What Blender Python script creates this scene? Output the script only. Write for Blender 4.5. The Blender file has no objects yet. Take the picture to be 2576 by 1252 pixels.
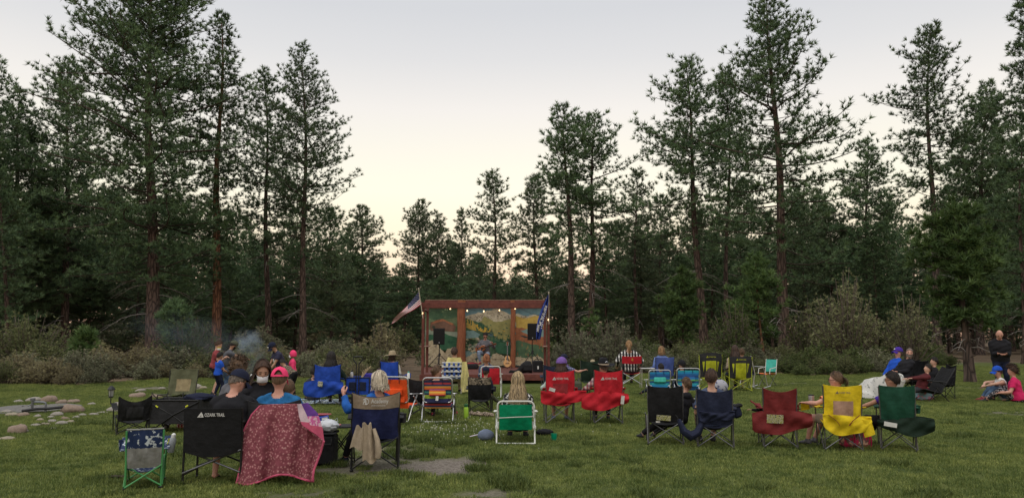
import bpy, bmesh, math, random
import numpy as np
from mathutils import Vector, Matrix, Euler
from math import radians as R, sin, cos, pi, tan, atan2, sqrt

# ------------------------------------------------------------------ camera, sky, added sky fill lamp, exposure
SC = bpy.context.scene
COL = SC.collection
F = 1946.0                      # focal length in pixels of a 2576 x 1252 view of the photograph
CAMZ = 1.55
PITCH = math.atan((848 - 626) / F)
cam = bpy.data.cameras.new('camera')
cam.sensor_width = 36
cam.lens = 36 * F / 2576
cam.clip_end = 2000
cam_o = bpy.data.objects.new('camera', cam)
COL.objects.link(cam_o)
cam_o.location = (0, 0, CAMZ)
cam_o.rotation_euler = (pi / 2 + PITCH, 0, 0)
SC.camera = cam_o

world = bpy.data.worlds.new('World')
SC.world = world
world.use_nodes = True
wn, wl = world.node_tree.nodes, world.node_tree.links
wn.clear()
w_out = wn.new('ShaderNodeOutputWorld')
w_bg = wn.new('ShaderNodeBackground')
w_sky = wn.new('ShaderNodeTexSky')
w_sky.sky_type = 'NISHITA'
w_sky.sun_disc = False
w_sky.sun_elevation = R(1.5)
w_sky.sun_rotation = R(4)
w_sky.altitude = 1500
w_sky.air_density = 1.0
w_sky.dust_density = 1.5
w_hsv = wn.new('ShaderNodeHueSaturation')
w_hsv.inputs['Saturation'].default_value = 0.55
w_mul = wn.new('ShaderNodeVectorMath'); w_mul.operation = 'SCALE'
w_mul.inputs['Scale'].default_value = .3
w_tc = wn.new('ShaderNodeTexCoord')
w_sep = wn.new('ShaderNodeSeparateXYZ')
w_ramp = wn.new('ShaderNodeValToRGB')
e = w_ramp.color_ramp.elements
stops = [(0.0, (0.78, 0.46, 0.32)), (0.055, (0.86, 0.60, 0.42)), (0.12, (0.88, 0.76, 0.56)), (0.184, (0.86, 0.82, 0.67)),
         (0.285, (0.755, 0.725, 0.69)), (0.345, (0.635, 0.632, 0.638)), (0.40, (0.565, 0.575, 0.60)), (1.0, (0.52, 0.55, 0.60))]
while len(e) < len(stops):
    e.new(0.5)
for i, (p_, c_) in enumerate(stops):
    e[i].position = p_
    e[i].color = (*c_, 1)
w_mix = wn.new('ShaderNodeMixRGB')
w_mix.inputs[0].default_value = 0.96
wl.new(w_sky.outputs[0], w_hsv.inputs['Color'])
wl.new(w_hsv.outputs[0], w_mul.inputs[0])
wl.new(w_tc.outputs['Generated'], w_sep.inputs[0])
wl.new(w_sep.outputs['Z'], w_ramp.inputs[0])
wl.new(w_mul.outputs[0], w_mix.inputs[1])
wl.new(w_ramp.outputs[0], w_mix.inputs[2])
wl.new(w_mix.outputs[0], w_bg.inputs['Color'])
w_bg.inputs['Strength'].default_value = 1.0
wl.new(w_bg.outputs[0], w_out.inputs[0])

sun = bpy.data.lights.new('sun', 'SUN')  # added soft fill from behind the camera, standing in for the open sky
sun.energy = 1.5
sun.angle = R(75)
sun.color = (1.0, 0.95, 0.88)
sky_fill_o = bpy.data.objects.new('sun', sun)
COL.objects.link(sky_fill_o)
sky_fill_o.rotation_euler = Vector((-.15, -.35, 0.9)).to_track_quat('Z', 'Y').to_euler()

SC.view_settings.view_transform = 'Standard'
SC.view_settings.look = 'None'
SC.view_settings.exposure = 0.30
SC.view_settings.gamma = 1.0
SC.cycles.use_denoising = True
SC.cycles.max_bounces = 5
SC.cycles.diffuse_bounces = 3
SC.cycles.glossy_bounces = 2
SC.cycles.transmission_bounces = 3
SC.cycles.transparent_max_bounces = 6
SC.cycles.volume_bounces = 1

# ------------------------------------------------------------------ pixel helpers (view pixels 2576 x 1252)
def ray(x, y):
    dx, dy = (x - 1288) / F, (626 - y) / F
    return Vector((dx, cos(PITCH) - dy * sin(PITCH), sin(PITCH) + dy * cos(PITCH)))
def gp(x, y, z=0.0):            # where the sight line meets the ground (height z)
    d = ray(x, y)
    t = (z - CAMZ) / d.z
    return Vector((d.x * t, d.y * t, z))
def at(x, y, Y):                # the point of the sight line at depth Y
    d = ray(x, y)
    t = Y / d.y
    return Vector((d.x * t, Y, CAMZ + d.z * t))
def xat(x, Y, z=0.5):           # world x of an upright thing at view column x, depth Y, height z
    depth = Y * cos(PITCH) + (z - CAMZ) * sin(PITCH)
    return (x - 1288) / F * depth

# ------------------------------------------------------------------ materials
MATS = {}
def mat(name, col, rough=0.8, var=0.15, scale=8.0, bump=0.0, bscale=40.0, spec=0.3, metal=0.0, col2=None, stretch=None,
        trans=0.0, emit=None, coat=0.0, detail=6.0):
    if name in MATS:
        return MATS[name]
    m = bpy.data.materials.new(name)
    m.use_nodes = True
    N, L = m.node_tree.nodes, m.node_tree.links
    b = N['Principled BSDF']
    b.inputs['Roughness'].default_value = rough
    b.inputs['Specular IOR Level'].default_value = spec
    b.inputs['Metallic'].default_value = metal
    if coat:
        b.inputs['Coat Weight'].default_value = coat
    tc = N.new('ShaderNodeTexCoord')
    mp = N.new('ShaderNodeMapping')
    if stretch:
        mp.inputs['Scale'].default_value = stretch
    L.new(tc.outputs['Object'], mp.inputs[0])
    nz = N.new('ShaderNodeTexNoise')
    nz.inputs['Scale'].default_value = scale
    nz.inputs['Detail'].default_value = detail
    nz.inputs['Roughness'].default_value = 0.65
    L.new(mp.outputs[0], nz.inputs['Vector'])
    rp = N.new('ShaderNodeValToRGB')
    c2 = col2 or tuple(min(1, c * (1 + var)) for c in col)
    c1 = col if col2 else tuple(c * (1 - var) for c in col)
    rp.color_ramp.elements[0].position = 0.32
    rp.color_ramp.elements[1].position = 0.68
    rp.color_ramp.elements[0].color = (*c1, 1)
    rp.color_ramp.elements[1].color = (*c2, 1)
    L.new(nz.outputs['Fac'], rp.inputs[0])
    L.new(rp.outputs[0], b.inputs['Base Color'])
    if bump:
        n2 = N.new('ShaderNodeTexNoise')
        n2.inputs['Scale'].default_value = bscale
        n2.inputs['Detail'].default_value = 4
        L.new(mp.outputs[0], n2.inputs['Vector'])
        bp = N.new('ShaderNodeBump')
        bp.inputs['Strength'].default_value = bump
        bp.inputs['Distance'].default_value = 0.02
        L.new(n2.outputs['Fac'], bp.inputs['Height'])
        L.new(bp.outputs[0], b.inputs['Normal'])
    if emit:
        b.inputs['Emission Color'].default_value = (*emit[0], 1)
        b.inputs['Emission Strength'].default_value = emit[1]
    MATS[name] = m
    return m

def leafmat(name, c1, c2, rough=0.7, trans=0.25, objvar=0.25):
    """foliage: per-leaf tint attribute, per-plant variation, some light passing through"""
    m = bpy.data.materials.new(name)
    m.use_nodes = True
    N, L = m.node_tree.nodes, m.node_tree.links
    b = N['Principled BSDF']
    b.inputs['Roughness'].default_value = rough
    b.inputs['Specular IOR Level'].default_value = 0.2
    at_ = N.new('ShaderNodeAttribute'); at_.attribute_name = 'tint'
    rp = N.new('ShaderNodeValToRGB')
    rp.color_ramp.elements[0].color = (*c1, 1)
    rp.color_ramp.elements[1].color = (*c2, 1)
    L.new(at_.outputs['Fac'], rp.inputs[0])
    oi = N.new('ShaderNodeObjectInfo')
    mr = N.new('ShaderNodeMapRange')
    mr.inputs[3].default_value = 1 - objvar
    mr.inputs[4].default_value = 1 + objvar
    L.new(oi.outputs['Random'], mr.inputs[0])
    hs = N.new('ShaderNodeHueSaturation')
    L.new(rp.outputs[0], hs.inputs['Color'])
    L.new(mr.outputs[0], hs.inputs['Value'])
    L.new(hs.outputs[0], b.inputs['Base Color'])
    tr = N.new('ShaderNodeBsdfTranslucent')
    L.new(hs.outputs[0], tr.inputs['Color'])
    mx = N.new('ShaderNodeMixShader')
    mx.inputs[0].default_value = trans
    L.new(b.outputs[0], mx.inputs[1])
    L.new(tr.outputs[0], mx.inputs[2])
    L.new(mx.outputs[0], N['Material Output'].inputs[0])
    MATS[name] = m
    return m

# ------------------------------------------------------------------ objects and tags
def tag(o, label=None, cat=None, group=None, kind=None):
    if label: o['label'] = label
    if cat: o['category'] = cat
    if group: o['group'] = group
    if kind: o['kind'] = kind
    return o
def empty(name, loc=(0, 0, 0), rz=0.0, label=None, cat=None, group=None, scale=1.0):
    o = bpy.data.objects.new(name, None)
    o.empty_display_size = 0.1
    COL.objects.link(o)
    o.location = loc
    o.rotation_euler = (0, 0, rz)
    o.scale = (scale,) * 3 if not isinstance(scale, tuple) else scale
    return tag(o, label, cat, group)
def link(name, me, parent=None):
    o = bpy.data.objects.new(name, me)
    COL.objects.link(o)
    if parent is not None:
        o.parent = parent
    return o
def copy_tree(o, parent=None):
    c = o.copy()
    COL.objects.link(c)
    if parent is not None:
        c.parent = parent
    for ch in list(o.children):
        copy_tree(ch, c)
    return c

def npmesh(name, V, Fc, mats, smooth=False, tint=None, midx=None):
    """mesh from numpy arrays; Fc (n,3) or (n,4)"""
    me = bpy.data.meshes.new(name)
    V = np.asarray(V, dtype=np.float32); Fc = np.asarray(Fc, dtype=np.int32)
    k = Fc.shape[1]
    me.vertices.add(len(V)); me.vertices.foreach_set('co', V.ravel())
    me.loops.add(Fc.size); me.loops.foreach_set('vertex_index', Fc.ravel())
    me.polygons.add(len(Fc))
    me.polygons.foreach_set('loop_start', np.arange(0, Fc.size, k, dtype=np.int32))
    me.polygons.foreach_set('use_smooth', np.full(len(Fc), smooth))
    if midx is not None:
        me.polygons.foreach_set('material_index', np.asarray(midx, dtype=np.int32))
    if tint is not None:
        a = me.attributes.new('tint', 'FLOAT', 'POINT')
        a.data.foreach_set('value', np.asarray(tint, dtype=np.float32))
    for m in (mats if isinstance(mats, (list, tuple)) else [mats]):
        me.materials.append(m)
    me.update(); me.validate()
    return me

class MB:
    """collects shapes; build() links them as ONE mesh object"""
    def __init__(s):
        s.v, s.f, s.m = [], [], []
    def add(s, vs, fs, mi=0):
        o = len(s.v)
        s.v.extend(tuple(v) for v in vs)
        for f in fs:
            s.f.append(tuple(i + o for i in f)); s.m.append(mi)
        return s
    def box(s, c, d, rot=None, mi=0, bev=0.0):
        hx, hy, hz = d[0] / 2, d[1] / 2, d[2] / 2
        if bev > 0:
            b = min(bev, hx * .9, hy * .9, hz * .9)
            vs = []
            for sx in (-1, 1):
                for sy in (-1, 1):
                    for sz in (-1, 1):
                        vs += [(sx * hx, sy * (hy - b), sz * (hz - b)), (sx * (hx - b), sy * hy, sz * (hz - b)), (sx * (hx - b), sy * (hy - b), sz * hz)]
            bm = bmesh.new()
            for v in vs: bm.verts.new(v)
            r = bmesh.ops.convex_hull(bm, input=bm.verts)
            bm.verts.index_update()
            pv = [v.co.copy() for v in bm.verts]
            pf = [[v.index for v in f.verts] for f in bm.faces]
            bm.free()
        else:
            pv = [Vector((x * hx, y * hy, z * hz)) for x in (-1, 1) for y in (-1, 1) for z in (-1, 1)]
            pf = [(0, 1, 3, 2), (4, 6, 7, 5), (0, 4, 5, 1), (2, 3, 7, 6), (0, 2, 6, 4), (1, 5, 7, 3)]
        if rot is not None:
            Mx = rot if isinstance(rot, Matrix) else Euler(rot).to_matrix()
            pv = [Mx @ v for v in pv]
        c = Vector(c)
        return s.add([v + c for v in pv], pf, mi)
    def rings(s, rings, close_u=True, cap=True, mi=0):
        n = len(rings[0])
        vs = [p for r in rings for p in r]
        fs = []
        for i in range(len(rings) - 1):
            for j in range(n if close_u else n - 1):
                k = (j + 1) % n
                fs.append((i * n + j, i * n + k, (i + 1) * n + k, (i + 1) * n + j))
        if cap and close_u:
            fs.append(tuple(range(n - 1, -1, -1)))
            fs.append(tuple((len(rings) - 1) * n + j for j in range(n)))
        return s.add(vs, fs, mi)
    def tube(s, pts, r, n=8, mi=0, flat=1.0, ref=None, cap=True):
        """tube along pts; r a number or list; flat squashes the section along the second axis"""
        pts = [Vector(p) for p in pts]
        rs = r if isinstance(r, (list, tuple)) else [r] * len(pts)
        rings, a = [], None
        for i, p in enumerate(pts):
            t = (pts[min(i + 1, len(pts) - 1)] - pts[max(i - 1, 0)]).normalized()
            if a is None:
                h = Vector(ref) if ref is not None else (Vector((0, 0, 1)) if abs(t.z) < 0.9 else Vector((1, 0, 0)))
                a = t.cross(h).normalized()
            else:
                a = (a - t * a.dot(t)).normalized()
            b = t.cross(a)
            q = rs[i] if isinstance(rs[i], (tuple, list)) else (rs[i], rs[i] * flat)
            rings.append([p + a * cos(2 * pi * j / n) * q[0] + b * sin(2 * pi * j / n) * q[1] for j in range(n)])
        return s.rings(rings, cap=cap, mi=mi)
    def ell(s, c, r, nu=12, nv=8, rot=None, mi=0, f=None):
        """ellipsoid; f(unit vector) -> radius factor"""
        c = Vector(c)
        r = (r,) * 3 if not isinstance(r, (tuple, list)) else r
        Mx = None if rot is None else (rot if isinstance(rot, Matrix) else Euler(rot).to_matrix())
        vs, fs = [], []
        def pt(th, ph):
            u = Vector((sin(th) * cos(ph), sin(th) * sin(ph), cos(th)))
            k = f(u) if f else 1.0
            v = Vector((u.x * r[0] * k, u.y * r[1] * k, u.z * r[2] * k))
            return c + (Mx @ v if Mx else v)
        vs.append(pt(0, 0))
        for i in range(1, nv):
            for j in range(nu):
                vs.append(pt(pi * i / nv, 2 * pi * j / nu))
        vs.append(pt(pi, 0))
        for j in range(nu):
            fs.append((0, 1 + j, 1 + (j + 1) % nu))
            fs.append((len(vs) - 1, 1 + (nv - 2) * nu + (j + 1) % nu, 1 + (nv - 2) * nu + j))
        for i in range(nv - 2):
            for j in range(nu):
                a, b = 1 + i * nu + j, 1 + i * nu + (j + 1) % nu
                fs.append((a, a + nu, b + nu, b))
        return s.add(vs, fs, mi)
    def sheet(s, fn, nu, nv, th=0.004, mi=0):
        """closed thin cloth: fn(u,v) -> point, u and v in 0..1"""
        P = [[Vector(fn(i / nu, j / nv)) for j in range(nv + 1)] for i in range(nu + 1)]
        W = nv + 1
        top, bot = [], []
        for i in range(nu + 1):
            for j in range(nv + 1):
                du = P[min(i + 1, nu)][j] - P[max(i - 1, 0)][j]
                dv = P[i][min(j + 1, nv)] - P[i][max(j - 1, 0)]
                nn = du.cross(dv)
                nn = nn.normalized() if nn.length > 1e-9 else Vector((0, 0, 1))
                top.append(P[i][j] + nn * th / 2); bot.append(P[i][j] - nn * th / 2)
        o = len(top)
        fs = []
        for i in range(nu):
            for j in range(nv):
                a, b, c_, d = i * W + j, (i + 1) * W + j, (i + 1) * W + j + 1, i * W + j + 1
                fs.append((a, b, c_, d)); fs.append((o + a, o + d, o + c_, o + b))
        for j in range(nv):
            fs.append((j, j + 1, o + j + 1, o + j))
            a = nu * W + j
            fs.append((a + 1, a, o + a, o + a + 1))
        for i in range(nu):
            a, b = i * W, (i + 1) * W
            fs.append((b, a, o + a, o + b))
            a, b = i * W + nv, (i + 1) * W + nv
            fs.append((a, b, o + b, o + a))
        return s.add(top + bot, fs, mi)
    def lathe(s, prof, n=16, c=(0, 0, 0), mi=0, cap=True):
        c = Vector(c)
        return s.rings([[c + Vector((r * cos(2 * pi * j / n), r * sin(2 * pi * j / n), z)) for j in range(n)] for r, z in prof], cap=cap, mi=mi)
    def prism(s, poly, y0, y1, mi=0):
        """polygon in x,z extruded along y"""
        n = len(poly)
        vs = [(x, y0, z) for x, z in poly] + [(x, y1, z) for x, z in poly]
        fs = [tuple(range(n)), tuple(range(2 * n - 1, n - 1, -1))] + [(i, i + n, (i + 1) % n + n, (i + 1) % n) for i in range(n)]
        return s.add(vs, fs, mi)
    def mesh(s, name, mats, smooth=True, sharp=35):
        me = bpy.data.meshes.new(name)
        me.from_pydata(s.v, [], s.f)
        for m in (mats if isinstance(mats, (list, tuple)) else [mats]):
            me.materials.append(m)
        if any(s.m):
            me.polygons.foreach_set('material_index', s.m)
        bm = bmesh.new(); bm.from_mesh(me)
        bmesh.ops.recalc_face_normals(bm, faces=bm.faces)
        bm.to_mesh(me); bm.free()
        if smooth:
            me.polygons.foreach_set('use_smooth', [True] * len(me.polygons))
            me.set_sharp_from_angle(angle=R(sharp))
        return me
    def build(s, name, mats, parent=None, smooth=True, sharp=35):
        return link(name, s.mesh(name, mats, smooth, sharp), parent)

def vn(p, k=1.0):               # cheap smooth noise, about -1..1
    x, y, z = p[0] * k, p[1] * k, p[2] * k
    return (sin(1.7 * x + 2.3 * y + .4) + sin(2.9 * y - 1.3 * z + 1.1) + sin(2.1 * z + 1.9 * x + 2.7) + .6 * sin(4.3 * x - 3.7 * z + 5.1 * y)) / 3.6

def textmesh(txt, size, material, depth=0.001, name='lettering', bold=0.0, xs=1.0, align='CENTER'):
    cu = bpy.data.curves.new(name, 'FONT')
    cu.body = txt; cu.size = size; cu.extrude = depth; cu.align_x = align; cu.align_y = 'CENTER'
    cu.offset = bold; cu.resolution_u = 3
    o = bpy.data.objects.new('tmp_text', cu)
    COL.objects.link(o)
    bpy.context.view_layer.update()
    me = bpy.data.meshes.new_from_object(o.evaluated_get(bpy.context.evaluated_depsgraph_get()))
    bpy.data.objects.remove(o); bpy.data.curves.remove(cu)
    if xs != 1.0:
        for v in me.vertices: v.co.x *= xs
    me.materials.clear(); me.materials.append(material)
    me.name = name
    return me
# ------------------------------------------------------------------ ground and lawn
def poscol_ground():
    m = bpy.data.materials.new('forest_floor'); m.use_nodes = True
    N, L = m.node_tree.nodes, m.node_tree.links
    b = N['Principled BSDF']; b.inputs['Roughness'].default_value = 0.95; b.inputs['Specular IOR Level'].default_value = 0.1
    g = N.new('ShaderNodeNewGeometry')
    n1 = N.new('ShaderNodeTexNoise'); n1.inputs['Scale'].default_value = 0.6; n1.inputs['Detail'].default_value = 10
    n2 = N.new('ShaderNodeTexNoise'); n2.inputs['Scale'].default_value = 14; n2.inputs['Detail'].default_value = 6
    L.new(g.outputs['Position'], n1.inputs['Vector']); L.new(g.outputs['Position'], n2.inputs['Vector'])
    r1 = N.new('ShaderNodeValToRGB')
    for p, c in ((0.3, (.055, .042, .028)), (0.7, (.12, .088, .055))):
        pass
    r1.color_ramp.elements[0].position = .3; r1.color_ramp.elements[0].color = (.06, .046, .03, 1)
    r1.color_ramp.elements[1].position = .7; r1.color_ramp.elements[1].color = (.15, .105, .068, 1)
    L.new(n1.outputs['Fac'], r1.inputs[0])
    mx = N.new('ShaderNodeMixRGB'); mx.blend_type = 'OVERLAY'; mx.inputs[0].default_value = .7
    L.new(r1.outputs[0], mx.inputs[1]); L.new(n2.outputs['Fac'], mx.inputs[2]); L.new(mx.outputs[0], b.inputs['Base Color'])
    bp = N.new('ShaderNodeBump'); bp.inputs['Strength'].default_value = .6; bp.inputs['Distance'].default_value = .05
    L.new(n2.outputs['Fac'], bp.inputs['Height']); L.new(bp.outputs[0], b.inputs['Normal'])
    return m

gb = MB()
gb.sheet(lambda u, v: ((u - .5) * 700, -60 + v * 560, -0.02), 20, 20, .001)
tag(gb.build('ground', poscol_ground(), smooth=False), kind='structure')

# bare patches of dirt and gravel in the lawn: x, y (view px), half sizes in metres, tilt
PATCH = []
for (x, y, ax, ay, w) in ((1105, 1172, 0.60, .52, 1.0), (1165, 1162, .34, .55, 1.0), (930, 1165, .8, .8, .65), (1020, 1178, .4, .3, .8), (1250, 1240, .36, .16, .7),
                          (985, 1130, .6, .5, .4), (765, 1240, .5, .18, .4), (2300, 975, 2.2, .9, .45), (1990, 965, 2.5, .7, .35),
                          (2560, 1040, .9, .5, .5), (440, 975, 1.6, .9, .6), (1020, 968, 1.5, 1.1, .9)):
    p = gp(x, y)
    PATCH.append((p.x, p.y, ax, ay, w))
def bare(x, y):                 # 0 grass .. 1 bare
    b = 0.0
    for (px, py, ax, ay, w) in PATCH:
        q = ((x - px) / ax) ** 2 + ((y - py) / ay) ** 2
        if q < 2.2:
            q += 0.7 * vn((x, y, px), 3.1) + .35 * vn((x, y, 1), 9)
            b = max(b, w * max(0, min(1, (1.25 - q) / 0.6)))
    return b

def lawnmat():
    m = bpy.data.materials.new('lawn_soil'); m.use_nodes = True
    N, L = m.node_tree.nodes, m.node_tree.links
    b = N['Principled BSDF']; b.inputs['Roughness'].default_value = 0.95; b.inputs['Specular IOR Level'].default_value = 0.1
    g = N.new('ShaderNodeNewGeometry')
    n1 = N.new('ShaderNodeTexNoise'); n1.inputs['Scale'].default_value = 0.9; n1.inputs['Detail'].default_value = 8
    n2 = N.new('ShaderNodeTexNoise'); n2.inputs['Scale'].default_value = 30; n2.inputs['Detail'].default_value = 6; n2.inputs['Roughness'].default_value = .75
    L.new(g.outputs['Position'], n1.inputs['Vector']); L.new(g.outputs['Position'], n2.inputs['Vector'])
    r1 = N.new('ShaderNodeValToRGB')
    r1.color_ramp.elements[0].position = .3; r1.color_ramp.elements[0].color = (.05, .07, .02, 1)
    r1.color_ramp.elements[1].position = .7; r1.color_ramp.elements[1].color = (.11, .125, .035, 1)
    L.new(n1.outputs['Fac'], r1.inputs[0])
    r2 = N.new('ShaderNodeValToRGB')
    r2.color_ramp.elements[0].position = .35; r2.color_ramp.elements[0].color = (.085, .073, .061, 1)
    r2.color_ramp.elements[1].position = .65; r2.color_ramp.elements[1].color = (.275, .237, .20, 1)
    L.new(n2.outputs['Fac'], r2.inputs[0])
    a = N.new('ShaderNodeAttribute'); a.attribute_name = 'tint'
    mx = N.new('ShaderNodeMixRGB')
    L.new(a.outputs['Fac'], mx.inputs[0]); L.new(r1.outputs[0], mx.inputs[1]); L.new(r2.outputs[0], mx.inputs[2])
    L.new(mx.outputs[0], b.inputs['Base Color'])
    bp = N.new('ShaderNodeBump'); bp.inputs['Strength'].default_value = .7; bp.inputs['Distance'].default_value = .03
    L.new(n2.outputs['Fac'], bp.inputs['Height']); L.new(bp.outputs[0], b.inputs['Normal'])
    return m

# far edge of the lawn as world y for world x, read off the brush line
EDGE_PX = [(-300, 985), (0, 972), (150, 975), (300, 965), (420, 955), (600, 958), (760, 955), (900, 962), (1020, 962), (1230, 948), (1400, 938), (1560, 940),
           (1750, 936), (1900, 940), (2050, 948), (2180, 945), (2260, 930), (2350, 915), (2440, 910), (2576, 912), (2900, 915)]
EDGE = sorted((gp(x, y).x, gp(x, y).y) for x, y in EDGE_PX)
def edge(x):
    if x <= EDGE[0][0]: return EDGE[0][1]
    for (x0, y0), (x1, y1) in zip(EDGE, EDGE[1:]):
        if x <= x1:
            return y0 + (y1 - y0) * (x - x0) / max(1e-6, x1 - x0)
    return EDGE[-1][1]
def lawn_grid():
    xs = np.concatenate([np.arange(-40, -14, 1.0), np.arange(-14, 14, .28), np.arange(14, 40.1, 1.0)])
    V, T, idx = [], [], {}
    NV = 190
    for i, x in enumerate(xs):
        y1 = edge(x) + .5 * vn((x, 3, 1), 1.3) + .25 * vn((x, 1, 7), 4)
        for j in range(NV + 1):
            t = j / NV
            y = -6 + (y1 + 6) * t ** 1.15
            V.append((x, y, 0.0 - .012 * bare(x, y)))
            T.append(min(1.0, bare(x, y) * 1.1 + .6 * max(0, (t - .975) / .025)))
    Fc = []
    W = NV + 1
    for i in range(len(xs) - 1):
        for j in range(NV):
            Fc.append((i * W + j, (i + 1) * W + j, (i + 1) * W + j + 1, i * W + j + 1))
    return npmesh('lawn', V, Fc, lawnmat(), tint=T)
tag(link('lawn', lawn_grid()), kind='structure')

# grass blades: patches of blades, placed by a points mesh and one geometry-node tree
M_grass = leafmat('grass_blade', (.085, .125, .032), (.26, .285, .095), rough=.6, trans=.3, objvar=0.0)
def patchy(m, s1=.45, s2=2.2, lo=.74, hi=1.28):
    """uneven lawn: large and small patches of drier and darker grass"""
    N, L = m.node_tree.nodes, m.node_tree.links
    g = N.new('ShaderNodeNewGeometry')
    hs = next(n for n in N if n.type == 'HUE_SAT')
    src = hs.outputs[0]; tgt = [l.to_socket for l in src.links]
    acc = None
    for sc_ in (s1, s2, 7.0):
        n = N.new('ShaderNodeTexNoise'); n.inputs['Scale'].default_value = sc_; n.inputs['Detail'].default_value = 3
        L.new(g.outputs['Position'], n.inputs['Vector'])
        if acc is None: acc = n.outputs['Fac']
        else:
            ad = N.new('ShaderNodeMath'); ad.operation = 'ADD'; L.new(acc, ad.inputs[0]); L.new(n.outputs['Fac'], ad.inputs[1]); acc = ad.outputs[0]
    mr = N.new('ShaderNodeMapRange'); mr.inputs[1].default_value = 1.2; mr.inputs[2].default_value = 1.8; mr.inputs[3].default_value = lo; mr.inputs[4].default_value = hi
    L.new(acc, mr.inputs[0])
    ye = N.new('ShaderNodeMixRGB'); ye.blend_type = 'MULTIPLY'; ye.inputs[0].default_value = 1
    rp = N.new('ShaderNodeValToRGB'); rp.color_ramp.elements[0].color = (.84, .95, .86, 1); rp.color_ramp.elements[1].color = (1.14, 1.06, .95, 1)
    mr2 = N.new('ShaderNodeMapRange'); mr2.inputs[1].default_value = 1.15; mr2.inputs[2].default_value = 1.85; L.new(acc, mr2.inputs[0]); L.new(mr2.outputs[0], rp.inputs[0])
    L.new(src, ye.inputs[1]); L.new(rp.outputs[0], ye.inputs[2])
    sc2 = N.new('ShaderNodeVectorMath'); sc2.operation = 'SCALE'; L.new(ye.outputs[0], sc2.inputs[0]); L.new(mr.outputs[0], sc2.inputs['Scale'])
    for t in tgt: L.new(sc2.outputs[0], t)
patchy(M_grass)
def grass_patch(seed, size, n, h, w, dry=.1):
    rng = np.random.default_rng(seed)
    P = np.zeros((n, 3)); P[:, :2] = (rng.random((n, 2)) - .5) * size * 1.12
    a = rng.random(n) * 2 * pi
    lean = rng.random(n) * .9 + .1
    hh = h * (.45 + .75 * rng.random(n))
    tip = P + np.stack([np.cos(a) * lean * hh, np.sin(a) * lean * hh, hh * (1.15 - .5 * lean)], 1)
    b = a + pi / 2 + rng.normal(0, .5, n)
    side = np.stack([np.cos(b), np.sin(b), np.zeros(n)], 1) * w
    mid = P * .45 + tip * .55; mid[:, 2] += hh * .08
    V = np.stack([P - side, P + side, mid + side * .8, mid - side * .8, tip], 1).reshape(-1, 3)
    o = np.arange(n)[:, None] * 5
    Fc = np.concatenate([o + [0, 1, 2], o + [0, 2, 3], o + [3, 2, 4]])
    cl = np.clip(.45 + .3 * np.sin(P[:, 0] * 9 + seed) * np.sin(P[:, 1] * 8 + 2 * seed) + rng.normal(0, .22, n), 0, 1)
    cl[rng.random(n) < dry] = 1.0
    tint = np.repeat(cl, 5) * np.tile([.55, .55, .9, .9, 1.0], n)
    return npmesh('grass_patch', V, Fc, M_grass, tint=tint)

def gn_scatter(name, patches, pts, scl, label, cat):
    """one stuff object whose node tree puts the patches on its points"""
    hold = bpy.data.collections.new(name + '_sources')
    for i, me in enumerate(patches):
        o = bpy.data.objects.new(name + '_patch', me)
        hold.objects.link(o)
    me = bpy.data.meshes.new(name)
    me.from_pydata([tuple(p) for p in pts], [], [])
    a = me.attributes.new('sc', 'FLOAT_VECTOR', 'POINT')
    a.data.foreach_set('vector', np.asarray(scl, dtype=np.float32).ravel())
    rot = np.zeros((len(pts), 3), dtype=np.float32)
    rot[:, 2] = np.random.default_rng(5).random(len(pts)) * 6.283
    r = me.attributes.new('rot', 'FLOAT_VECTOR', 'POINT')
    r.data.foreach_set('vector', rot.ravel())
    ng = bpy.data.node_groups.new(name + '_nodes', 'GeometryNodeTree')
    ng.interface.new_socket('Geometry', in_out='INPUT', socket_type='NodeSocketGeometry')
    ng.interface.new_socket('Geometry', in_out='OUTPUT', socket_type='NodeSocketGeometry')
    N, L = ng.nodes, ng.links
    gi, go = N.new('NodeGroupInput'), N.new('NodeGroupOutput')
    ci = N.new('GeometryNodeCollectionInfo'); ci.inputs[0].default_value = hold
    ci.inputs['Separate Children'].default_value = True
    ip = N.new('GeometryNodeInstanceOnPoints'); ip.inputs['Pick Instance'].default_value = True
    n1 = N.new('GeometryNodeInputNamedAttribute'); n1.data_type = 'FLOAT_VECTOR'; n1.inputs[0].default_value = 'sc'
    n2 = N.new('GeometryNodeInputNamedAttribute'); n2.data_type = 'FLOAT_VECTOR'; n2.inputs[0].default_value = 'rot'
    L.new(gi.outputs[0], ip.inputs['Points']); L.new(ci.outputs[0], ip.inputs['Instance'])
    L.new(n1.outputs[0], ip.inputs['Scale']); L.new(n2.outputs[0], ip.inputs['Rotation'])
    L.new(ip.outputs[0], go.inputs[0])
    o = link(name, me)
    md = o.modifiers.new('scatter', 'NODES'); md.node_group = ng
    return tag(o, label, cat, kind='stuff')

rngg = random.Random(11)
pts, scl = [], []
GS = .25
y = 6.6
while y < 42:
    half = y * .70 + 1.0
    x = -half
    while x < half:
        px, py = x + rngg.uniform(-.08, .08), y + rngg.uniform(-.08, .08)
        if py < edge(px) + .3 and not (abs(px + .6) < 2.2 and 24.5 < py < 29):
            b = bare(px, py)
            if rngg.random() > b * 1.25:
                long_ = 1.0 + .45 * max(0, vn((px, py, 2), 1.7)) + (1.6 * max(0, (py - edge(px) + 2.5) / 2.5) if px < -4 or px > 8 else 0)
                k = 1 - .5 * b
                pts.append((px, py, -.004)); scl.append((k, k, k * long_))
        x += GS
    y += GS
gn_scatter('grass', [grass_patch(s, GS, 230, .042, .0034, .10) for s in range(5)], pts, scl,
           'short mown green grass of the lawn between the chairs', 'grass')
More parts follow.
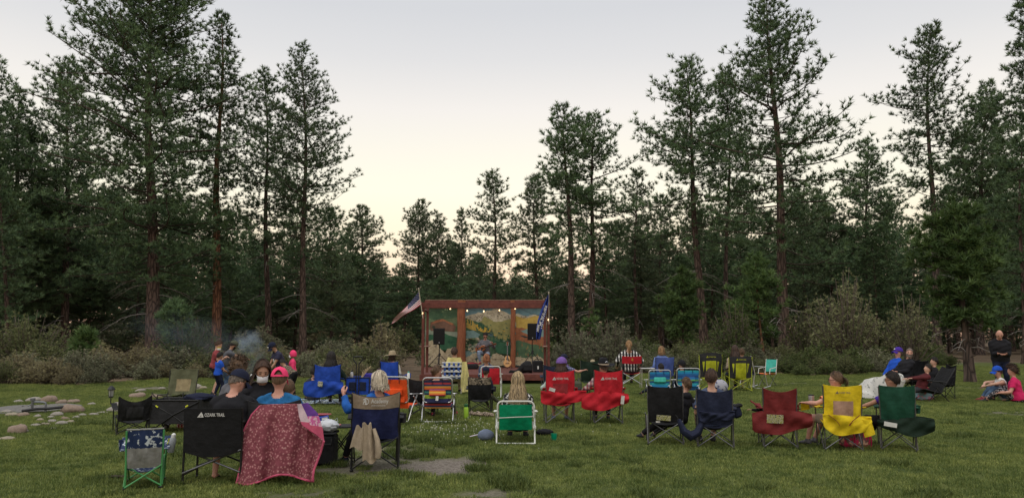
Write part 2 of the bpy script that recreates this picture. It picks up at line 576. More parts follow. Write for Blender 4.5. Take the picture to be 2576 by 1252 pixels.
# darker, taller tufts along the bare patches and in the lawn
pts, scl = [], []
for (x, y) in ((790, 0), (0, 0)):
    pass
for k in range(420):
    y_ = rngg.uniform(7.2, 16); x_ = rngg.uniform(-.62, .62) * y_
    if vn((x_, y_, 9), 1.1) > .25:
        pts.append((x_, y_, 0)); q = rngg.uniform(.7, 1.25); scl.append((q * 1.3, q, q))
for (x, y) in ((985, 1118), (1010, 1138), (1045, 1146), (1125, 1120), (1165, 1118), (1080, 1106), (1215, 1180), (1228, 1160), (1270, 1212), (1300, 1222)):
    for k in range(4):
        p = gp(x + rngg.uniform(-22, 22), y + rngg.uniform(-5, 5))
        pts.append(tuple(p)); q = rngg.uniform(.9, 1.35); scl.append((q * 1.3, q, q))
M_grass_dark = leafmat('grass_tuft_blade', (.05, .078, .02), (.15, .18, .05), rough=.6, trans=.25, objvar=0.0)
tp = []
for s_ in range(3):
    me = grass_patch(50 + s_, .2, 150, .085, .0035, .03)
    me.materials[0] = M_grass_dark
    tp.append(me)
gn_scatter('grass_tufts', tp, pts, scl, 'darker taller tufts of grass standing in the lawn', 'grass')
# clover flowers
M_clover = mat('clover_flower', (.45, .45, .36), .8, .1)
cb = MB(); cb.ell((0, 0, .055), (.009, .009, .008), 6, 4); cb.tube([(0, 0, 0), (.003, 0, .05)], .0015, 3)
cme = cb.mesh('clover_flower', M_clover)
pts, scl = [], []
for (cx, cy, sx, sy, n) in ((1130, 1078, 75, 18, 150), (1250, 1060, 60, 16, 30), (1000, 1010, 60, 12, 25), (1450, 1090, 160, 20, 20)):
    for k in range(n):
        p = gp(cx + rngg.gauss(0, sx), cy + rngg.gauss(0, sy))
        if p.y > 7 and bare(p.x, p.y) < .2:
            pts.append((p.x, p.y, 0)); q = rngg.uniform(.7, 1.2); scl.append((q, q, q))
gn_scatter('clover', [cme], pts, scl, 'tiny white clover flowers dotting the lawn', 'clover')
# ------------------------------------------------------------------ pines
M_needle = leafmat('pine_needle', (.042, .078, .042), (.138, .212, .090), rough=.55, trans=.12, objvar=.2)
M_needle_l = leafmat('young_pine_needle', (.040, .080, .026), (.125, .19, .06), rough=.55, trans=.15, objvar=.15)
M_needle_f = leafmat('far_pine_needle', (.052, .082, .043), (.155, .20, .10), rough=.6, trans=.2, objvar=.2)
def barkmat(name, dark, light):
    m = bpy.data.materials.new(name); m.use_nodes = True
    N, L = m.node_tree.nodes, m.node_tree.links
    b = N['Principled BSDF']; b.inputs['Roughness'].default_value = .95; b.inputs['Specular IOR Level'].default_value = .1
    tc = N.new('ShaderNodeTexCoord'); mp = N.new('ShaderNodeMapping'); mp.inputs['Scale'].default_value = (7, 7, 1.6)
    L.new(tc.outputs['Object'], mp.inputs[0])
    vo = N.new('ShaderNodeTexVoronoi'); vo.feature = 'DISTANCE_TO_EDGE'; vo.inputs['Scale'].default_value = 1.0
    nz = N.new('ShaderNodeTexNoise'); nz.inputs['Scale'].default_value = 1.3; nz.inputs['Detail'].default_value = 8
    L.new(mp.outputs[0], nz.inputs['Vector'])
    ad = N.new('ShaderNodeMixRGB'); ad.inputs[0].default_value = .25
    L.new(mp.outputs[0], ad.inputs[1]); L.new(nz.outputs['Color'], ad.inputs[2]); L.new(ad.outputs[0], vo.inputs['Vector'])
    mr = N.new('ShaderNodeMapRange'); mr.inputs[2].default_value = .18
    L.new(vo.outputs['Distance'], mr.inputs[0])
    rp = N.new('ShaderNodeValToRGB')
    rp.color_ramp.elements[0].color = (*dark, 1); rp.color_ramp.elements[1].color = (*light, 1)
    ml = N.new('ShaderNodeMath'); ml.operation = 'MULTIPLY'
    L.new(mr.outputs[0], ml.inputs[0]); L.new(nz.outputs['Fac'], ml.inputs[1])
    m2 = N.new('ShaderNodeMath'); m2.operation = 'MULTIPLY'; m2.inputs[1].default_value = 1.6
    L.new(ml.outputs[0], m2.inputs[0]); L.new(m2.outputs[0], rp.inputs[0]); L.new(rp.outputs[0], b.inputs['Base Color'])
    bp = N.new('ShaderNodeBump'); bp.inputs['Distance'].default_value = .06; bp.inputs['Strength'].default_value = .9
    L.new(ml.outputs[0], bp.inputs['Height']); L.new(bp.outputs[0], b.inputs['Normal'])
    return m
M_bark = barkmat('pine_bark', (.034, .026, .022), (.135, .094, .076))
M_bark_o = barkmat('orange_pine_bark', (.06, .033, .022), (.27, .135, .08))
M_bark_g = barkmat('grey_pine_bark', (.03, .025, .022), (.13, .095, .08))
M_limb = mat('limb_bark', (.06, .045, .035), .95, .3, 6)
M_dead = mat('dead_limb', (.21, .19, .17), .95, .25, 6)

def unit(a):
    return a / np.maximum(1e-9, np.linalg.norm(a, axis=-1, keepdims=True))
def tufts(P, D, S, rng, nn=13, w=.026, ln=.23, up=.25):
    """pom-poms of thin needles: arrays of positions, directions, sizes"""
    n = len(P)
    P = np.repeat(P, nn, 0); Dn = np.repeat(D, nn, 0); Sn = np.repeat(S, nn)
    d = unit(Dn * .75 + unit(rng.normal(size=(n * nn, 3))) * .95 + [0, 0, up])
    l = (ln * Sn * (.7 + .5 * rng.random(n * nn)))[:, None]
    sd = unit(np.cross(d, rng.normal(size=(n * nn, 3)))) * (w * Sn)[:, None] * .5
    base = P - d * l * .12
    V = np.stack([base - sd * .5, base + sd * .5, P + d * l * .55 + sd, P + d * l * .55 - sd, P + d * l], 1).reshape(-1, 3)
    return V, n * nn
def tuft_mesh(name, P, D, S, rng, m, nn=17, w=.043, ln=.31, up=.25, tri=True, base_t=None):
    V, n = tufts(P, D, S, rng, nn, w, ln, up)
    V = V.reshape(n, 5, 3)[:, [0, 2, 3]].copy() if not tri else V.reshape(n, 5, 3)[:, [0, 1, 4]].copy()
    if tri:
        V[:, 0] += (V[:, 0] - V[:, 1]) * .9; V[:, 1] += (V[:, 1] - V[:, 0]) * .3
    Fc = np.arange(n * 3).reshape(n, 3)
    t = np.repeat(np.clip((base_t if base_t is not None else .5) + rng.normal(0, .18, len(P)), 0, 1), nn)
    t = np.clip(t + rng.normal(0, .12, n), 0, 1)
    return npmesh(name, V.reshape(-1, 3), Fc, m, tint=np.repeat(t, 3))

def tubes_np(paths, radii, n):
    """many tapered tubes with the same number of points, as arrays"""
    paths = np.asarray(paths); radii = np.asarray(radii)
    B, K, _ = paths.shape
    t = np.empty_like(paths)
    t[:, 1:-1] = paths[:, 2:] - paths[:, :-2]; t[:, 0] = paths[:, 1] - paths[:, 0]; t[:, -1] = paths[:, -1] - paths[:, -2]
    t = unit(t)
    h = np.zeros_like(t); h[..., 2] = 1; h[np.abs(t[..., 2]) > .9] = (1, 0, 0)
    a = unit(np.cross(t, h)); b = np.cross(t, a)
    ang = np.arange(n) * 2 * pi / n
    V = paths[:, :, None] + radii[:, :, None, None] * (a[:, :, None] * np.cos(ang)[:, None] + b[:, :, None] * np.sin(ang)[:, None])
    V = V.reshape(-1, 3)
    i, k, j = np.meshgrid(np.arange(B), np.arange(K - 1), np.arange(n), indexing='ij')
    o = i * K * n + k * n
    Fc = np.stack([o + j, o + (j + 1) % n, o + n + (j + 1) % n, o + n + j], -1).reshape(-1, 4)
    return V, Fc

def pine(seed, H, Rc, cb=.35, r0=.4, dens=1.0, top=.06, fat=.25, lean=(0, 0), up=0.0, tuft=1.0, nn=17, needle=None, bark=None, dead=6, irr=.35, gap=.0, bend=0.0, tp=.70):
    """a pine: meshes (trunk, limbs, crown, dead limbs)"""
    rng = np.random.default_rng(seed)
    def axis(z):
        z = np.asarray(z, dtype=float)
        return np.stack([lean[0] * z + .12 * np.sin(z * .33 + seed) * z / H * 2 + bend * (z / H) ** 2, lean[1] * z + .1 * np.sin(z * .27 + 2 * seed), z], -1)
    def rad(z):
        q = np.clip(1 - np.asarray(z) / H, 0, 1)
        return r0 * (.88 * q ** .85 + .12 * q ** 8 + .018) + r0 * .25 * np.exp(-np.asarray(z) / .5)
    zs = np.concatenate([[-.15, 0, .25, .6], np.linspace(1.2, H * .985, 34)])
    pth = axis(zs)
    V, Fc = tubes_np([pth], [rad(np.maximum(zs, 0))], 18)
    V = V + (np.sin(V[:, 2:3] * 3.1 + np.arctan2(V[:, 1:2], V[:, 0:1]) * 5) * .02 + np.sin(V[:, 2:3] * 9 + V[:, 0:1] * 20) * .012) * r0 * np.concatenate([V[:, :2] - np.repeat(pth[:, :2], 18, 0), np.zeros((len(V), 1))], 1) / max(r0, .1) * 2
    trunk = npmesh('trunk', V, Fc, bark or M_bark, smooth=True)
    # branches
    z0 = cb * H
    zb, az = [], []
    z = z0
    while z < H * .985:
        t = (z - z0) / (H - z0)
        nb = int(round((3.6 + 1.6 * rng.random()) * dens)) if t < .9 else 4
        a0 = rng.random() * 6.28
        for i in range(nb):
            if rng.random() < gap * (1 - t):
                continue
            zb.append(z + rng.normal(0, .16)); az.append(a0 + 6.283 * i / nb + rng.normal(0, .35))
        z += (.32 + .34 * (1 - t)) * (1.0 if H > 12 else .55) * (.75 + .5 * rng.random())
    zb = np.array(zb); az = np.array(az)
    t = np.clip((zb - z0) / (H - z0), 0, 1)
    prof = np.minimum(1, .62 + t / fat * .38) * np.where(t > fat, ((1 - t) / (1 - fat)) ** tp, 1.0) + top * .4 / Rc * 2
    lump = 1 + irr * np.sin(az * 2 + zb * .9 + seed) * np.sin(zb * .7 + seed)
    clus = .75 + .5 * np.sin(zb * 1.9 + 3 * np.sin(az + seed)) * irr
    Lb = np.clip(Rc * prof * lump * clus * 1.15 * (1 - irr + irr * 1.6 * rng.random(len(zb))), .35, Rc * prof * 1.08 + .2)
    e0 = (-.25 + .92 * t + up) + rng.normal(0, .17, len(zb))
    K = 6
    rb0 = rng.random(len(zb)) * 1.4; droop = rng.random(len(zb)) ** 2
    paths = np.zeros((len(zb), K, 3))
    ax = axis(zb)
    for k in range(K):
        s = k / (K - 1)
        hor = Lb * (s * np.cos(e0 * .8) )
        ver = Lb * (s * np.sin(e0) * .9 + (.06 + .20 * (1 - t) * rb0) * (s ** 2.4 - .35 * s) - .10 * droop * s)
        a_ = az + .12 * np.sin(s * 5 + az * 7)
        paths[:, k] = ax + np.stack([np.cos(a_) * hor, np.sin(a_) * hor, ver], 1)
    rb = np.maximum(.012, .012 * Lb + .006)[:, None] * np.linspace(1, .25, K)[None]
    LV, LF = tubes_np(paths, rb, 3)
    # branchlets with tufts
    P, D, S, T = [], [], [], []
    sub, subr = [], []
    small = H < 12
    for i in range(len(zb)):
        L_ = Lb[i]
        step = (.40 if not small else .22) / (dens ** .5)
        s0 = .14 if t[i] < .8 else .08
        m = max(2, int(L_ * (1 - s0) / step))
        for q in range(m):
            s = s0 + (1 - s0) * (q + rng.random() * .8) / m
            k = min(K - 2, int(s * (K - 1))); fr = s * (K - 1) - k
            p = paths[i, k] * (1 - fr) + paths[i, k + 1] * fr
            d = paths[i, k + 1] - paths[i, k]; d = d / (np.linalg.norm(d) + 1e-9)
            sd = np.array([-d[1], d[0], 0.0]) * (1 if (q + i) % 2 else -1)
            bl = (.16 + .46 * L_ * (1.05 - .8 * s)) * (.45 + .65 * rng.random()); bl = min(bl, 1.5 if not small else .7)
            bd = unit(d * .62 + sd * (.55 + .6 * rng.random()) + np.array([0, 0, rng.uniform(-.15, .75)]))
            e_ = p + bd * bl + np.array([0, 0, .16 * bl])
            
            if rng.random() < .3: sub.append(np.stack([p, e_])); subr.append([.012, .006])
            sp_ = .27 * tuft if not small else .17
            nt = 1 + int(bl * .85 / sp_)
            for u in range(nt):
                f = 1 - u * sp_ / max(bl, .01)
                if f < .12: break
                pp_ = p + (e_ - p) * f - np.array([0, 0, .05 * bl * 4 * f * (1 - f) * .5])
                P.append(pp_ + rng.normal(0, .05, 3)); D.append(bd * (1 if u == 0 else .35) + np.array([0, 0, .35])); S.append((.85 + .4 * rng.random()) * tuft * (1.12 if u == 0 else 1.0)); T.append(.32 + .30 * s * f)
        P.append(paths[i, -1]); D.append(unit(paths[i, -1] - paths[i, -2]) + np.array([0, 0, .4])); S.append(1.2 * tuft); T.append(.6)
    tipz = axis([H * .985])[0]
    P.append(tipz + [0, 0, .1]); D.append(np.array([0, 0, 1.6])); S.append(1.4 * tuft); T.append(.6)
    SV, SF = tubes_np(np.array(sub), np.array(subr), 3)
    lme = npmesh('limbs', np.concatenate([LV]), LF, M_limb, smooth=True)
    lme2 = npmesh('limbs', np.concatenate([LV, SV]), np.concatenate([LF, SF + len(LV)]), M_limb, smooth=True)
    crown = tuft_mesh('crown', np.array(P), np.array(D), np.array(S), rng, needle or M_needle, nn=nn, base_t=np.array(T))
    dm, db = None, []
    if dead:
        for i in range(dead):
            pp, rr = [], []
            z = rng.uniform(z0 * .45, z0 * 1.05); a = rng.random() * 6.28; L_ = rng.uniform(.5, 1.0) * min(Rc * .75, 3.5)
            o = axis([z])[0]
            main = np.array([o + np.array([cos(a) * L_ * s, sin(a) * L_ * s, L_ * (.14 * s - .5 * s * s)]) + rng.normal(0, .03, 3) * s for s in np.linspace(0, 1, 6)])
            pp.append(main); rr.append(np.linspace(.028, .006, 6) * (.5 + L_ / 4))
            for q in range(3):
                k = rng.integers(2, 5); b = a + rng.choice([-1, 1]) * rng.uniform(.5, 1.0); l2 = L_ * .3
                pp.append(np.array([main[k] + np.array([cos(b) * l2 * s, sin(b) * l2 * s, -l2 * .5 * s * s]) for s in np.linspace(0, 1, 6)])); rr.append(np.linspace(.014, .004, 6))
            DV, DF = tubes_np(np.array(pp), np.array(rr), 5)
            db.append(npmesh('dead_branch', DV, DF, M_dead, smooth=True))
        pp, rr = [], []
        for i in range(16):       # broken stubs on the bare trunk
            z = rng.uniform(z0 * .1, z0); a = rng.random() * 6.28; o = axis([z])[0]; L_ = rad(z) + rng.uniform(.05, .3)
            pp.append(np.array([o + np.array([cos(a) * L_ * s, sin(a) * L_ * s, .08 * s]) for s in np.linspace(0, 1, 6)])); rr.append(np.linspace(.03, .012, 6))
        DV, DF = tubes_np(np.array(pp), np.array(rr), 5)
        dm = npmesh('branch_stubs', DV, DF, M_limb, smooth=True)
    return trunk, lme2, crown, dm, db

def put_pine(meshes, loc, label, group=None, rz=0.0, scale=1.0, name='pine_tree'):
    root = empty(name, loc, rz, label, 'tree', group, scale)
    for nm, me in zip(('trunk', 'limbs', 'crown', 'branch_stubs'), meshes):
        if me is not None:
            o = link(nm, me, root)
            if nm in ('branch_stubs', 'limbs'): o['kind'] = 'stuff'
    for me in meshes[4]:
        link('dead_branch', me, root)
    return root

# the trees one can tell apart: base column, depth, top column, top row, crown half width px, crown base row, trunk px, options, label
MAIN = [
 (388, 55, 372, -75, 205, 700, 36, dict(dens=1.15, fat=.45, dead=12, bark=M_bark, irr=.40, gap=.10, tp=.5), 'tallest pine left of the campfire, top cut by the frame, thick reddish trunk'),
 (543, 60, 556, 24, 72, 720, 25, dict(dens=.95, fat=.45, bark=M_bark_o, irr=.5, dead=6), 'tall narrow pine with bright orange trunk behind the campfire group'),
 (678, 66, 664, 172, 92, 640, 17, dict(dens=1.0, fat=.4, bark=M_bark, irr=.45, dead=5), 'pine just left of the airy pine, with a forked bare trunk'),
 (763, 61, 766, 112, 112, 690, 19, dict(dens=.9, fat=.42, bark=M_bark, irr=.18, dead=6, tuft=.85, up=.12), 'airy tapering pine with straight red trunk at the left edge of the sky gap'),
 (163, 68, 175, 146, 120, 760, 20, dict(dens=1.1, fat=.35, bark=M_bark, dead=6), 'dense pine left of the tallest pine'),
 (28, 66, 52, 222, 105, 800, 22, dict(dens=1.15, fat=.4, bark=M_bark_g, dead=5), 'dark pine near the left edge with several tops'),
 (-75, 60, -30, 130, 130, 800, 24, dict(dens=1.1, fat=.4, bark=M_bark_g, dead=4), 'pine cut by the left edge of the picture'),
 (905, 84, 918, 520, 62, 740, 13, dict(dens=1.25, fat=.4, bark=M_bark, dead=4, needle=M_needle_f), 'shorter round-topped pine right of the airy pine'),
 (1052, 92, 1058, 503, 58, 790, 11, dict(dens=1.25, fat=.5, bark=M_bark, dead=3, needle=M_needle_f), 'far pointed pine above the left end of the stage'),
 (1102, 96, 1100, 540, 44, 790, 10, dict(dens=1.2, fat=.5, bark=M_bark, dead=3, needle=M_needle_f), 'far small-topped pine right of the pointed pine above the stage'),
 (1160, 105, 1158, 532, 32, 780, 8, dict(dens=1.1, fat=.5, dead=2, needle=M_needle_f), 'far slender pine spire above the middle of the stage'),
 (1246, 76, 1241, 432, 66, 770, 13, dict(dens=.95, fat=.5, irr=.55, dead=3, needle=M_needle_f), 'open-crowned pine standing above the stage mural'),
 (1440, 60, 1422, 264, 92, 640, 21, dict(dens=1.1, fat=.42, irr=.5, dead=5, bark=M_bark), 'left one of the twin pines right of the stage'),
 (1484, 62, 1497, 288, 108, 660, 19, dict(dens=1.0, fat=.45, irr=.55, dead=6, bark=M_bark), 'right one of the twin pines right of the stage, long right limb'),
 (1352, 74, 1345, 440, 52, 780, 12, dict(dens=1.2, fat=.5, irr=.5, dead=2, needle=M_needle_f), 'short bushy pine between the stage pine and the twin pines'),
 (1772, 57, 1722, 143, 118, 620, 23, dict(dens=1.05, fat=.45, irr=.45, dead=8, bark=M_bark), 'leaning dark pine left of the tallest right-hand pine'),
 (1826, 62, 1832, 168, 62, 600, 14, dict(dens=1.15, fat=.5, irr=.4, dead=3, bark=M_bark_g), 'narrow pine wedged between the leaning pine and the tallest right-hand pine'),
 (1976, 50, 1935, -18, 170, 690, 31, dict(dens=.95, fat=.38, irr=.5, dead=7, bark=M_bark, gap=.12), 'tallest pine on the right, wide uneven crown and pale brown trunk'),
 (2355, 58, 2334, 62, 108, 560, 21, dict(dens=.9, fat=.5, irr=.5, dead=4, bark=M_bark_g), 'lone tall pine near the right edge with bare grey trunk'),
 (2462, 70, 2476, 205, 92, 800, 20, dict(dens=1.3, fat=.6, irr=.3, dead=2, bark=M_bark_g), 'dense dark pine right of the lone tall pine'),
 (2605, 55, 2580, -40, 90, 760, 24, dict(dens=1.05, fat=.4, irr=.4, dead=3, bark=M_bark_g), 'pine cut by the right edge of the picture'),
 (2184, 72, 2178, 352, 84, 780, 14, dict(dens=1.2, fat=.5, irr=.4, dead=3), 'mid-height pine between the two tall right-hand pines'),
 (1602, 72, 1596, 428, 62, 720, 12, dict(dens=.9, fat=.55, irr=.55, dead=4, needle=M_needle_f), 'slim pine just right of the twin pines'),
 (1662, 78, 1656, 498, 54, 740, 11, dict(dens=1.0, fat=.5, irr=.5, dead=4, needle=M_needle_f), 'slender pine before the sunset gap left of the leaning pine'),
]
n_main = 0
for (bx, Y, tx, ty, hw, cby, tw, opt, lab) in MAIN:
    p0 = (xat(bx, Y, 1), Y)
    top = at(tx, ty, Y)
    H = top.z
    s = F / Y
    Rc = hw / s * 1.38
    cb = max(.05, at(bx, cby, Y).z / H)
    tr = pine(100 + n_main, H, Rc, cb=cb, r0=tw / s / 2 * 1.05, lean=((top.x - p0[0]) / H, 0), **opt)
    put_pine(tr, (p0[0], Y, 0), lab)
    n_main += 1

# younger, brighter pines in front of the forest
YOUNG = [(2442, 27.2, 2418, 526, 108, 800, 25, dict(dens=1.7, fat=.55, irr=.35, dead=14, bark=M_bark_g, needle=M_needle_l, tuft=.8), 'bright green pine with bare lower limbs, standing on the lawn by the bald man'),
         (1722, 47, 1716, 690, 58, 850, 8, dict(dens=1.2, fat=.45, irr=.5, dead=2, needle=M_needle_l, tuft=.9), 'small bright green pine before the leaning pine'),
         (1922, 43, 1890, 655, 62, 830, 10, dict(dens=1.2, fat=.45, irr=.5, dead=3, bark=M_bark_o, needle=M_needle_l, tuft=.9), 'young pine with curved orange stem left of the tallest right-hand pine'),
         (208, 34, 205, 838, 34, 955, 5, dict(dens=2.0, fat=.5, irr=.2, dead=0, needle=M_needle_l, tuft=.8), 'knee-high young pine among the brush on the left'),
         (20, 50, 10, 430, 95, 840, 14, dict(dens=1.2, fat=.5, irr=.5, dead=2, needle=M_needle, tuft=1.0), 'mid-height green pine low at the left edge'),
         (2575, 46, 2570, 330, 100, 790, 16, dict(dens=1.2, fat=.5, irr=.5, dead=2, needle=M_needle, tuft=1.0), 'mid-height green pine at the right edge behind the bald man'),
         (450, 46, 445, 770, 45, 875, 7, dict(dens=1.8, fat=.6, irr=.3, dead=0, needle=M_needle, tuft=.9), 'dark low pine right of the thick trunk'),
         (1490, 40, 1500, 800, 22, 880, 5, dict(dens=.7, fat=.6, irr=.3, dead=6, needle=M_needle_l, tuft=.7), 'thin half-bare sapling right of the stage')]
for (bx, Y, tx, ty, hw, cby, tw, opt, lab) in YOUNG:
    x0 = xat(bx, Y, 0.5); top = at(tx, ty, Y); H = top.z; s = F / Y
    tr = pine(300 + n_main, H, hw / s, cb=max(.04, at(bx, cby, Y).z / H), r0=tw / s / 2, lean=((top.x - x0) / H, 0), **opt)
    put_pine(tr, (x0, Y, 0), lab)
    n_main += 1

# the wood behind: trees of a few kinds
FILL = [pine(500 + i, H, Rc, cb=cb, r0=.24, dens=1.05, fat=.45, irr=.45, dead=5, nn=15, needle=nd, tuft=1.25, bark=bk)
        for i, (H, Rc, cb, nd, bk) in enumerate([(17, 4.2, .16, M_needle, M_bark), (16, 3.8, .22, M_needle_f, M_bark_g), (19, 3.9, .28, M_needle, M_bark), (14, 4.3, .06, M_needle_f, M_bark_g)])]
rf = random.Random(3)
def skyline(x):
    pts = [(-400, 420), (300, 430), (800, 470), (880, 560), (1000, 600), (1300, 590), (1400, 520), (1650, 520), (1750, 430), (2300, 430), (3000, 400)]
    for (a, b), (c, d) in zip(pts, pts[1:]):
        if x <= c: return b + (d - b) * (x - a) / (c - a)
    return 400
def zone(x):
    return 'above the stone-lined bed' if x < 400 else 'behind the campfire' if x < 800 else 'left of the stage' if x < 1060 else \
        'behind the stage' if x < 1390 else 'right of the stage' if x < 1700 else 'behind the lime chairs' if x < 2050 else 'behind the reclining couple' if x < 2350 else 'behind the bald man'
kf = 0
for row, (Y0, Y1, step, lab) in enumerate(((68, 78, 95, 'pine in the front rows of the wood'), (84, 104, 80, 'pine in the middle rows of the wood'), (115, 150, 62, 'pine in the farthest rows of the wood'))):
    x = -620 if row else -560
    while x < 3200:
        Y = rf.uniform(Y0, Y1)
        ty = skyline(x) + rf.uniform(10, 190) + (50 if row == 0 else 0)
        if 880 < x < 1310: ty = max(ty, 590 + rf.uniform(0, 70))
        H = at(x, ty, Y).z
        k = rf.randrange(4)
        H0 = (17, 16, 19, 14)[k]
        q = H / H0
        put_pine(FILL[k], (xat(x, Y, 1), Y, 0), lab + ', ' + zone(x), 'pines of the wood behind the brush', rf.uniform(0, 6.28), (min(1.15, max(.75, q)),) * 2 + (q,))
        kf += 1
        x += step * rf.uniform(.6, 1.4)


# low bushy pines closing the view under the canopy
x = -600
while x < 3180:
    Y = rf.uniform(72, 125); H = rf.uniform(6.5, 11) * (Y / 95)
    if 900 < x < 1300: H *= .9
    k = rf.choice((0, 3, 3)); q = H / (17, 16, 19, 14)[k]
    put_pine(FILL[k], (xat(x, Y, 1), Y, 0), 'short bushy pine in the understorey of the wood, ' + zone(x), 'understorey pines', rf.uniform(0, 6.28), (q * 1.5, q * 1.5, q))
    x += rf.uniform(26, 60)
# ------------------------------------------------------------------ brush
M_sage = leafmat('sagebrush_leaf', (.095, .104, .064), (.25, .255, .16), trans=.15, objvar=.2)
M_tan = leafmat('dry_brush_leaf', (.115, .102, .056), (.29, .26, .145), trans=.15, objvar=.2)
M_olive = leafmat('olive_brush_leaf', (.064, .082, .034), (.21, .225, .10), trans=.2, objvar=.2)
M_green = leafmat('green_brush_leaf', (.04, .065, .024), (.14, .17, .06), trans=.2, objvar=.2)
M_pale = leafmat('pale_brush_leaf', (.10, .11, .05), (.30, .31, .16), trans=.2, objvar=.15)
M_stem = mat('brush_stem', (.13, .105, .085), .95, .3, 10)
def shrub(seed, w, h, stems, per, m, leaf=.085, lw=.03, nn=7, spread=.9, lumpy=.35, bare=.3):
    rng = np.random.default_rng(seed)
    paths, P, D, S, T = [], [], [], [], []
    for i in range(stems):
        a = rng.random() * 6.283; q = rng.random() ** .6
        tip = np.array([cos(a) * q * w, sin(a) * q * w, h * (1.02 - .62 * q ** 2.2) * (1 - lumpy * rng.random() + lumpy * .4 * sin(a * 3 + seed))])
        b = np.array([cos(a) * q * w * .12, sin(a) * q * w * .12, -.03])
        mid = b * .45 + tip * .55 + np.array([cos(a) * .08 * w, sin(a) * .08 * w, .1 * h * spread]) * q
        ks = np.linspace(0, 1, 5)[:, None]
        pth = b * (1 - ks) ** 2 + 2 * mid * ks * (1 - ks) + tip * ks ** 2 + rng.normal(0, .02, (5, 3)) * ks
        paths.append(pth)
        for k in range(per):
            f = bare + (1 - bare) * rng.random() ** .7
            j = min(3, int(f * 4)); fr = f * 4 - j
            p = pth[j] * (1 - fr) + pth[j + 1] * fr
            p = p + rng.normal(0, .045 + .05 * w, 3) * [1, 1, .7]
            P.append(p); D.append(unit(p * [1, 1, .6] + [0, 0, .3])); S.append(.7 + .6 * rng.random()); T.append(.25 + .5 * f * rng.random() + .15 * (p[2] / h))
    V, Fc = tubes_np(np.array(paths), np.tile(np.linspace(.011, .004, 5) * (1 + h * .5), (stems, 1)), 4)
    st = npmesh('stems', V, Fc, M_stem, smooth=True)
    P = np.array(P); P[:, 2] = np.maximum(P[:, 2], .03)
    lf = tuft_mesh('leaves', P, np.array(D), np.array(S), rng, m, nn=nn, w=lw, ln=leaf, up=.3, base_t=np.array(T))
    return st, lf
KIND = dict(
    sage=[shrub(700 + i, .85, 1.15, 70, 13, M_sage) for i in range(2)],
    tan=[shrub(710 + i, .8, 1.1, 80, 12, M_tan, leaf=.09, lw=.02) for i in range(2)],
    olive=[shrub(720 + i, .95, 1.2, 70, 14, M_olive) for i in range(2)],
    green=[shrub(730 + i, .95, 1.2, 70, 14, M_green, leaf=.095, lw=.035) for i in range(2)])
KNAME = dict(sage='grey-green sagebrush', tan='dry tan brush', olive='olive leafy brush', green='green leafy brush')
def put_shrub(ms, loc, label, group, rz, sc, name='shrub'):
    root = empty(name, loc, rz, label, 'shrub', group, sc)
    o = link('stems', ms[0], root); o['kind'] = 'stuff'
    o = link('leaves', ms[1], root); o['kind'] = 'stuff'
    return root
rs = random.Random(21)
MIX = [(250, 'tan tan sage olive'), (520, 'tan tan sage'), (1060, 'olive tan sage olive'), (1400, 'sage green'), (1700, 'sage sage olive green'), (2000, 'olive green olive sage'), (2300, 'green olive sage green'), (3000, 'green sage green')]
for row, (dy, sp, hs) in enumerate(((.55, 1.0, .55), (1.7, 1.1, .76), (3.4, 1.25, .86), (6.0, 1.6, .92), (10.0, 2.2, 1.0), (17, 2.9, 1.15), (34, 3.3, 1.6), (62, 3.8, 2.8), (85, 4.6, 3.8))):
    wx = -24 - dy * .5
    while wx < 24 + dy * .5:
        Y = edge(max(-22, min(22, wx))) + dy + rs.uniform(-.5, .5) * (1 + dy * .15)
        vx = 1288 + wx * F / Y
        stage_here = -4.6 < wx < 2.4 and Y < 35.5
        if -420 < vx < 3000 and not stage_here and not (2380 < vx < 2500 and Y < 29):
            kinds = next(k for lim, k in MIX if vx < lim).split()
            kd = rs.choice(kinds)
            sc = hs * rs.uniform(.75, 1.2)
            if 2300 < vx and row < 3: sc *= .6
            put_shrub(rs.choice(KIND[kd]), (wx, Y, -.015), '%s %s, %s of thicket' % (KNAME[kd], zone(vx), ('front edge', 'front edge', 'middle', 'middle', 'back', 'back', 'shade', 'shade', 'shade')[row]),
                      'shrubs of the brush band', rs.uniform(0, 6.28), (sc * rs.uniform(.9, 1.3), sc * rs.uniform(.9, 1.3), sc))
        wx += sp * rs.uniform(.75, 1.25) * (1 + .3 * (row > 4))
# single bushes that stand out
BIG = [(70, 35, 795, 2.9, M_olive, 'broad brown-olive bush at the left edge above the stones', 150, 16),
       (2130, 41, 702, 2.1, M_pale, 'tall pale green feathery bush behind the reclining couple', 150, 16),
       (2290, 40, 735, 1.5, M_pale, 'ragged pale bush with grey stems right of the feathery bush', 80, 13),
       (955, 37, 815, 1.35, M_tan, 'tall wispy tan bush left of the stage', 90, 11),
       (1450, 37, 812, 1.5, M_sage, 'grey twiggy bush beside the right stage post', 90, 10),
       (1545, 36, 800, 1.4, M_sage, 'tall grey-green bush behind the checked-shirt woman', 90, 10),
       (1850, 42, 760, 1.7, M_green, 'large green bush left of the young orange-stemmed pine', 110, 14),
       (2030, 44, 760, 1.5, M_olive, 'olive bush at the foot of the tallest right-hand pine', 90, 13),
       (470, 46, 790, 2.2, M_green, 'dark blue-green bush in the smoke right of the thick trunk', 110, 14)]
for i, (x, Y, ty, w, m, lab, st, per) in enumerate(BIG):
    put_shrub(shrub(760 + i, w, at(x, ty, Y).z, st, per, m, leaf=.13, lw=.035, spread=.7, lumpy=.4), (xat(x, Y, 1), Y, -.02), lab, None, 0, 1.0, 'bush')

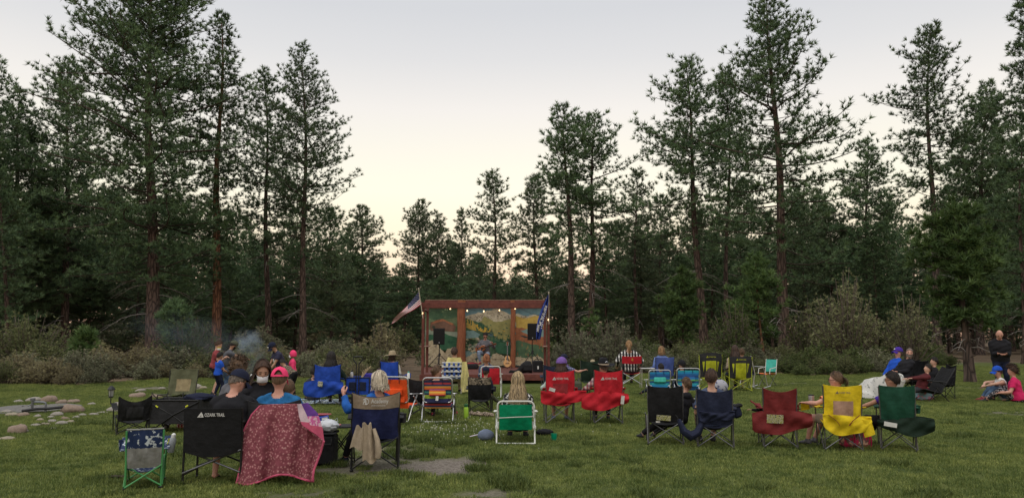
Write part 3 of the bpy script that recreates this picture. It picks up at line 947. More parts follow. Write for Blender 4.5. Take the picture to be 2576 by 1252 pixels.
# ------------------------------------------------------------------ stones, gravel bed, standpipe, lantern
def rockmat(name, a, b):
    return mat(name, a, .9, col2=b, scale=5, bump=.5, bscale=18)
M_rocks = [rockmat('granite_grey', (.18, .16, .14), (.34, .31, .27)), rockmat('granite_pink', (.17, .125, .10), (.29, .22, .17)), rockmat('granite_tan', (.20, .17, .12), (.38, .33, .25))]
def rock_mesh(seed, m):
    rr = random.Random(seed)
    o = [rr.uniform(0, 9) for _ in range(3)]
    b = MB()
    b.ell((0, 0, 0), 1, 14, 9, f=lambda u: 1 + .24 * vn((u.x + o[0], u.y + o[1], u.z + o[2]), 1.5) + .07 * vn((u.x + o[1], u.y, u.z + o[2]), 4) - .16 * max(0, u.z - .55))
    return b.mesh('rock', m, sharp=60)
ROCKS = [[rock_mesh(i * 7 + k, M_rocks[k]) for i in range(3)] for k in range(3)]
ROCK_PX = [  # x, ground row, half width px, height px, colour, label
 (35, 1090, 22, 24, 1, 'big rounded pinkish boulder nearest the camera at the left edge'), (58, 1088, 9, 9, 0, None), (10, 1106, 16, 8, 2, None), (98, 1058, 9, 7, 2, None),
 (170, 1038, 27, 22, 1, 'large flat-topped pink boulder at the right rim of the gravel bed'), (118, 1012, 16, 19, 1, 'squared brown boulder at the back of the gravel bed'),
 (78, 1010, 18, 12, 0, 'long pale stone at the back of the gravel bed'), (42, 1012, 10, 7, 0, None), (150, 1016, 12, 12, 1, None), (180, 1013, 16, 10, 1, None), (8, 1040, 14, 9, 0, None), (22, 1046, 14, 9, 2, None),
 (54, 1047, 12, 11, 1, None), (90, 1050, 9, 8, 0, None), (138, 1046, 15, 11, 0, None), (125, 1052, 9, 7, 0, None), (160, 1056, 10, 9, 1, None), (150, 1068, 14, 10, 0, None), (172, 1064, 12, 8, 2, None), (188, 1052, 9, 7, 0, None),
 (205, 1046, 9, 7, 0, None), (128, 1062, 11, 8, 0, None), (108, 1070, 12, 8, 2, None), (84, 1072, 13, 7, 0, None), (232, 1044, 12, 6, 0, None), (254, 1040, 12, 5, 0, None), (280, 1036, 17, 13, 0, 'pale domed stone just left of the black folding chair'),
 (298, 1022, 18, 12, 0, None), (228, 1018, 9, 6, 0, None), (130, 1080, 10, 6, 0, None), (340, 1000, 19, 14, 1, 'brown boulder behind the black folding chair'), (388, 1000, 16, 10, 1, None), (350, 985, 12, 8, 0, None), (405, 978, 9, 5, 0, None),
 (492, 975, 12, 9, 0, None), (508, 978, 9, 8, 2, None), (1460, 985, 14, 9, 0, None), (1525, 958, 16, 11, 2, 'tan stone in the grass left of the blue hoodie child'), (780, 968, 10, 8, 2, None), (1560, 955, 9, 6, 0, None)]
rr_ = random.Random(4)
for i, (x, y, hw, hp, k, lab) in enumerate(ROCK_PX):
    p = gp(x, y)
    p.y += hw / F * p.y * .6
    s = p.y / F
    o = link('rock', ROCKS[k][i % 3])
    o.location = (p.x, p.y, hp * s * .22); o.scale = (hw * s * 1.05, hw * s * .8, hp * s * .72); o.rotation_euler = (rr_.uniform(-.1, .1), rr_.uniform(-.1, .1), rr_.uniform(-.5, .5))
    near = 'rim of the gravel bed' if x < 310 else 'campfire' if x < 800 else 'chairs right of the stage'
    tag(o, lab or 'small %s stone in the grass near the %s' % (('grey', 'pinkish', 'tan')[k], near), 'rock', None if lab else 'small stones in the grass')
M_gravel = mat('grey_gravel', (.085, .082, .078), .95, col2=(.21, .20, .185), scale=40, bump=.6, bscale=60)
c = gp(72, 1030)
g = MB()
g.sheet(lambda u, v: (c.x + .86 * (.15 + .85 * v) * cos(u * 2 * pi) * (1 + .08 * sin(u * 17)), c.y + 1.15 * (.15 + .85 * v) * sin(u * 2 * pi) * (1 + .08 * sin(u * 13)), .03 + .05 * (1 - v) ** 2 + .008 * sin(u * 40 + v * 30)), 40, 5, .01)
g.add([(c.x + .13 * cos(a * pi / 10), c.y + .175 * sin(a * pi / 10), .075) for a in range(20)], [tuple(range(20))])
tag(g.build('gravel_bed', M_gravel), kind='structure')
M_pipe = mat('galvanised_pipe', (.16, .17, .18), .45, .2, 12, metal=.6)
M_black_pl = mat('black_plastic', (.012, .012, .013), .45, .2)
p = gp(80, 1038); s_ = p.y / F
root = empty('standpipe', (p.x, p.y, 0.02), 0, 'grey metal standpipe with a bent arm in the stone-lined gravel bed', 'pipe')
h_ = 30 * s_
MB().tube([(-.0, 0, 0), (0, 0, h_)], .026, 10).lathe([(.05, h_ - .02), (.05, h_ + .03), (.02, h_ + .035)], 10).build('riser', M_pipe, root)
MB().tube([(0, 0, h_ * .82), (.22, 0, h_ * .8), (.27, 0, h_ * .74), (.28, 0, h_ * .6), (.28, 0, 0)], .022, 8).build('arm', M_pipe, root)
MB().tube([(-.03, 0, h_ * .6), (-.08, -.02, h_ * .5)], .014, 6).build('tap', M_pipe, root)
root = empty('hose', (p.x + .25, p.y - .12, .06), .2, 'black hose lying on the gravel bed beside the standpipe', 'hose')
MB().tube([(-.35, 0, 0), (-.1, .05, .03), (.15, -.02, .04), (.4, .06, .06), (.55, .02, .03)], .028, 8).build('tube', M_black_pl, root)
MB().lathe([(.03, -.02), (.036, 0), (.03, .03)], 8, (.55, .02, .03)).build('coupling', M_pipe, root)
p = gp(278, 1018); s_ = p.y / F
root = empty('garden_lantern', (p.x, p.y, 0), 0, 'small black solar garden lantern on a stake behind the pale stones', 'lantern')
MB().tube([(0, 0, 0), (0, 0, .2)], .012, 6).build('stake', M_black_pl, root)
MB().lathe([(.045, .20), (.05, .21), (.06, .34), (.055, .345)], 6).build('lamp_glass', mat('lantern_glass', (.28, .28, .27), .3, .2), root)
lc = MB().lathe([(.09, .345), (.1, .355), (.05, .42), (.015, .44)], 6).build('lantern_cap', M_black_pl, root)
MB().lathe([(.035, .165), (.06, .185), (.055, .20)], 6).build('collar', M_black_pl, root)
for k in range(4):
    a = k * pi / 2 + .3
    MB().tube([(cos(a) * .056, sin(a) * .056, .2), (cos(a) * .066, sin(a) * .066, .345)], .005, 4).build('rib', M_black_pl, root)
# dropped stick in the foreground lawn
p = gp(300, 1204)
MBs = MB().tube([(p.x - .18, p.y + .06, .012), (p.x - .05, p.y, .03), (p.x + .1, p.y + .02, .02), (p.x + .2, p.y - .02, .02)], [.012, .016, .012, .006], 6)
tag(MBs.build('stick', M_limb), 'short dark stick lying in the grass left of the small green-framed chair', 'stick')
# ------------------------------------------------------------------ stage
def cv(cx, cy):                 # pixels of the stage close-up -> view pixels
    return 971.1 + cx * .22453, 715.6 + cy * .22453
ZF = .30                        # stage floor height
YF, YB = 26.4, 33.0
def wood(name, a, b, st=(1, 1, 1), rough=.75):
    return mat(name, a, rough, col2=b, scale=6, bump=.35, bscale=30, stretch=st)
M_red = wood('barn_red_paint', (.085, .026, .020), (.165, .050, .036), (1, 1, 1))
M_deck = wood('red_deck_boards', (.10, .034, .028), (.16, .058, .045), (1.0, 8, 1))
M_log = wood('peeled_log', (.15, .048, .022), (.30, .11, .05), (5, 5, .6))
M_steel = mat('brushed_steel', (.42, .42, .43), .35, .1, metal=.8)
M_white_pl = mat('white_plastic', (.7, .7, .68), .45, .05)
M_wire = mat('black_cable', (.01, .01, .01), .6, .1)
stage = empty('stage', (-.9, 29.5, 0), 0, 'dark red wooden stage platform with post frame and painted backdrop', 'stage')
def sp(b, name, m, parent=stage, **k):
    o = b.build(name, m, parent, **k)
    if parent is stage:
        o.matrix_parent_inverse = Matrix.Translation((.9, -29.5, 0))
    return o
xl, xr = xat(1058, YF, .3), xat(1384, YF, .3)
xbl, xbr = xat(1068, YB, 1), xat(1376, YB, 1)
NB = 22
for i in range(NB):             # deck boards run left to right
    t0, t1 = i / NB, (i + 1) / NB
    y0, y1 = YF + (YB - YF) * t0, YF + (YB - YF) * t1 - .012
    a0, b0 = xl + (xbl - xl) * t0, xr + (xbr - xr) * t0
    a1, b1 = xl + (xbl - xl) * t1, xr + (xbr - xr) * t1
    dz = .003 * ((i * 7) % 3)
    b = MB()
    b.add([(a0, y0, ZF - .03), (b0, y0, ZF - .03), (b1, y1, ZF - .03), (a1, y1, ZF - .03), (a0, y0, ZF + dz), (b0, y0, ZF + dz), (b1, y1, ZF + dz), (a1, y1, ZF + dz)],
          [(0, 3, 2, 1), (4, 5, 6, 7), (0, 1, 5, 4), (1, 2, 6, 5), (2, 3, 7, 6), (3, 0, 4, 7)])
    sp(b, 'deck_board', M_deck, smooth=False)
sp(MB().box(((xl + xr) / 2, YF - .022, ZF - .09), (xr - xl + .06, .04, .20), bev=.006), 'fascia', M_red)
sp(MB().box(((xl + xr) / 2, YF + .6, .06), (xr - xl - .4, .3, .2)), 'skid_beam', M_wire)
Zt = at(1200, 760, YF).z
Zb = at(1200, 774.8, YF).z
PW = .085
def post(xp, Y, z0, z1, w=PW, nm='post'):
    return sp(MB().box((xat(xp, Y, 1.4), Y, (z0 + z1) / 2), (w, w, z1 - z0), bev=.006), nm, M_red)
post(1063.8, YF + .1, ZF, Zb); post(1380, YF + .1, ZF, Zb)
post(1075, YF + 1.7, ZF, Zb + .1); post(1370.5, YF + 1.7, ZF, Zb + .1)
sp(MB().box(((xat(1058, YF, 2.6) + xat(1385, YF, 2.6)) / 2, YF + .1, (Zb + Zt) / 2), (xat(1385, YF, 2.6) - xat(1058, YF, 2.6), .12, Zt - Zb), bev=.008), 'header_beam', M_red)
for xp in (1063.8, 1380):       # side rails joining front and rear posts, with small shelves
    xf, xk = xat(xp, YF + .1, 1.4), xat(1075 if xp < 1200 else 1370.5, YF + 1.7, 1.4)
    for z in (Zb - .05, ):
        sp(MB().tube([(xf, YF + .15, z), (xk, YF + 1.66, z)], .05, 4), 'side_rail', M_red, smooth=False)
    zs = at(xp, cv(0, 690)[1], YF + .9).z
    sp(MB().box(((xf + xk) / 2, YF + .9, zs), (.22, 1.5, .035), bev=.004), 'side_shelf', wood('shelf_wood', (.2, .11, .08), (.32, .2, .15)))
def log_post(x0, x1, seed):
    Y = 32.6
    xa, xb = xat(x0, Y, 1.5), xat(x1, Y, 1.5)
    r = (xb - xa) / 2
    pts = [((xa + xb) / 2 + .015 * sin(i * 1.3 + seed), Y, ZF + i * .28) for i in range(11)]
    sp(MB().tube(pts, [r * (1.12 if i == 0 else 1.04 - .012 * i + .015 * sin(i * 2.1 + seed)) for i in range(11)], 18), 'log_post', M_log)
log_post(1149.6, 1171.5, 1); log_post(1284, 1296.8, 4)
sp(MB().box(((xbl + xbr) / 2, YB - .1, 3.0), (xbr - xbl, .16, .22), bev=.01), 'rear_beam', M_red)
sp(MB().box(((xbl + xbr) / 2, YB + .08, 1.7), (xbr - xbl, .04, 2.9)), 'back_wall', wood('plywood', (.12, .09, .06), (.2, .15, .1)))
# mural: flat painted picture on three panels behind the logs
PAL = dict(sky=((.10, .19, .22), (.16, .26, .28)), cream=((.36, .30, .20), (.60, .54, .40)), rock=((.10, .085, .065), (.30, .25, .18)), gold=((.30, .19, .04), (.48, .34, .08)), yellow=((.40, .24, .03), (.55, .38, .06)),
           hill=((.17, .17, .06), (.30, .27, .10)), green=((.035, .075, .04), (.08, .14, .07)), deep=((.012, .06, .03), (.035, .11, .055)), teal=((.10, .17, .16), (.18, .27, .25)), rust=((.20, .07, .03), (.33, .13, .06)),
           stone=((.24, .20, .12), (.48, .41, .28)), mist=((.09, .13, .06), (.16, .20, .10)), cabin=((.09, .05, .03), (.17, .09, .06)), meadow=((.14, .18, .13), (.24, .27, .20)), dark=((.02, .03, .02), (.05, .06, .03)))
PK = list(PAL)
PM = [mat('mural_' + k, PAL[k][0], .7, col2=PAL[k][1], scale=9 if k in ('cream', 'stone') else 5, bump=.1, detail=8) for k in PK]
mb = MB(); layer = [0]
rm = random.Random(8)
def paint(pts, key, rough=6, seg=4):
    layer[0] += 1
    out = []
    n = len(pts)
    for i in range(n):
        (x0, y0), (x1, y1) = pts[i], pts[(i + 1) % n]
        for k in range(seg):
            t = k / seg
            out.append((x0 + (x1 - x0) * t + rm.uniform(-rough, rough), y0 + (y1 - y0) * t + rm.uniform(-rough, rough)))
    Y = YB + .055 - layer[0] * .0006
    vs = [at(*cv(min(1788, max(440, x)), min(915, max(225, y))), Y) for x, y in out]
    mb.add(vs, [tuple(range(len(vs)))], PK.index(key))
paint([(440, 225), (1788, 225), (1788, 915), (440, 915)], 'sky', 0, 1)
paint([(440, 225), (820, 225), (820, 915), (440, 915)], 'mist', 3)
paint([(440, 225), (820, 225), (820, 350), (640, 400), (440, 380)], 'green', 8)
paint([(880, 365), (930, 342), (985, 330), (1030, 312), (1080, 318), (1130, 290), (1180, 285), (1240, 262), (1275, 285), (1320, 300), (1395, 338), (1470, 322), (1530, 345), (1590, 352), (1650, 330), (1720, 345), (1788, 350), (1788, 460), (880, 460)], 'cream', 4, 3)
for k in range(150):             # crevices in the painted peaks
    x = rm.uniform(900, 1770); y = 345 + rm.uniform(-10, 62) - 45 * math.exp(-((x - 1220) / 110) ** 2)
    l = rm.uniform(14, 40); a = rm.uniform(-.9, .9) + .5; w = rm.uniform(3, 9)
    paint([(x, y), (x + l * cos(a), y + l * sin(a)), (x + l * .6 * cos(a) - w, y + l * .6 * sin(a) + w)], 'rock', 1.5, 2)
paint([(1040, 440), (1100, 355), (1180, 400), (1230, 450), (1200, 520), (1060, 500)], 'hill', 6)
paint([(880, 370), (1000, 410), (1120, 450), (1190, 540), (1050, 540), (880, 470)], 'green', 8)
paint([(880, 470), (1000, 500), (1100, 545), (1390, 640), (1390, 915), (880, 915)], 'green', 8)
paint([(1180, 400), (1290, 420), (1390, 380), (1395, 640), (1250, 600), (1190, 540)], 'hill', 8)
paint([(1000, 440), (1060, 455), (1170, 500), (1165, 530), (1100, 540), (1030, 510)], 'yellow', 6)
paint([(890, 390), (940, 380), (1000, 450), (1020, 520), (900, 480)], 'gold', 8)
for k in range(26):              # painted conifers
    x = rm.uniform(900, 1160); y = 395 + (x - 900) * .42 + rm.uniform(-10, 40); h = rm.uniform(25, 55)
    paint([(x - 8, y), (x, y - h), (x + 8, y)], 'deep', 2, 2)
for k in range(10):
    x = rm.uniform(1190, 1390); y = 600 + rm.uniform(-20, 60)
    paint([(x - 9, y), (x, y - rm.uniform(30, 70)), (x + 9, y)], 'deep', 2, 2)
for k in range(150):             # dabs of paint on the slopes
    x = rm.uniform(890, 1390); y = rm.uniform(430, 800); r = rm.uniform(5, 16)
    paint([(x - r, y), (x, y - r * .7), (x + r, y - r * .1), (x + r * .3, y + r * .6)], rm.choice(['green', 'hill', 'deep', 'mist', 'gold', 'green', 'hill'] if y < 620 else ['green', 'deep', 'mist', 'green', 'meadow']), 2, 1)
for k in range(70):
    x = rm.uniform(1455, 1770); y = rm.uniform(370, 620); r = rm.uniform(5, 16)
    paint([(x - r, y), (x, y - r * .6), (x + r, y - r * .1), (x + r * .3, y + r * .5)], rm.choice(['gold', 'hill', 'rust', 'mist', 'yellow']), 2, 1)
for k in range(70):
    x = rm.uniform(450, 800); y = rm.uniform(240, 720); r = rm.uniform(6, 20)
    paint([(x - r * .5, y), (x, y - r), (x + r * .5, y - r * .1), (x + r * .2, y + r * .5)], rm.choice(['green', 'mist', 'deep', 'green']), 2, 1)
paint([(895, 520), (990, 510), (1060, 560), (1020, 600), (900, 600)], 'teal', 7)
paint([(1190, 620), (1390, 650), (1390, 780), (1240, 760)], 'deep', 10)
paint([(895, 740), (960, 735), (1180, 800), (1180, 900), (895, 880)], 'teal', 7)
for k in range(46):
    x = rm.uniform(895, 1040); y = rm.uniform(590, 750); r = rm.uniform(6, 24)
    paint([(x - r, y), (x - r * .4, y - r * .7), (x + r * .6, y - r * .6), (x + r, y + r * .1), (x, y + r * .5)], rm.choice(['stone', 'rock', 'meadow', 'mist']), 2, 2)
paint([(1450, 350), (1560, 380), (1700, 350), (1788, 370), (1788, 520), (1450, 500)], 'gold', 9)
paint([(1450, 470), (1600, 500), (1788, 480), (1788, 620), (1450, 560)], 'rust', 9)
paint([(1500, 515), (1600, 495), (1788, 500), (1788, 585), (1640, 580)], 'teal', 5)
paint([(1450, 545), (1600, 600), (1788, 590), (1788, 720), (1450, 720)], 'rust', 10)
paint([(1450, 620), (1570, 640), (1788, 720), (1788, 860), (1450, 830)], 'green', 12)
for k in range(30):
    x = rm.uniform(1455, 1770); y = rm.uniform(620, 840)
    paint([(x - 5, y), (x, y - rm.uniform(20, 60)), (x + 5, y)], rm.choice(['hill', 'rust', 'green', 'deep']), 2, 2)
paint([(440, 505), (560, 500), (800, 530), (800, 590), (440, 560)], 'meadow', 8)
paint([(480, 560), (640, 540), (800, 600), (800, 740), (620, 740), (440, 640)], 'deep', 12)
paint([(490, 470), (500, 420), (620, 380), (740, 430), (780, 470), (770, 525), (500, 515)], 'cabin', 5)
paint([(485, 445), (560, 400), (640, 385), (760, 440), (740, 455), (640, 405)], 'rust', 3)
paint([(520, 460), (550, 460), (550, 490), (520, 490)], 'dark', 1)
for (x, y, w, h) in ((510, 900, 120, 285), (600, 910, 90, 200), (735, 900, 100, 200), (940, 905, 75, 110), (1100, 905, 90, 110), (1230, 905, 75, 135), (1300, 905, 60, 95), (1500, 905, 90, 100), (1590, 905, 80, 95), (1700, 905, 90, 110), (1000, 820, 60, 60), (1260, 830, 70, 55)):
    paint([(x - w, y), (x - w * .9, y - h * .5), (x - w * .5, y - h * .9), (x + w * .1, y - h), (x + w * .65, y - h * .75), (x + w, y - h * .25), (x + w, y)], 'stone', 8)
    for q in range(4):
        a, b_ = x + rm.uniform(-.6, .5) * w, y - rm.uniform(.15, .8) * h
        paint([(a, b_), (a + w * .3, b_ - h * .12), (a + w * .28, b_ + 6)], 'rock', 3, 2)
mo = sp(mb, 'mural', PM, smooth=False)
# string of bulbs
M_bulb = mat('lit_bulb', (1, .8, .5), .4, 0, emit=((1.0, .66, .32), 2.6))
bulbs = [(408, 320, YF), (720, 268, 28.6), (910, 292, 31.8), (1095, 298, 31.8), (1270, 286, 31.8), (1447, 266, 28.6), (1820, 392, YF)]
cord = []
for (cx, cy, Y) in bulbs:
    p = at(*cv(cx, cy), Y)
    zt = min(Zb + .02, p.z + .14)
    cord.append(Vector((p.x, p.y, p.z + .12)))
    root = empty('string_light', tuple(p), 0, None, 'light bulb', 'bulbs of the stage string lights')
    MB().lathe([(.008, -.034), (.020, -.026), (.024, -.008), (.018, .020), (.014, .035)], 10).build('bulb', M_bulb, root)
    MB().lathe([(.020, .038), (.022, .085), (.008, .12)], 8).build('socket', M_wire, root)
    root['label'] = 'warm lit bulb hanging ' + ('on the left stage post below the striped flag' if cx == 408 else 'on the right stage post by the blue flag' if cx == 1820 else 'left of the left log post, over the left loudspeaker' if cx == 720 else
        'just right of the left log post' if cx == 910 else 'in the middle of the stage, above the mountains' if cx == 1095 else 'left of the right log post, by the painted peak' if cx == 1270 else 'at the head of the right log post')
b = MB()
for a, c_ in zip(cord, cord[1:]):
    b.tube([a.lerp(c_, t) + Vector((0, 0, -.10 * 4 * t * (1 - t))) for t in [i / 8 for i in range(9)]], .006, 4)
tag(b.build('light_cable', M_wire), 'black cable of the string lights strung across the stage', 'cable')
# flags
M_fr, M_fw, M_fb = mat('flag_red', (.36, .025, .05), .8, .1), mat('flag_white', (.62, .6, .6), .8, .05), mat('flag_navy', (.018, .022, .075), .8, .1)
M_fblue = mat('flag_blue', (.018, .042, .22), .75, .2, 4)
M_pole = mat('flag_pole', (.45, .40, .30), .5, .1)
def flag_root(pole_top, pole_bot, Y, lab):
    a, b_ = at(*pole_top, Y), at(*pole_bot, Y)
    root = empty('flag', tuple(b_), 0, lab, 'flag')
    def put(mb_, nm, m, **k):
        o = mb_.build(nm, m, root, **k); o.matrix_parent_inverse = Matrix.Translation(-b_); return o
    put(MB().tube([b_, a], .012, 8), 'pole', M_pole)
    put(MB().ell(a, .028, 8, 6), 'finial', M_pole)
    return root, put
Yg = YF - .15
root, put = flag_root((1053, 726), (1064, 800), Yg, 'red, white and blue striped flag with stars blowing left off the stage')
A, B_, C_, D_ = [at(*q, Yg) for q in ((1053.8, 733), (1060.5, 765), (987, 806), (982, 813))]
def us(u, v):                   # u along the fly, v down the hoist
    top = A.lerp(C_, u) ; bot = B_.lerp(D_, u)
    p = top.lerp(bot, v)
    bulge = (.16 * sin(pi * u) * (1 - .4 * v))
    return p + Vector((0, .16 * sin(u * 7 + v * 2) * u, -bulge * .25 + .03 * sin(u * 9 + v * 3) * u))
nu, nv = 26, 26
fm = MB()
P_ = [[us(i / nu, j / nv) for j in range(nv + 1)] for i in range(nu + 1)]
fs, ms = [], []
vs = [p for r_ in P_ for p in r_]
for i in range(nu):
    for j in range(nv):
        stripe = j // 2
        mi = 2 if (i < nu * .42 and stripe < 7) else (0 if stripe % 2 == 0 else 1)
        fs.append((i * (nv + 1) + j, (i + 1) * (nv + 1) + j, (i + 1) * (nv + 1) + j + 1, i * (nv + 1) + j + 1)); ms.append(mi)
for f_, m_ in zip(fs, ms):
    pass
fm.v = [tuple(v) for v in vs]; fm.f = fs; fm.m = ms
cl = put(fm, 'cloth', [M_fr, M_fw, M_fb])
sb = MB()
for r_ in range(5):
    for c_ in range(6):
        u, v = .035 + .066 * c_ + (.03 if r_ % 2 else 0), .05 + .10 * r_
        o_ = us(u, v); du = (us(u + .02, v) - o_).normalized(); dv = (us(u, v + .02) - o_).normalized(); nn_ = Vector((0, -.006, 0))
        pts5 = [o_ + nn_ + (du * cos(k * pi / 5 + pi / 2) + dv * sin(k * pi / 5 + pi / 2)) * (.006 if k % 2 else .014) for k in range(10)]
        sb.add(pts5, [tuple(range(10))])
o = sb.build('stars', M_fw, cl, smooth=False); o['kind'] = 'stuff'

root, put = flag_root((1380.6, 736), (1381, 815), Yg, 'blue flag with white lettering hanging limp at the right end of the stage')
A, B_ = at(1379, 741, Yg), at(1380, 782, Yg)
edgeL = [at(*cv(x, y), Yg) for x, y in ((1812, 118), (1770, 200), (1735, 290), (1700, 400), (1682, 500), (1682, 610))]
edgeR = [at(*cv(x, y), Yg) for x, y in ((1822, 112), (1818, 200), (1800, 300), (1772, 400), (1750, 510), (1728, 615))]
def nv_(u, v):
    k = min(4, int(v * 5)); f = v * 5 - k
    l, r_ = edgeL[k].lerp(edgeL[k + 1], f), edgeR[k].lerp(edgeR[k + 1], f)
    p = l.lerp(r_, u)
    return p + Vector((0, .07 * sin(u * 11 + v * 4) , 0))
cl = put(MB().sheet(nv_, 18, 20, .003), 'cloth', M_fblue)
lb = MB()
def along(txt, v0, v1, u0, size, m, nm):
    n = len(txt)
    for i, ch in enumerate(txt):
        v = v0 + (v1 - v0) * (i + .5) / n
        me = textmesh(ch, size, m, .002, nm, bold=.004)
        p = nv_(u0, v); d = (nv_(u0, v + .02) - nv_(u0, v - .02)).normalized()
        o = link(nm, me, cl)
        ang = atan2(d.z, d.x)
        pu = Vector((d.x, 0, d.z)).normalized(); pr = Vector((-pu.z, 0, pu.x))
        M_ = Matrix(((pu.x, pr.x, 0, p.x), (0, 0, -1, p.y - .09), (pu.z, pr.z, 0, p.z), (0, 0, 0, 1)))
        o.matrix_basis = M_
along('NEVADA',   .28, .72, .55, .20, M_fw, 'letter')
stb = MB()
for i in range(26):
    u, v = (.15 + .25 * ((i * 5) % 3) / 2, .70 + .28 * (i / 26)) if i < 14 else (.78, .3 + .5 * (i - 14) / 12)
    p = nv_(min(.95, u), min(.98, v)) + Vector((0, -.085, 0))
    stb.add([p + Vector((cos(k * pi / 5 + pi / 2), 0, sin(k * pi / 5 + pi / 2))) * (.012 if k % 2 else .026) for k in range(10)], [tuple(range(10))])
o = stb.build('stars', M_fw, cl, smooth=False); o['kind'] = 'stuff'

# loudspeakers on tripods
M_spk = mat('speaker_black', (.010, .010, .011), .6, .2, 30)
M_grille = mat('speaker_grille', (.007, .007, .008), .5, .4, 120, metal=.3)
def speaker(cx0, cx1, cyt, cyb, Y, foot, lab1, lab2):
    xa, xb = xat(cv(cx0, 0)[0], Y, 1.4), xat(cv(cx1, 0)[0], Y, 1.4)
    zt, zb = at(*cv((cx0 + cx1) / 2, cyt), Y).z, at(*cv((cx0 + cx1) / 2, cyb), Y).z
    xc, w, h = (xa + xb) / 2, xb - xa, zt - zb
    root = empty('loudspeaker', (xc, Y, zb), 0, lab1, 'loudspeaker')
    poly = [(-w / 2, 0), (w / 2, 0), (w / 2, h), (-w / 2, h)]
    b = MB()
    b.add([(-w / 2, -.2, 0), (w / 2, -.2, 0), (w / 2, -.2, h), (-w / 2, -.2, h), (-w * .32, .2, 0), (w * .32, .2, 0), (w * .32, .2, h), (-w * .32, .2, h)],
          [(0, 1, 2, 3), (5, 4, 7, 6), (1, 5, 6, 2), (4, 0, 3, 7), (3, 2, 6, 7), (0, 4, 5, 1)])
    b.build('cabinet', M_spk, root, smooth=False)
    MB().box((0, -.208, h * .5), (w * .92, .02, h * .94), bev=.008).build('grille', M_grille, root)
    MB().box((w * .02, -.222, h * .12), (.025, .006, .05), bev=.002).build('badge', mat('badge_silver', (.4, .4, .42), .4, .05), root)
    MB().tube([(-w * .42, 0, h * .45), (-w * .5, 0, h * .5), (-w * .42, 0, h * .58)], .012, 6).build('handle', M_spk, root)
    zf = ZF + .004
    st = empty('speaker_stand', (xc, Y, zf), 0, lab2, 'stand')
    H = zb - zf
    MB().tube([(0, 0, .12), (0, 0, H + .08)], .02, 10).build('pole', M_spk, st)
    MB().lathe([(.036, H * .50), (.036, H * .62), (.024, H * .64)], 10).build('collar', M_spk, st)
    hub = H * .56
    for k in range(3):
        a = k * 2 * pi / 3 + .5
        lg = MB().tube([(cos(a) * .03, sin(a) * .03, hub), (cos(a) * foot, sin(a) * foot, .01)], .014, 6).build('leg', M_spk, st)
        MB().tube([(cos(a) * .02, sin(a) * .02, .16), (cos(a) * foot * .55, sin(a) * foot * .55, hub * .46)], .009, 5).build('brace', M_spk, st)
        MB().ell((cos(a) * foot, sin(a) * foot, .015), .02, 6, 4).build('rubber_foot', M_wire, lg)
    MB().lathe([(.012, 0), (.018, .03), (.012, .06)], 6, (.045, 0, H * .6 - .03)).build('knob', M_spk, st)
speaker(534, 662, 488, 670, 31.6, .62, 'black loudspeaker on a tripod at the left of the stage', 'black tripod stand under the left loudspeaker')
speaker(1584, 1692, 434, 620, 31.6, .55, 'black loudspeaker at the right of the stage, half covered by the blue flag', 'black tripod stand under the right loudspeaker')

# guitars
M_spruce = mat('spruce_top', (.50, .27, .10), .35, .15, 6, stretch=(12, 1, 1), coat=.4)
M_cedar = mat('cedar_top', (.34, .12, .045), .35, .15, 6, stretch=(12, 1, 1), coat=.4)
M_mahog = mat('mahogany_side', (.16, .06, .03), .4, .2, 6, coat=.3)
M_ebony = mat('ebony', (.02, .014, .012), .5, .1)
def guitar(loc, rot, sc, top, lab):
    root = empty('guitar', loc, 0, lab, 'guitar', None, sc)
    root.rotation_euler = rot
    out = []
    for i in range(40):
        t = i / 40 * 2 * pi
        z = .25 - .25 * cos(t)                         # 0 bottom .. .5 top
        w = .195 * sqrt(max(0, 1 - ((z - .16) / .162) ** 2)) if z < .22 else None
        q = z / .5
        w = .2 * sin(pi * min(1, q * 1.02)) ** .55 * (1.0 - .28 * q) - .055 * math.exp(-((q - .6) / .13) ** 2)
        out.append(((1 if t < pi else -1) * max(.0, w), z))
    b = MB(); b.prism(out, -.04, .06); bo = b.build('body', M_mahog, root, sharp=60)
    b = MB(); b.prism([(x * .985, .003 + z * .988) for x, z in out], -.046, -.039); b.build('soundboard', top, root, sharp=60)
    MB().rings([[Vector((.05 * cos(a * pi / 10), -.0485, .33 + .05 * sin(a * pi / 10))) for a in range(20)], [Vector((.05 * cos(a * pi / 10), -.0468, .33 + .05 * sin(a * pi / 10))) for a in range(20)]]).build('sound_hole', M_ebony, root)
    MB().prism([(.03, .27), (.085, .22), (.1, .26), (.06, .33)], -.0486, -.0466).build('pick_guard', M_ebony, root, smooth=False)
    MB().box((0, -.052, .15), (.16, .012, .028), bev=.004).build('bridge', M_ebony, root)
    MB().box((0, -.045, .66), (.05, .03, .46), bev=.008).build('neck', M_mahog, root)
    MB().box((0, -.0635, .62), (.05, .006, .54)).build('fretboard', M_ebony, root)
    hd = MB().box((0, -.035, .96), (.072, .018, .17), (.2, 0, 0), bev=.004).build('headstock', M_mahog, root)
    for s_ in (-1, 1):
        for k in range(3):
            MB().tube([(s_ * .03, -.03, .91 + .045 * k), (s_ * .055, -.03, .91 + .045 * k)], .007, 6).build('tuning_peg', M_steel, hd)
    sb_ = MB()
    for k in range(6):
        sb_.tube([(-.02 + .008 * k, -.069, .15), (-.016 + .0064 * k, -.069, .88)], .0009, 3)
    o = sb_.build('strings', M_steel, root); o['kind'] = 'stuff'
    return root
gY = 31.4
pg_ = at(*cv(1360, 925), gY)
guitar((pg_.x, gY, ZF + .06), (-.15, 0, 0), .98, M_spruce, 'blond acoustic guitar standing upright on the stage floor beside the right log')
gs = empty('guitar_stand', (pg_.x, gY, ZF + .004), 0, 'low black stand holding the blond acoustic guitar', 'stand')
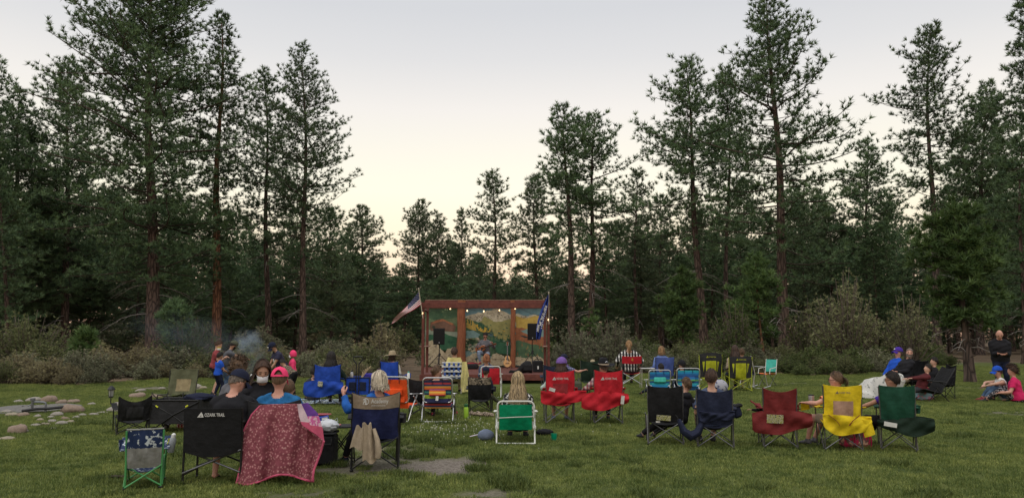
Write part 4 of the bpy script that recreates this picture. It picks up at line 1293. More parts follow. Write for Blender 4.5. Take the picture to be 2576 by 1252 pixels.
for s_ in (-1, 1):
    MB().tube([(s_ * .03, .1, .42), (s_ * .17, -.02, .03), (s_ * .18, -.1, .04), (s_ * .19, -.12, .07)], .011, 6).build('arm', M_wire, gs)
    MB().tube([(s_ * .17, -.02, .03), (s_ * .19, -.04, 0)], .012, 6).build('foot', M_wire, gs)
MB().tube([(0, .1, .45), (0, .28, 0)], .011, 6).build('rear_leg', M_wire, gs)
# microphone stand before the player
p = at(*cv(1018, 917), 31.0)
ms_ = empty('microphone_stand', (p.x, 31.0, ZF + .004), 0, 'thin black microphone stand in front of the guitar player', 'stand')
MB().tube([(0, 0, .02), (0, 0, .98)], .011, 8).build('pole', M_wire, ms_)
MB().lathe([(.13, 0), (.13, .015), (.03, .03)], 16).build('base', M_wire, ms_)
MB().tube([(0, 0, .97), (.05, .12, 1.03)], .008, 6).build('boom', M_wire, ms_)
MB().tube([(.05, .12, 1.03), (.075, .18, 1.06)], [.016, .024], 8).build('microphone', M_grille, ms_)
# gig bag, black case, gear bag
M_nylon = mat('black_nylon', (.011, .011, .013), .7, .3, 20, bump=.4, bscale=12)
p0, p1 = at(*cv(1375, 968), 27.4), at(*cv(1640, 950), 27.7)
gbag = empty('guitar_bag', (p0.x, 27.4, ZF + .003), 0, 'black padded guitar bag lying on its side at the front of the stage', 'guitar bag')
L_ = p1.x - p0.x
def bagsec(t):
    w = .05 + .16 * (1 / (1 + math.exp(-(t - .48) * 16)))
    return w * (1 - .5 * max(0, (t - .92) / .08) ** 2)
rings = []
for i in range(19):
    t = i / 18
    w = bagsec(t) * (.5 if i == 0 else 1)
    rings.append([Vector((t * L_, .25 * t, w + .004 + .01 * sin(i))) + Vector((.0, cos(a * pi / 7) * w * .55, sin(a * pi / 7) * w)) for a in range(14)])
MB().rings(rings).build('shell', M_nylon, gbag)
MB().tube([(L_ * .45, -.06, .2), (L_ * .58, -.13, .30), (L_ * .72, -.08, .38)], .012, 6).build('carry_strap', M_wire, gbag)
MB().box((L_ * .8, -.1, .2), (.3, .05, .22), bev=.02).build('pocket', M_nylon, gbag)
p0, p1 = at(*cv(1645, 975), 28.2), at(*cv(1760, 850), 28.2)
cs = empty('equipment_case', ((p0.x + p1.x) / 2, 28.3, ZF + .003), 0, 'black fabric equipment case with a white tag beside the guitar bag', 'case')
MB().box((0, 0, (p1.z - ZF) / 2), (p1.x - p0.x, .4, p1.z - ZF), bev=.03).build('case_body', M_nylon, cs)
MB().box((0, -.203, .17), (.05, .004, .11)).build('tag', M_white_pl, cs)
MB().tube([(-.12, 0, p1.z - ZF), (-.1, 0, p1.z - ZF + .05), (.1, 0, p1.z - ZF + .05), (.12, 0, p1.z - ZF)], .012, 6).build('handle', M_wire, cs)
p0, p1 = at(*cv(868, 940), 30.8), at(*cv(1030, 885), 30.8)
cs = empty('gear_bag', ((p0.x + p1.x) / 2, 30.9, ZF + .003), 0, 'open black gear bag with red lining on the stage left of the player', 'bag')
MB().box((0, 0, .11), (p1.x - p0.x, .35, .2), bev=.04).build('bag_body', M_nylon, cs)
MB().ell((.05, 0, .22), (.22, .13, .05), 10, 6, f=lambda u: 1 + .2 * vn(u, 4)).build('lining', mat('red_lining', (.22, .02, .025), .8), cs)
MB().tube([(-.25, -.18, .2), (-.1, -.2, .28), (.1, -.2, .28), (.25, -.18, .2)], .01, 6).build('strap', M_wire, cs)
p0 = at(*cv(1128, 780), 31.9)
stl = empty('stool', (p0.x, 31.9, ZF + .003), 0, 'black stool under the guitar player', 'stool')
SEATZ = p0.z - ZF - .02
MB().lathe([(.17, SEATZ - .05), (.18, SEATZ - .03), (.17, SEATZ)], 18).build('seat', M_nylon, stl)
for k in range(4):
    a = k * pi / 2 + pi / 4
    MB().tube([(cos(a) * .1, sin(a) * .1, SEATZ - .05), (cos(a) * .2, sin(a) * .2, 0)], .012, 6).build('leg', M_wire, stl)
# ------------------------------------------------------------------ people
def skinmat(n, c):
    return mat('skin_' + n, c, .55, .08, 30, spec=.35)
SKIN = dict(light=skinmat('light', (.50, .29, .21)), tan=skinmat('tan', (.38, .21, .14)), pink=skinmat('pink', (.52, .27, .20)), olive=skinmat('olive', (.33, .19, .125)))
def cloth(n, c, var=.18, rough=.9, scale=9, **k):
    return mat('cloth_' + n, c, rough, var, scale, bump=k.pop('bump', .35), bscale=k.pop('bscale', 26), spec=.15, **k)
def plaid(name, cols, sx=14, sz=14, diag=0.0, thr=.5):
    """crossed bands of colour, woven checks"""
    if name in MATS: return MATS[name]
    m = bpy.data.materials.new(name); m.use_nodes = True
    N, L = m.node_tree.nodes, m.node_tree.links
    b = N['Principled BSDF']; b.inputs['Roughness'].default_value = .9; b.inputs['Specular IOR Level'].default_value = .15
    tc = N.new('ShaderNodeTexCoord'); outs = []
    for d, s in (('X', sx), ('Z', sz)):
        w = N.new('ShaderNodeTexWave'); w.bands_direction = d; w.inputs['Scale'].default_value = s; w.inputs['Distortion'].default_value = 1.2; w.inputs['Detail Scale'].default_value = 2
        L.new(tc.outputs['Object'], w.inputs[0])
        r = N.new('ShaderNodeMath'); r.operation = 'GREATER_THAN'; r.inputs[1].default_value = thr; L.new(w.outputs['Fac'], r.inputs[0]); outs.append(r)
    m1 = N.new('ShaderNodeMixRGB'); m1.inputs[1].default_value = (*cols[0], 1); m1.inputs[2].default_value = (*cols[1], 1)
    m2 = N.new('ShaderNodeMixRGB'); m2.inputs[2].default_value = (*cols[2], 1)
    h = N.new('ShaderNodeMath'); h.operation = 'MULTIPLY'; h.inputs[1].default_value = .6
    L.new(outs[0].outputs[0], m1.inputs[0]); L.new(outs[1].outputs[0], h.inputs[0]); L.new(h.outputs[0], m2.inputs[0]); L.new(m1.outputs[0], m2.inputs[1]); L.new(m2.outputs[0], b.inputs['Base Color'])
    MATS[name] = m
    return m
def printed(name, base, spot, scale=30, amount=.5, soft=.04, third=None):
    """cloth printed with irregular spots: camouflage, flowers, leaf prints"""
    if name in MATS: return MATS[name]
    m = bpy.data.materials.new(name); m.use_nodes = True
    N, L = m.node_tree.nodes, m.node_tree.links
    b = N['Principled BSDF']; b.inputs['Roughness'].default_value = .9; b.inputs['Specular IOR Level'].default_value = .15
    tc = N.new('ShaderNodeTexCoord'); src = None
    for k, c in enumerate([spot] + ([third] if third else [])):
        n = N.new('ShaderNodeTexNoise'); n.inputs['Scale'].default_value = scale * (1 + .7 * k); n.inputs['Detail'].default_value = 2.5
        mp = N.new('ShaderNodeMapping'); mp.inputs['Location'].default_value = (7 * k, 3 * k, 0); L.new(tc.outputs['Object'], mp.inputs[0]); L.new(mp.outputs[0], n.inputs['Vector'])
        r = N.new('ShaderNodeValToRGB'); r.color_ramp.elements[0].position = amount; r.color_ramp.elements[1].position = amount + soft
        L.new(n.outputs['Fac'], r.inputs[0])
        mx = N.new('ShaderNodeMixRGB'); mx.inputs[2].default_value = (*c, 1)
        if src is None: mx.inputs[1].default_value = (*base, 1)
        else: L.new(src.outputs[0], mx.inputs[1])
        L.new(r.outputs[0], mx.inputs[0]); src = mx
    L.new(src.outputs[0], b.inputs['Base Color'])
    MATS[name] = m
    return m
HAIRD = {}
def hairmat(n, c):
    HAIRD['hair_' + n] = mat('hair_dark_' + n, tuple(v * .34 for v in c), .6, .3, 20)
    return mat('hair_' + n, tuple(v * .55 for v in c), .55, scale=9, bump=.6, bscale=30, spec=.3, stretch=(7, 7, .7), col2=tuple(min(1, v * 1.35) for v in c))
HAIR = dict(brown=hairmat('brown', (.060, .032, .020)), dark=hairmat('dark', (.016, .011, .009)), blonde=hairmat('blonde', (.40, .29, .16)), white=hairmat('white_blonde', (.58, .50, .38)),
            red=hairmat('strawberry', (.30, .115, .05)), sandy=hairmat('sandy', (.105, .06, .032)), gold=hairmat('gold', (.30, .17, .075)), grey=hairmat('grey', (.14, .11, .09)))
C = dict(
    black=cloth('black', (.015, .015, .018)), navy=cloth('navy', (.014, .017, .036)), charcoal=cloth('charcoal', (.035, .036, .042)), grey=cloth('grey', (.12, .12, .135)), blue=cloth('bright_blue', (.016, .075, .42)),
    royal=cloth('royal', (.02, .10, .36)), teal_blue=cloth('teal_blue', (.018, .11, .26), var=.3, scale=16), denim=cloth('denim', (.075, .12, .20)), ltdenim=cloth('light_denim', (.22, .28, .37)), dkjean=cloth('dark_jeans', (.018, .024, .05)),
    maroon=cloth('maroon', (.075, .016, .018)), hotpink=cloth('hot_pink', (.75, .055, .16)), pink=cloth('rose', (.50, .02, .10)), orange=cloth('coral', (.95, .33, .16)), purple=cloth('purple', (.055, .025, .24)), lilac=cloth('lilac', (.16, .09, .30)),
    green=cloth('dark_green', (.012, .022, .016)), mint=cloth('mint', (.33, .42, .38)), slate=cloth('slate_blue', (.07, .09, .15)), hoodie=cloth('hoodie_blue', (.13, .19, .42)), yellow=cloth('pale_yellow', (.60, .53, .22)), khaki=cloth('khaki', (.33, .27, .18)),
    olive=cloth('olive', (.075, .08, .055)), cream=cloth('cream', (.55, .52, .44)), redshirt=cloth('red_marl', (.22, .045, .05), var=.3, scale=14), plum=cloth('plum', (.045, .020, .045)), greytee=cloth('grey_tee', (.085, .088, .10)), navytee=cloth('navy_tee', (.035, .035, .065)), white=cloth('white', (.66, .65, .63)), tan=cloth('tan', (.36, .29, .21)))
C['camo'] = printed('camo_cloth', (.10, .085, .06), (.025, .022, .018), 18, .5, third=(.20, .16, .11))
C['bw'] = printed('black_white_print', (.02, .02, .02), (.60, .58, .56), 26, .52)
C['plaid_bw'] = plaid('black_white_plaid', ((.015, .015, .016), (.55, .53, .50), (.02, .02, .02)), 3.2, 2.4, thr=.62)
C['plaid_red'] = plaid('red_plaid', ((.30, .10, .10), (.45, .36, .34), (.08, .04, .07)), 5, 4)
C['plaid_blue'] = plaid('blue_plaid', ((.08, .09, .20), (.26, .27, .38), (.035, .04, .10)), 8, 7)
C['floral'] = printed('floral_leggings', (.018, .018, .022), (.40, .36, .38), 34, .55)
M_sole = mat('shoe_sole', (.45, .44, .42), .8, .1)
M_eye = mat('eye_dark', (.02, .014, .012), .2, 0)
M_lens = mat('dark_lens', (.012, .012, .014), .15, 0, spec=.6)
M_mask = cloth('face_mask', (.68, .68, .70), bump=.1)
M_lip = mat('lips', (.35, .13, .11), .5, .1)

def ik(a, c_, l1, l2, pole):
    d = c_ - a
    D = min(d.length, (l1 + l2) * .998)
    D = max(D, abs(l1 - l2) * 1.05 + .01)
    n = d.normalized()
    c2 = a + n * D
    x = (l1 * l1 - l2 * l2 + D * D) / (2 * D)
    h = sqrt(max(0, l1 * l1 - x * x))
    p = pole - n * pole.dot(n)
    p = p.normalized() if p.length > 1e-6 else Vector((0, 0, 1))
    return a + n * x + p * h, c2

def hand_mesh(mb, w, d, nrm, thumb_side, k, curl=.5):
    """palm, four unequal bent fingers, a thumb from the side of the palm; d finger direction, nrm back of the hand"""
    d = d.normalized(); nrm = (nrm - d * nrm.dot(d)).normalized(); s = d.cross(nrm) * thumb_side
    rings = []
    for (t, hw, hh) in ((-.012, .026, .02), (.02, .033, .017), (.06, .041, .015), (.09, .038, .012)):
        c_ = w + d * t * k
        rings.append([c_ + s * cos(a * pi / 4) * hw * k + nrm * sin(a * pi / 4) * hh * k for a in range(8)])
    mb.rings(rings)
    for i, (off, ln, r) in enumerate(((.028, .072, .0092), (.0095, .082, .0095), (-.010, .076, .009), (-.028, .058, .008))):
        p = w + (d * .085 + s * off) * k
        pts = [p - d * .01 * k, p]
        dd, an = d.copy(), 0
        for q in range(3):
            an += curl * (.6 + .25 * q)
            dd = d * cos(an) - nrm * sin(an) + s * off * 1.5
            p = p + dd.normalized() * ln * k * (.45, .32, .25)[q]
            pts.append(p)
        mb.tube(pts, [r * k, r * k, r * .97 * k, r * .9 * k, r * .6 * k], 6)
    p = w + (d * .022 + s * .03) * k
    t1 = p + (d * .025 + s * .026 - nrm * .008) * k
    t2 = t1 + (d * .032 + s * .010 - nrm * .012 * (1 + curl)) * k
    mb.tube([p, t1, t2, t2 + (d * .02 - nrm * .012 * curl) * k], [.013 * k, .012 * k, .0105 * k, .007 * k], 6)

def person(loc, rz, label, h=1.72, pz=.40, py=0.0, lean=-.15, side=0.0, twist=0.0, hyaw=0.0, hpitch=0.0, hroll=0.0, lf=None, rf=None, lh=None, rh=None, lknee=None, rknee=None, lelb=None, relb=None,
           skin='light', top='navy', sleeve='long', bottom='denim', legs='long', shoes='black', hair='short', hcol='brown', wide=1.0, cap=None, vox=.016, extra=(), group=None, curl=.5, hair_len=.3, pos='sit', feet_dir=None, loose=1.0, hood=None):
    k = h / 1.72
    hk = k * 1.07 * (1 + .42 * max(0, 1 - k))
    wide *= 1.07
    V3 = Vector
    root_loc = Vector(loc)
    u = V3((sin(side), sin(lean) * cos(side), cos(lean) * cos(side))).normalized()
    r0 = V3((1, 0, 0)); r0 = (r0 - u * r0.dot(u)).normalized()
    f0 = u.cross(r0)
    rt = (r0 * cos(twist) + f0 * sin(twist)).normalized()   # shoulders
    ft = u.cross(rt)
    Cc = V3((0, py, pz))
    bendf = .10 * max(0, lean)
    def spine(t):
        return Cc + u * t * k + f0 * (.02 * sin(t * 5)) * k
    Nk = spine(.50)
    Sh = {s: spine(.405) + rt * s * .165 * k * (.5 + .5 * wide) for s in (-1, 1)}
    hu = (u * .45 + V3((0, 0, 1)) * .55).normalized()
    Mh = Matrix.Rotation(hyaw, 3, hu) @ Matrix(((r0.x, f0.x, u.x), (r0.y, f0.y, u.y), (r0.z, f0.z, u.z)))
    hr = (Mh @ V3((1, 0, 0))); hf = hr.cross(hu) * -1
    hf = hu.cross(hr)
    q = Matrix.Rotation(hpitch, 3, hr)
    hu2, hf = q @ hu, q @ hf
    q = Matrix.Rotation(hroll, 3, hf); hu2, hr = q @ hu2, q @ hr
    hc = Nk + u * .055 * k + hu2 * .118 * hk + hf * .012 * hk
    def hp(x, y, z):
        return hc + (hr * x + hf * y + hu2 * z) * hk
    HM = Matrix(((hr.x, hf.x, hu2.x), (hr.y, hf.y, hu2.y), (hr.z, hf.z, hu2.z)))
    Hp = {s: Cc + r0 * s * .092 * k - u * .02 * k for s in (-1, 1)}
    if pos == 'sit':
        df = {s: V3((s * .12, py + .50 * k, .075 * k)) for s in (-1, 1)}
    else:
        df = {s: V3((s * .10, py + (.02 if s > 0 else -.03), .075 * k)) for s in (-1, 1)}
    An = {-1: V3(lf) if lf else df[-1], 1: V3(rf) if rf else df[1]}
    Kn = {}
    for s, kp in ((-1, lknee), (1, rknee)):
        pole = V3(kp) if kp else (V3((s * .12, .6, 1)) if pos == 'sit' else V3((s * .05, 1, 0)))
        Kn[s], An[s] = ik(Hp[s], An[s], .42 * k, .41 * k, pole)
    Wr, El = {}, {}
    for s, tgt, ep in ((-1, lh, lelb), (1, rh, relb)):
        t = V3(tgt) if tgt else (Kn[s] * .55 + Hp[s] * .45 + V3((0, 0, .085 * k)) if pos == 'sit' else Sh[s] + V3((s * .06, .06, -.50 * k)))
        pole = V3(ep) if ep else V3((s * .6, -.7, -.5))
        El[s], Wr[s] = ik(Sh[s], t, .28 * k, .245 * k, pole)
    # body volume
    b = MB()
    n = 16
    rings = []
    for (t, w, d, fo) in ((-.11, .105, .09, 0), (-.05, .155, .118, -.01), (.02, .165, .122, -.01), (.10, .158, .115, 0), (.19, .146, .104, .005), (.29, .158, .110, .008), (.36, .164, .108, .004), (.41, .145, .094, 0), (.455, .092, .070, -.003), (.50, .056, .056, 0)):
        f_ = min(1, max(0, t / .4)); rr = (r0 * (1 - f_) + rt * f_).normalized(); ff = u.cross(rr)
        c_ = spine(t) + ff * fo * k
        ww = wide if t < .40 else (1 + wide) / 2 if t < .46 else 1
        rings.append([c_ + rr * cos(2 * pi * j / n) * w * k * ww + ff * sin(2 * pi * j / n) * d * k * ww for j in range(n)])
    b.rings(rings)
    b.tube([spine(.47), Nk + u * .03 * k, hc - hu2 * .05 * hk], [.060 * k, .052 * k, .052 * hk], 12)
    b.ell(hc, (.074 * hk, .094 * hk, .112 * hk), 18, 14, HM)
    b.ell(hp(0, .026, -.058), (.055 * hk, .064 * hk, .062 * hk), 14, 10, HM)
    b.ell(hp(0, .096, -.020), (.014 * hk, .021 * hk, .027 * hk), 8, 6, HM)
    b.ell(hp(0, .078, .018), (.050 * hk, .018 * hk, .012 * hk), 8, 6, HM)
    for s in (-1, 1):
        b.ell(hp(s * .078, -.004, -.012), (.010 * hk, .021 * hk, .032 * hk), 8, 6, HM)
        aw = (1 + wide) / 2
        b.ell(Sh[s], .060 * k * aw, 10, 8)
        b.tube([Nk - u * .005 * k, Sh[s].lerp(Nk, .45) + u * .012 * k, Sh[s]], [.046 * k, .054 * k, .056 * k], 10)
        b.tube([Sh[s], Sh[s].lerp(El[s], .5), El[s]], [.058 * k * aw, .050 * k * aw, .041 * k], 12)
        b.ell(El[s], .041 * k, 8, 6)
        b.tube([El[s], El[s].lerp(Wr[s], .3), Wr[s]], [.041 * k, .043 * k * aw, .027 * k], 12)
        b.tube([Hp[s] - (Kn[s] - Hp[s]).normalized() * .04 * k, Hp[s].lerp(Kn[s], .4), Kn[s]], [.090 * k * aw, .080 * k * aw, .056 * k], 14)
        b.ell(Kn[s], .057 * k, 10, 8)
        b.tube([Kn[s], Kn[s].lerp(An[s], .3), An[s]], [.054 * k, .057 * k, .036 * k], 12)
        fd = V3(feet_dir) if feet_dir else V3((s * .18, 1, 0))
        fd = fd.normalized()
        fr = V3((fd.y, -fd.x, 0)); fr = fr.normalized() if fr.length > .01 else V3((1, 0, 0)); fu = fr.cross(fd)
        rg = []
        for (t, w, h0, h1) in ((-.065, .024, -.065, -.02), (-.045, .034, -.075, .0), (.0, .037, -.075, .015), (.06, .042, -.075, -.015), (.12, .044, -.075, -.035), (.16, .036, -.072, -.045), (.18, .018, -.068, -.055)):
            c_ = An[s] + fd * t * k
            rg.append([c_ + (fr * cos(2 * pi * j / 10) * w + fu * ((h0 + h1) / 2 + sin(2 * pi * j / 10) * (h1 - h0) / 2)) * k for j in range(10)])
        b.rings(rg)
    me0 = bpy.data.meshes.new('tmp'); me0.from_pydata(b.v, [], b.f)
    ob = bpy.data.objects.new('tmp', me0); COL.objects.link(ob)
    md = ob.modifiers.new('r', 'REMESH'); md.mode = 'VOXEL'; md.voxel_size = (vox * 1.12 if vox < .016 else vox * 1.4) * (.55 + .45 * k)
    dg = bpy.context.evaluated_depsgraph_get()
    me1 = bpy.data.meshes.new_from_object(ob.evaluated_get(dg))
    bpy.data.objects.remove(ob); bpy.data.meshes.remove(me0)
    nvt = len(me1.vertices)
    V = np.empty(nvt * 3, dtype=np.float32); me1.vertices.foreach_get('co', V); V = V.reshape(-1, 3).astype(np.float64)
    E = np.empty(len(me1.edges) * 2, dtype=np.int32); me1.edges.foreach_get('vertices', E); E = E.reshape(-1, 2)
    Fq = [tuple(p.vertices) for p in me1.polygons]
    bpy.data.meshes.remove(me1)
    deg = np.bincount(E.ravel(), minlength=nvt)[:, None].astype(float)
    for lam in (.6, -.35, .6, -.35, .5):
        acc = np.zeros_like(V)
        for a_ in range(3):
            acc[:, a_] = np.bincount(E[:, 0], V[E[:, 1], a_], nvt) + np.bincount(E[:, 1], V[E[:, 0], a_], nvt)
        V = V + lam * (acc / np.maximum(deg, 1) - V)
    # which bone is each vertex on
    segs = [('torso', spine(-.08), spine(.42), .15 * wide), ('neck', spine(.5), hc - hu2 * .06 * hk, .05), ('head', hc - hu2 * .05 * hk + hf * .01, hc + hu2 * .03 * hk, .09)]
    for s in (-1, 1):
        segs += [('ua%d' % s, Sh[s], El[s], .055), ('fa%d' % s, El[s], Wr[s], .035), ('th%d' % s, Hp[s], Kn[s], .075), ('sh%d' % s, Kn[s], An[s], .047), ('ft%d' % s, An[s] - V3((0, 0, .035 * k)), An[s] + (V3(feet_dir).normalized() if feet_dir else V3((s * .18, 1, 0)).normalized()) * .15 * k - V3((0, 0, .05 * k)), .04)]
    dist, par = [], []
    for nm, a_, c_, rd in segs:
        a_, c_ = np.array(a_), np.array(c_); d_ = c_ - a_
        t_ = np.clip(((V - a_) @ d_) / (d_ @ d_ + 1e-12), 0, 1)
        dist.append(np.linalg.norm(V - (a_ + t_[:, None] * d_), axis=1) / (rd * k)); par.append(t_)
    dist = np.array(dist); par = np.array(par); own = dist.argmin(0); tt = par[own, np.arange(nvt)]
    names = [s_[0] for s_ in segs]
    nm_of = np.array(names)[own]
    # neckline: torso vertices too high up are neck
    upc = (V - np.array(Cc)) @ np.array(u) / k
    up_n = (V - np.array(Nk)) @ np.array(hu2) / hk
    nm_of = np.where((nm_of == 'neck') & (upc < .46), 'torso', nm_of)
    nm_of = np.where((nm_of == 'head') & (upc < .44) & (up_n < .0), 'torso', nm_of)
    is_t = (nm_of == 'torso') & (upc < .48)
    isn = lambda p: np.char.startswith(nm_of, p)
    axs = np.linalg.norm((V - np.array(Cc)) - upc[:, None] * k * np.array(u), axis=1) / k
    collar = ((nm_of == 'torso') | (nm_of == 'neck')) & (upc > .40) & (upc < .53) & ((upc < .455) | (axs > .066))
    m_top = collar | is_t & (upc > -.05) & (upc < .455) | (isn('ua') & (tt < (1.1 if sleeve == 'long' else .62 if sleeve == 'short' else .06))) | (isn('fa') & (tt < .93) & (sleeve == 'long')) | ((nm_of == 'neck') & (upc < .455))
    m_bot = (is_t & (upc < .03)) | (isn('th') & ((tt < 1.1) if legs == 'long' else (tt < .85) if legs == 'short' else (tt < .3))) | (isn('sh') & (tt < .93) & (legs == 'long'))
    m_sho = isn('ft') | (isn('sh') & (tt > .93))
    # normals
    tri = np.array([[f[0], f[1], f[2]] for f in Fq]); nr = np.cross(V[tri[:, 1]] - V[tri[:, 0]], V[tri[:, 2]] - V[tri[:, 0]])
    Nn = np.zeros_like(V)
    for f_i in range(3):
        for a_ in range(3):
            Nn[:, a_] += np.bincount(tri[:, f_i], nr[:, a_], nvt)
    Nn = unit(Nn)
    hb = MB()
    for s in (-1, 1):
        dd = (Wr[s] - El[s]).normalized()
        nr_ = V3((0, 0, 1)) if abs(dd.z) < .8 else V3((s, -.3, 0))
        hand_mesh(hb, Wr[s], dd, nr_, -s, k, curl)
    o_ = nvt
    vv = [tuple(v) for v in V] + hb.v
    ff = Fq + [tuple(i + o_ for i in f) for f in hb.f]
    me = bpy.data.meshes.new('person'); me.from_pydata(vv, [], ff); me.materials.append(SKIN[skin])
    me.polygons.foreach_set('use_smooth', [True] * len(me.polygons))
    root = link('person', me); root.location = loc; root.rotation_euler = (0, 0, rz)
    tag(root, label, 'person', group)
    def shell(mask, name, m, off, wr):
        keep = [f for f in Fq if all(mask[i] for i in f)]
        if not keep: return None
        idx = sorted({i for f in keep for i in f}); mp = {g: i for i, g in enumerate(idx)}
        idx = np.array(idx); Q = V[idx]
        ph = np.sin(Q[:, 0] * 23 + Q[:, 2] * 31 + rz * 5) * np.sin(Q[:, 1] * 27 - Q[:, 2] * 13 + h * 9) + .6 * np.sin(Q[:, 2] * 55 + Q[:, 0] * 21)
        Q = Q + Nn[idx] * (off * k + wr * k * ph)[:, None]
        ms_ = npmesh(name, Q, np.array([[mp[i] for i in f] for f in keep if len(f) == 4]), m, smooth=True)
        return link(name, ms_, root)
    if bottom: shell(m_bot, 'trousers' if legs == 'long' else 'shorts', C[bottom], .012 * loose, .004)
    if top: shell(m_top, 'shirt', C[top] if isinstance(top, str) else top, .018 * loose, .0055)
    if shoes: shell(m_sho, 'shoes', C[shoes] if isinstance(shoes, str) else shoes, .008, .0)
    info = dict(root=root, hp=hp, HM=HM, hk=hk, hc=hc, hr=hr, hf=hf, hu=hu2, k=k, Wr=Wr, El=El, Sh=Sh, Kn=Kn, An=An, Nk=Nk, u=u, rt=rt, ft=ft, spine=spine, Cc=Cc, rz=rz)
    if hair: add_hair(info, hair, HAIR[hcol], hair_len, bool(cap))
    if cap: add_cap(info, *cap)
    if hood:
        MB().ell(Nk - ft * .07 * k - u * .03 * k, (.12 * k, .07 * k, .075 * k), 14, 9, f=lambda w_: 1 + .1 * vn(w_, 4)).build('hood', C[hood], root)
    for e_ in extra:
        FEAT[e_](info)
    return info

def add_hair(I, kind, m, length=.3, under=False):
    rr = random.Random(sum(map(ord, kind)) % 97 + int(I['hc'].x * 100) + int(I['k'] * 300))
    hp, root = I['hp'], I['root']
    grow = {'curly': 1.20, 'short': 1.10, 'long': 1.20, 'pony': 1.08, 'bun': 1.08, 'bob': 1.15, 'buzz': 1.02, 'thin': 1.03}[kind]
    if under: grow = min(grow, 1.06)
    A, B_, Cz = .078 * grow, .098 * grow, .116 * grow * (.97 if under else 1)
    def tmax(ph):               # how far down the hair reaches: ph = 0 front, pi back
        c_ = cos(ph)
        fr, sd, bk = {'long': (46, 98, 140), 'bob': (50, 104, 140), 'curly': (58, 104, 128)}.get(kind, (52, 88, 120))
        return R(sd + (bk - sd) * (-c_) if c_ < 0 else sd + (fr - sd) * c_)
    def pt(ph, th, g=1.0):
        rip = 1 + .018 * sin(ph * 23 + th * 3) + (.06 * vn((sin(ph) * 3, cos(ph) * 3, th * 3), 3.2) if kind == 'curly' else .035 * vn((sin(ph) * 2, cos(ph) * 2, th * 2), 2.5))
        return hp(A * g * rip * sin(th) * sin(ph), B_ * g * rip * sin(th) * cos(ph) - .004, Cz * g * rip * cos(th) + .004)
    b = MB()
    b.sheet(lambda a, t: pt((a - .5) * 2 * pi, .02 + t * (tmax((a - .5) * 2 * pi) - .02)), 36, 10, .008 * I['hk'])
    dn = Vector((0, 0, -1))
    def ribbon(pts, w):
        pts = [Vector(p) for p in pts]
        L_, R_ = [], []
        for i, p in enumerate(pts):
            t = (pts[min(i + 1, len(pts) - 1)] - pts[max(0, i - 1)]).normalized()
            o = p - I['hc']; s = t.cross(o); s = s.normalized() if s.length > 1e-6 else I['hr']
            ww = w * (1 - .75 * (i / (len(pts) - 1)) ** 2)
            L_.append(p - s * ww); R_.append(p + s * ww)
        n = len(pts)
        b.add(L_ + R_, [(i, i + 1, n + i + 1, n + i) for i in range(n - 1)], 1 if rr.random() < .33 else 0)
    ns = {'short': 240, 'long': 330, 'bob': 300, 'pony': 130, 'bun': 130, 'curly': 190, 'buzz': 0, 'thin': 60}[kind]
    for i in range(ns):
        ph = rr.uniform(-pi, pi)
        if kind in ('long', 'bob') and abs(ph) < 1.15: ph = rr.choice([-1, 1]) * rr.uniform(1.15, pi)
        t0 = rr.uniform(.05, .6) if kind in ('long', 'bob') else rr.uniform(.1, 1.0) * tmax(ph)
        g = 1.02 + rr.uniform(0, .03 if under else .09)
        if under: t0 = max(t0, 1.35 if kind not in ('long', 'bob') else .9)
        if kind in ('long', 'bob'):
            L_ = length * rr.uniform(.8, 1.1) * I['hk'] if kind == 'long' else rr.uniform(.03, .09) * I['hk']
            pts = [pt(ph, t0 + (1.75 - t0) * q / 5, g) for q in range(6)]
            e_ = pts[-1]; o = Vector((e_.x - I['hc'].x, e_.y - I['hc'].y, 0)) * .25
            back = -I['ft'] * .35
            for q in range(1, 6):
                f = q / 5
                pts.append(e_ + dn * L_ * f + o * (f * 2.0 if kind == 'long' else f * .5) + back * .05 * f + Vector((rr.uniform(-1, 1), rr.uniform(-1, 1), 0)) * .010)
            ribbon(pts, rr.uniform(.005, .012) * I['hk'])
        elif kind == 'curly':
            p = pt(ph, t0, 1.0); o = (p - I['hc']).normalized()
            pts = [p + o * .012 * q * I['hk'] + Vector((sin(q * 2.2 + i), cos(q * 1.9 + i), sin(q * 1.3 + i * 2))) * .013 * I['hk'] for q in range(5)]
            ribbon(pts, .008 * I['hk'])
        else:
            l = rr.uniform(.15, .4)
            ribbon([pt(ph + .06 * q * rr.uniform(-1, 1), min(t0 + l * q / 3, tmax(ph) + .1), g) for q in range(4)], rr.uniform(.004, .009) * I['hk'])
    if kind == 'pony':
        s0 = hp(0, -.10, .045); L_ = length
        for i in range(70):
            a = rr.uniform(0, 6.28); q_ = rr.random() ** .5
            pts = []
            for j in range(7):
                f = j / 6
                wd = (.012 + .030 * sin(pi * min(1, f * .8 + .12))) * q_
                c_ = s0 - I['hf'] * (.05 * sin(f * 2.2)) * I['hk'] + dn * L_ * f * f * .4 + dn * L_ * f * .6
                pts.append(c_ + (I['hr'] * cos(a) + I['hf'] * sin(a)) * wd * I['hk'])
            ribbon(pts, .008 * I['hk'])
    if kind == 'bun':
        b.ell(hp(0, -.115, .03), (.042 * I['hk'], .040 * I['hk'], .045 * I['hk']), 12, 9, f=lambda w_: 1 + .08 * sin(w_.x * 14 + w_.z * 9))
    return b.build('hair', [m, HAIRD[m.name]], root, sharp=80)

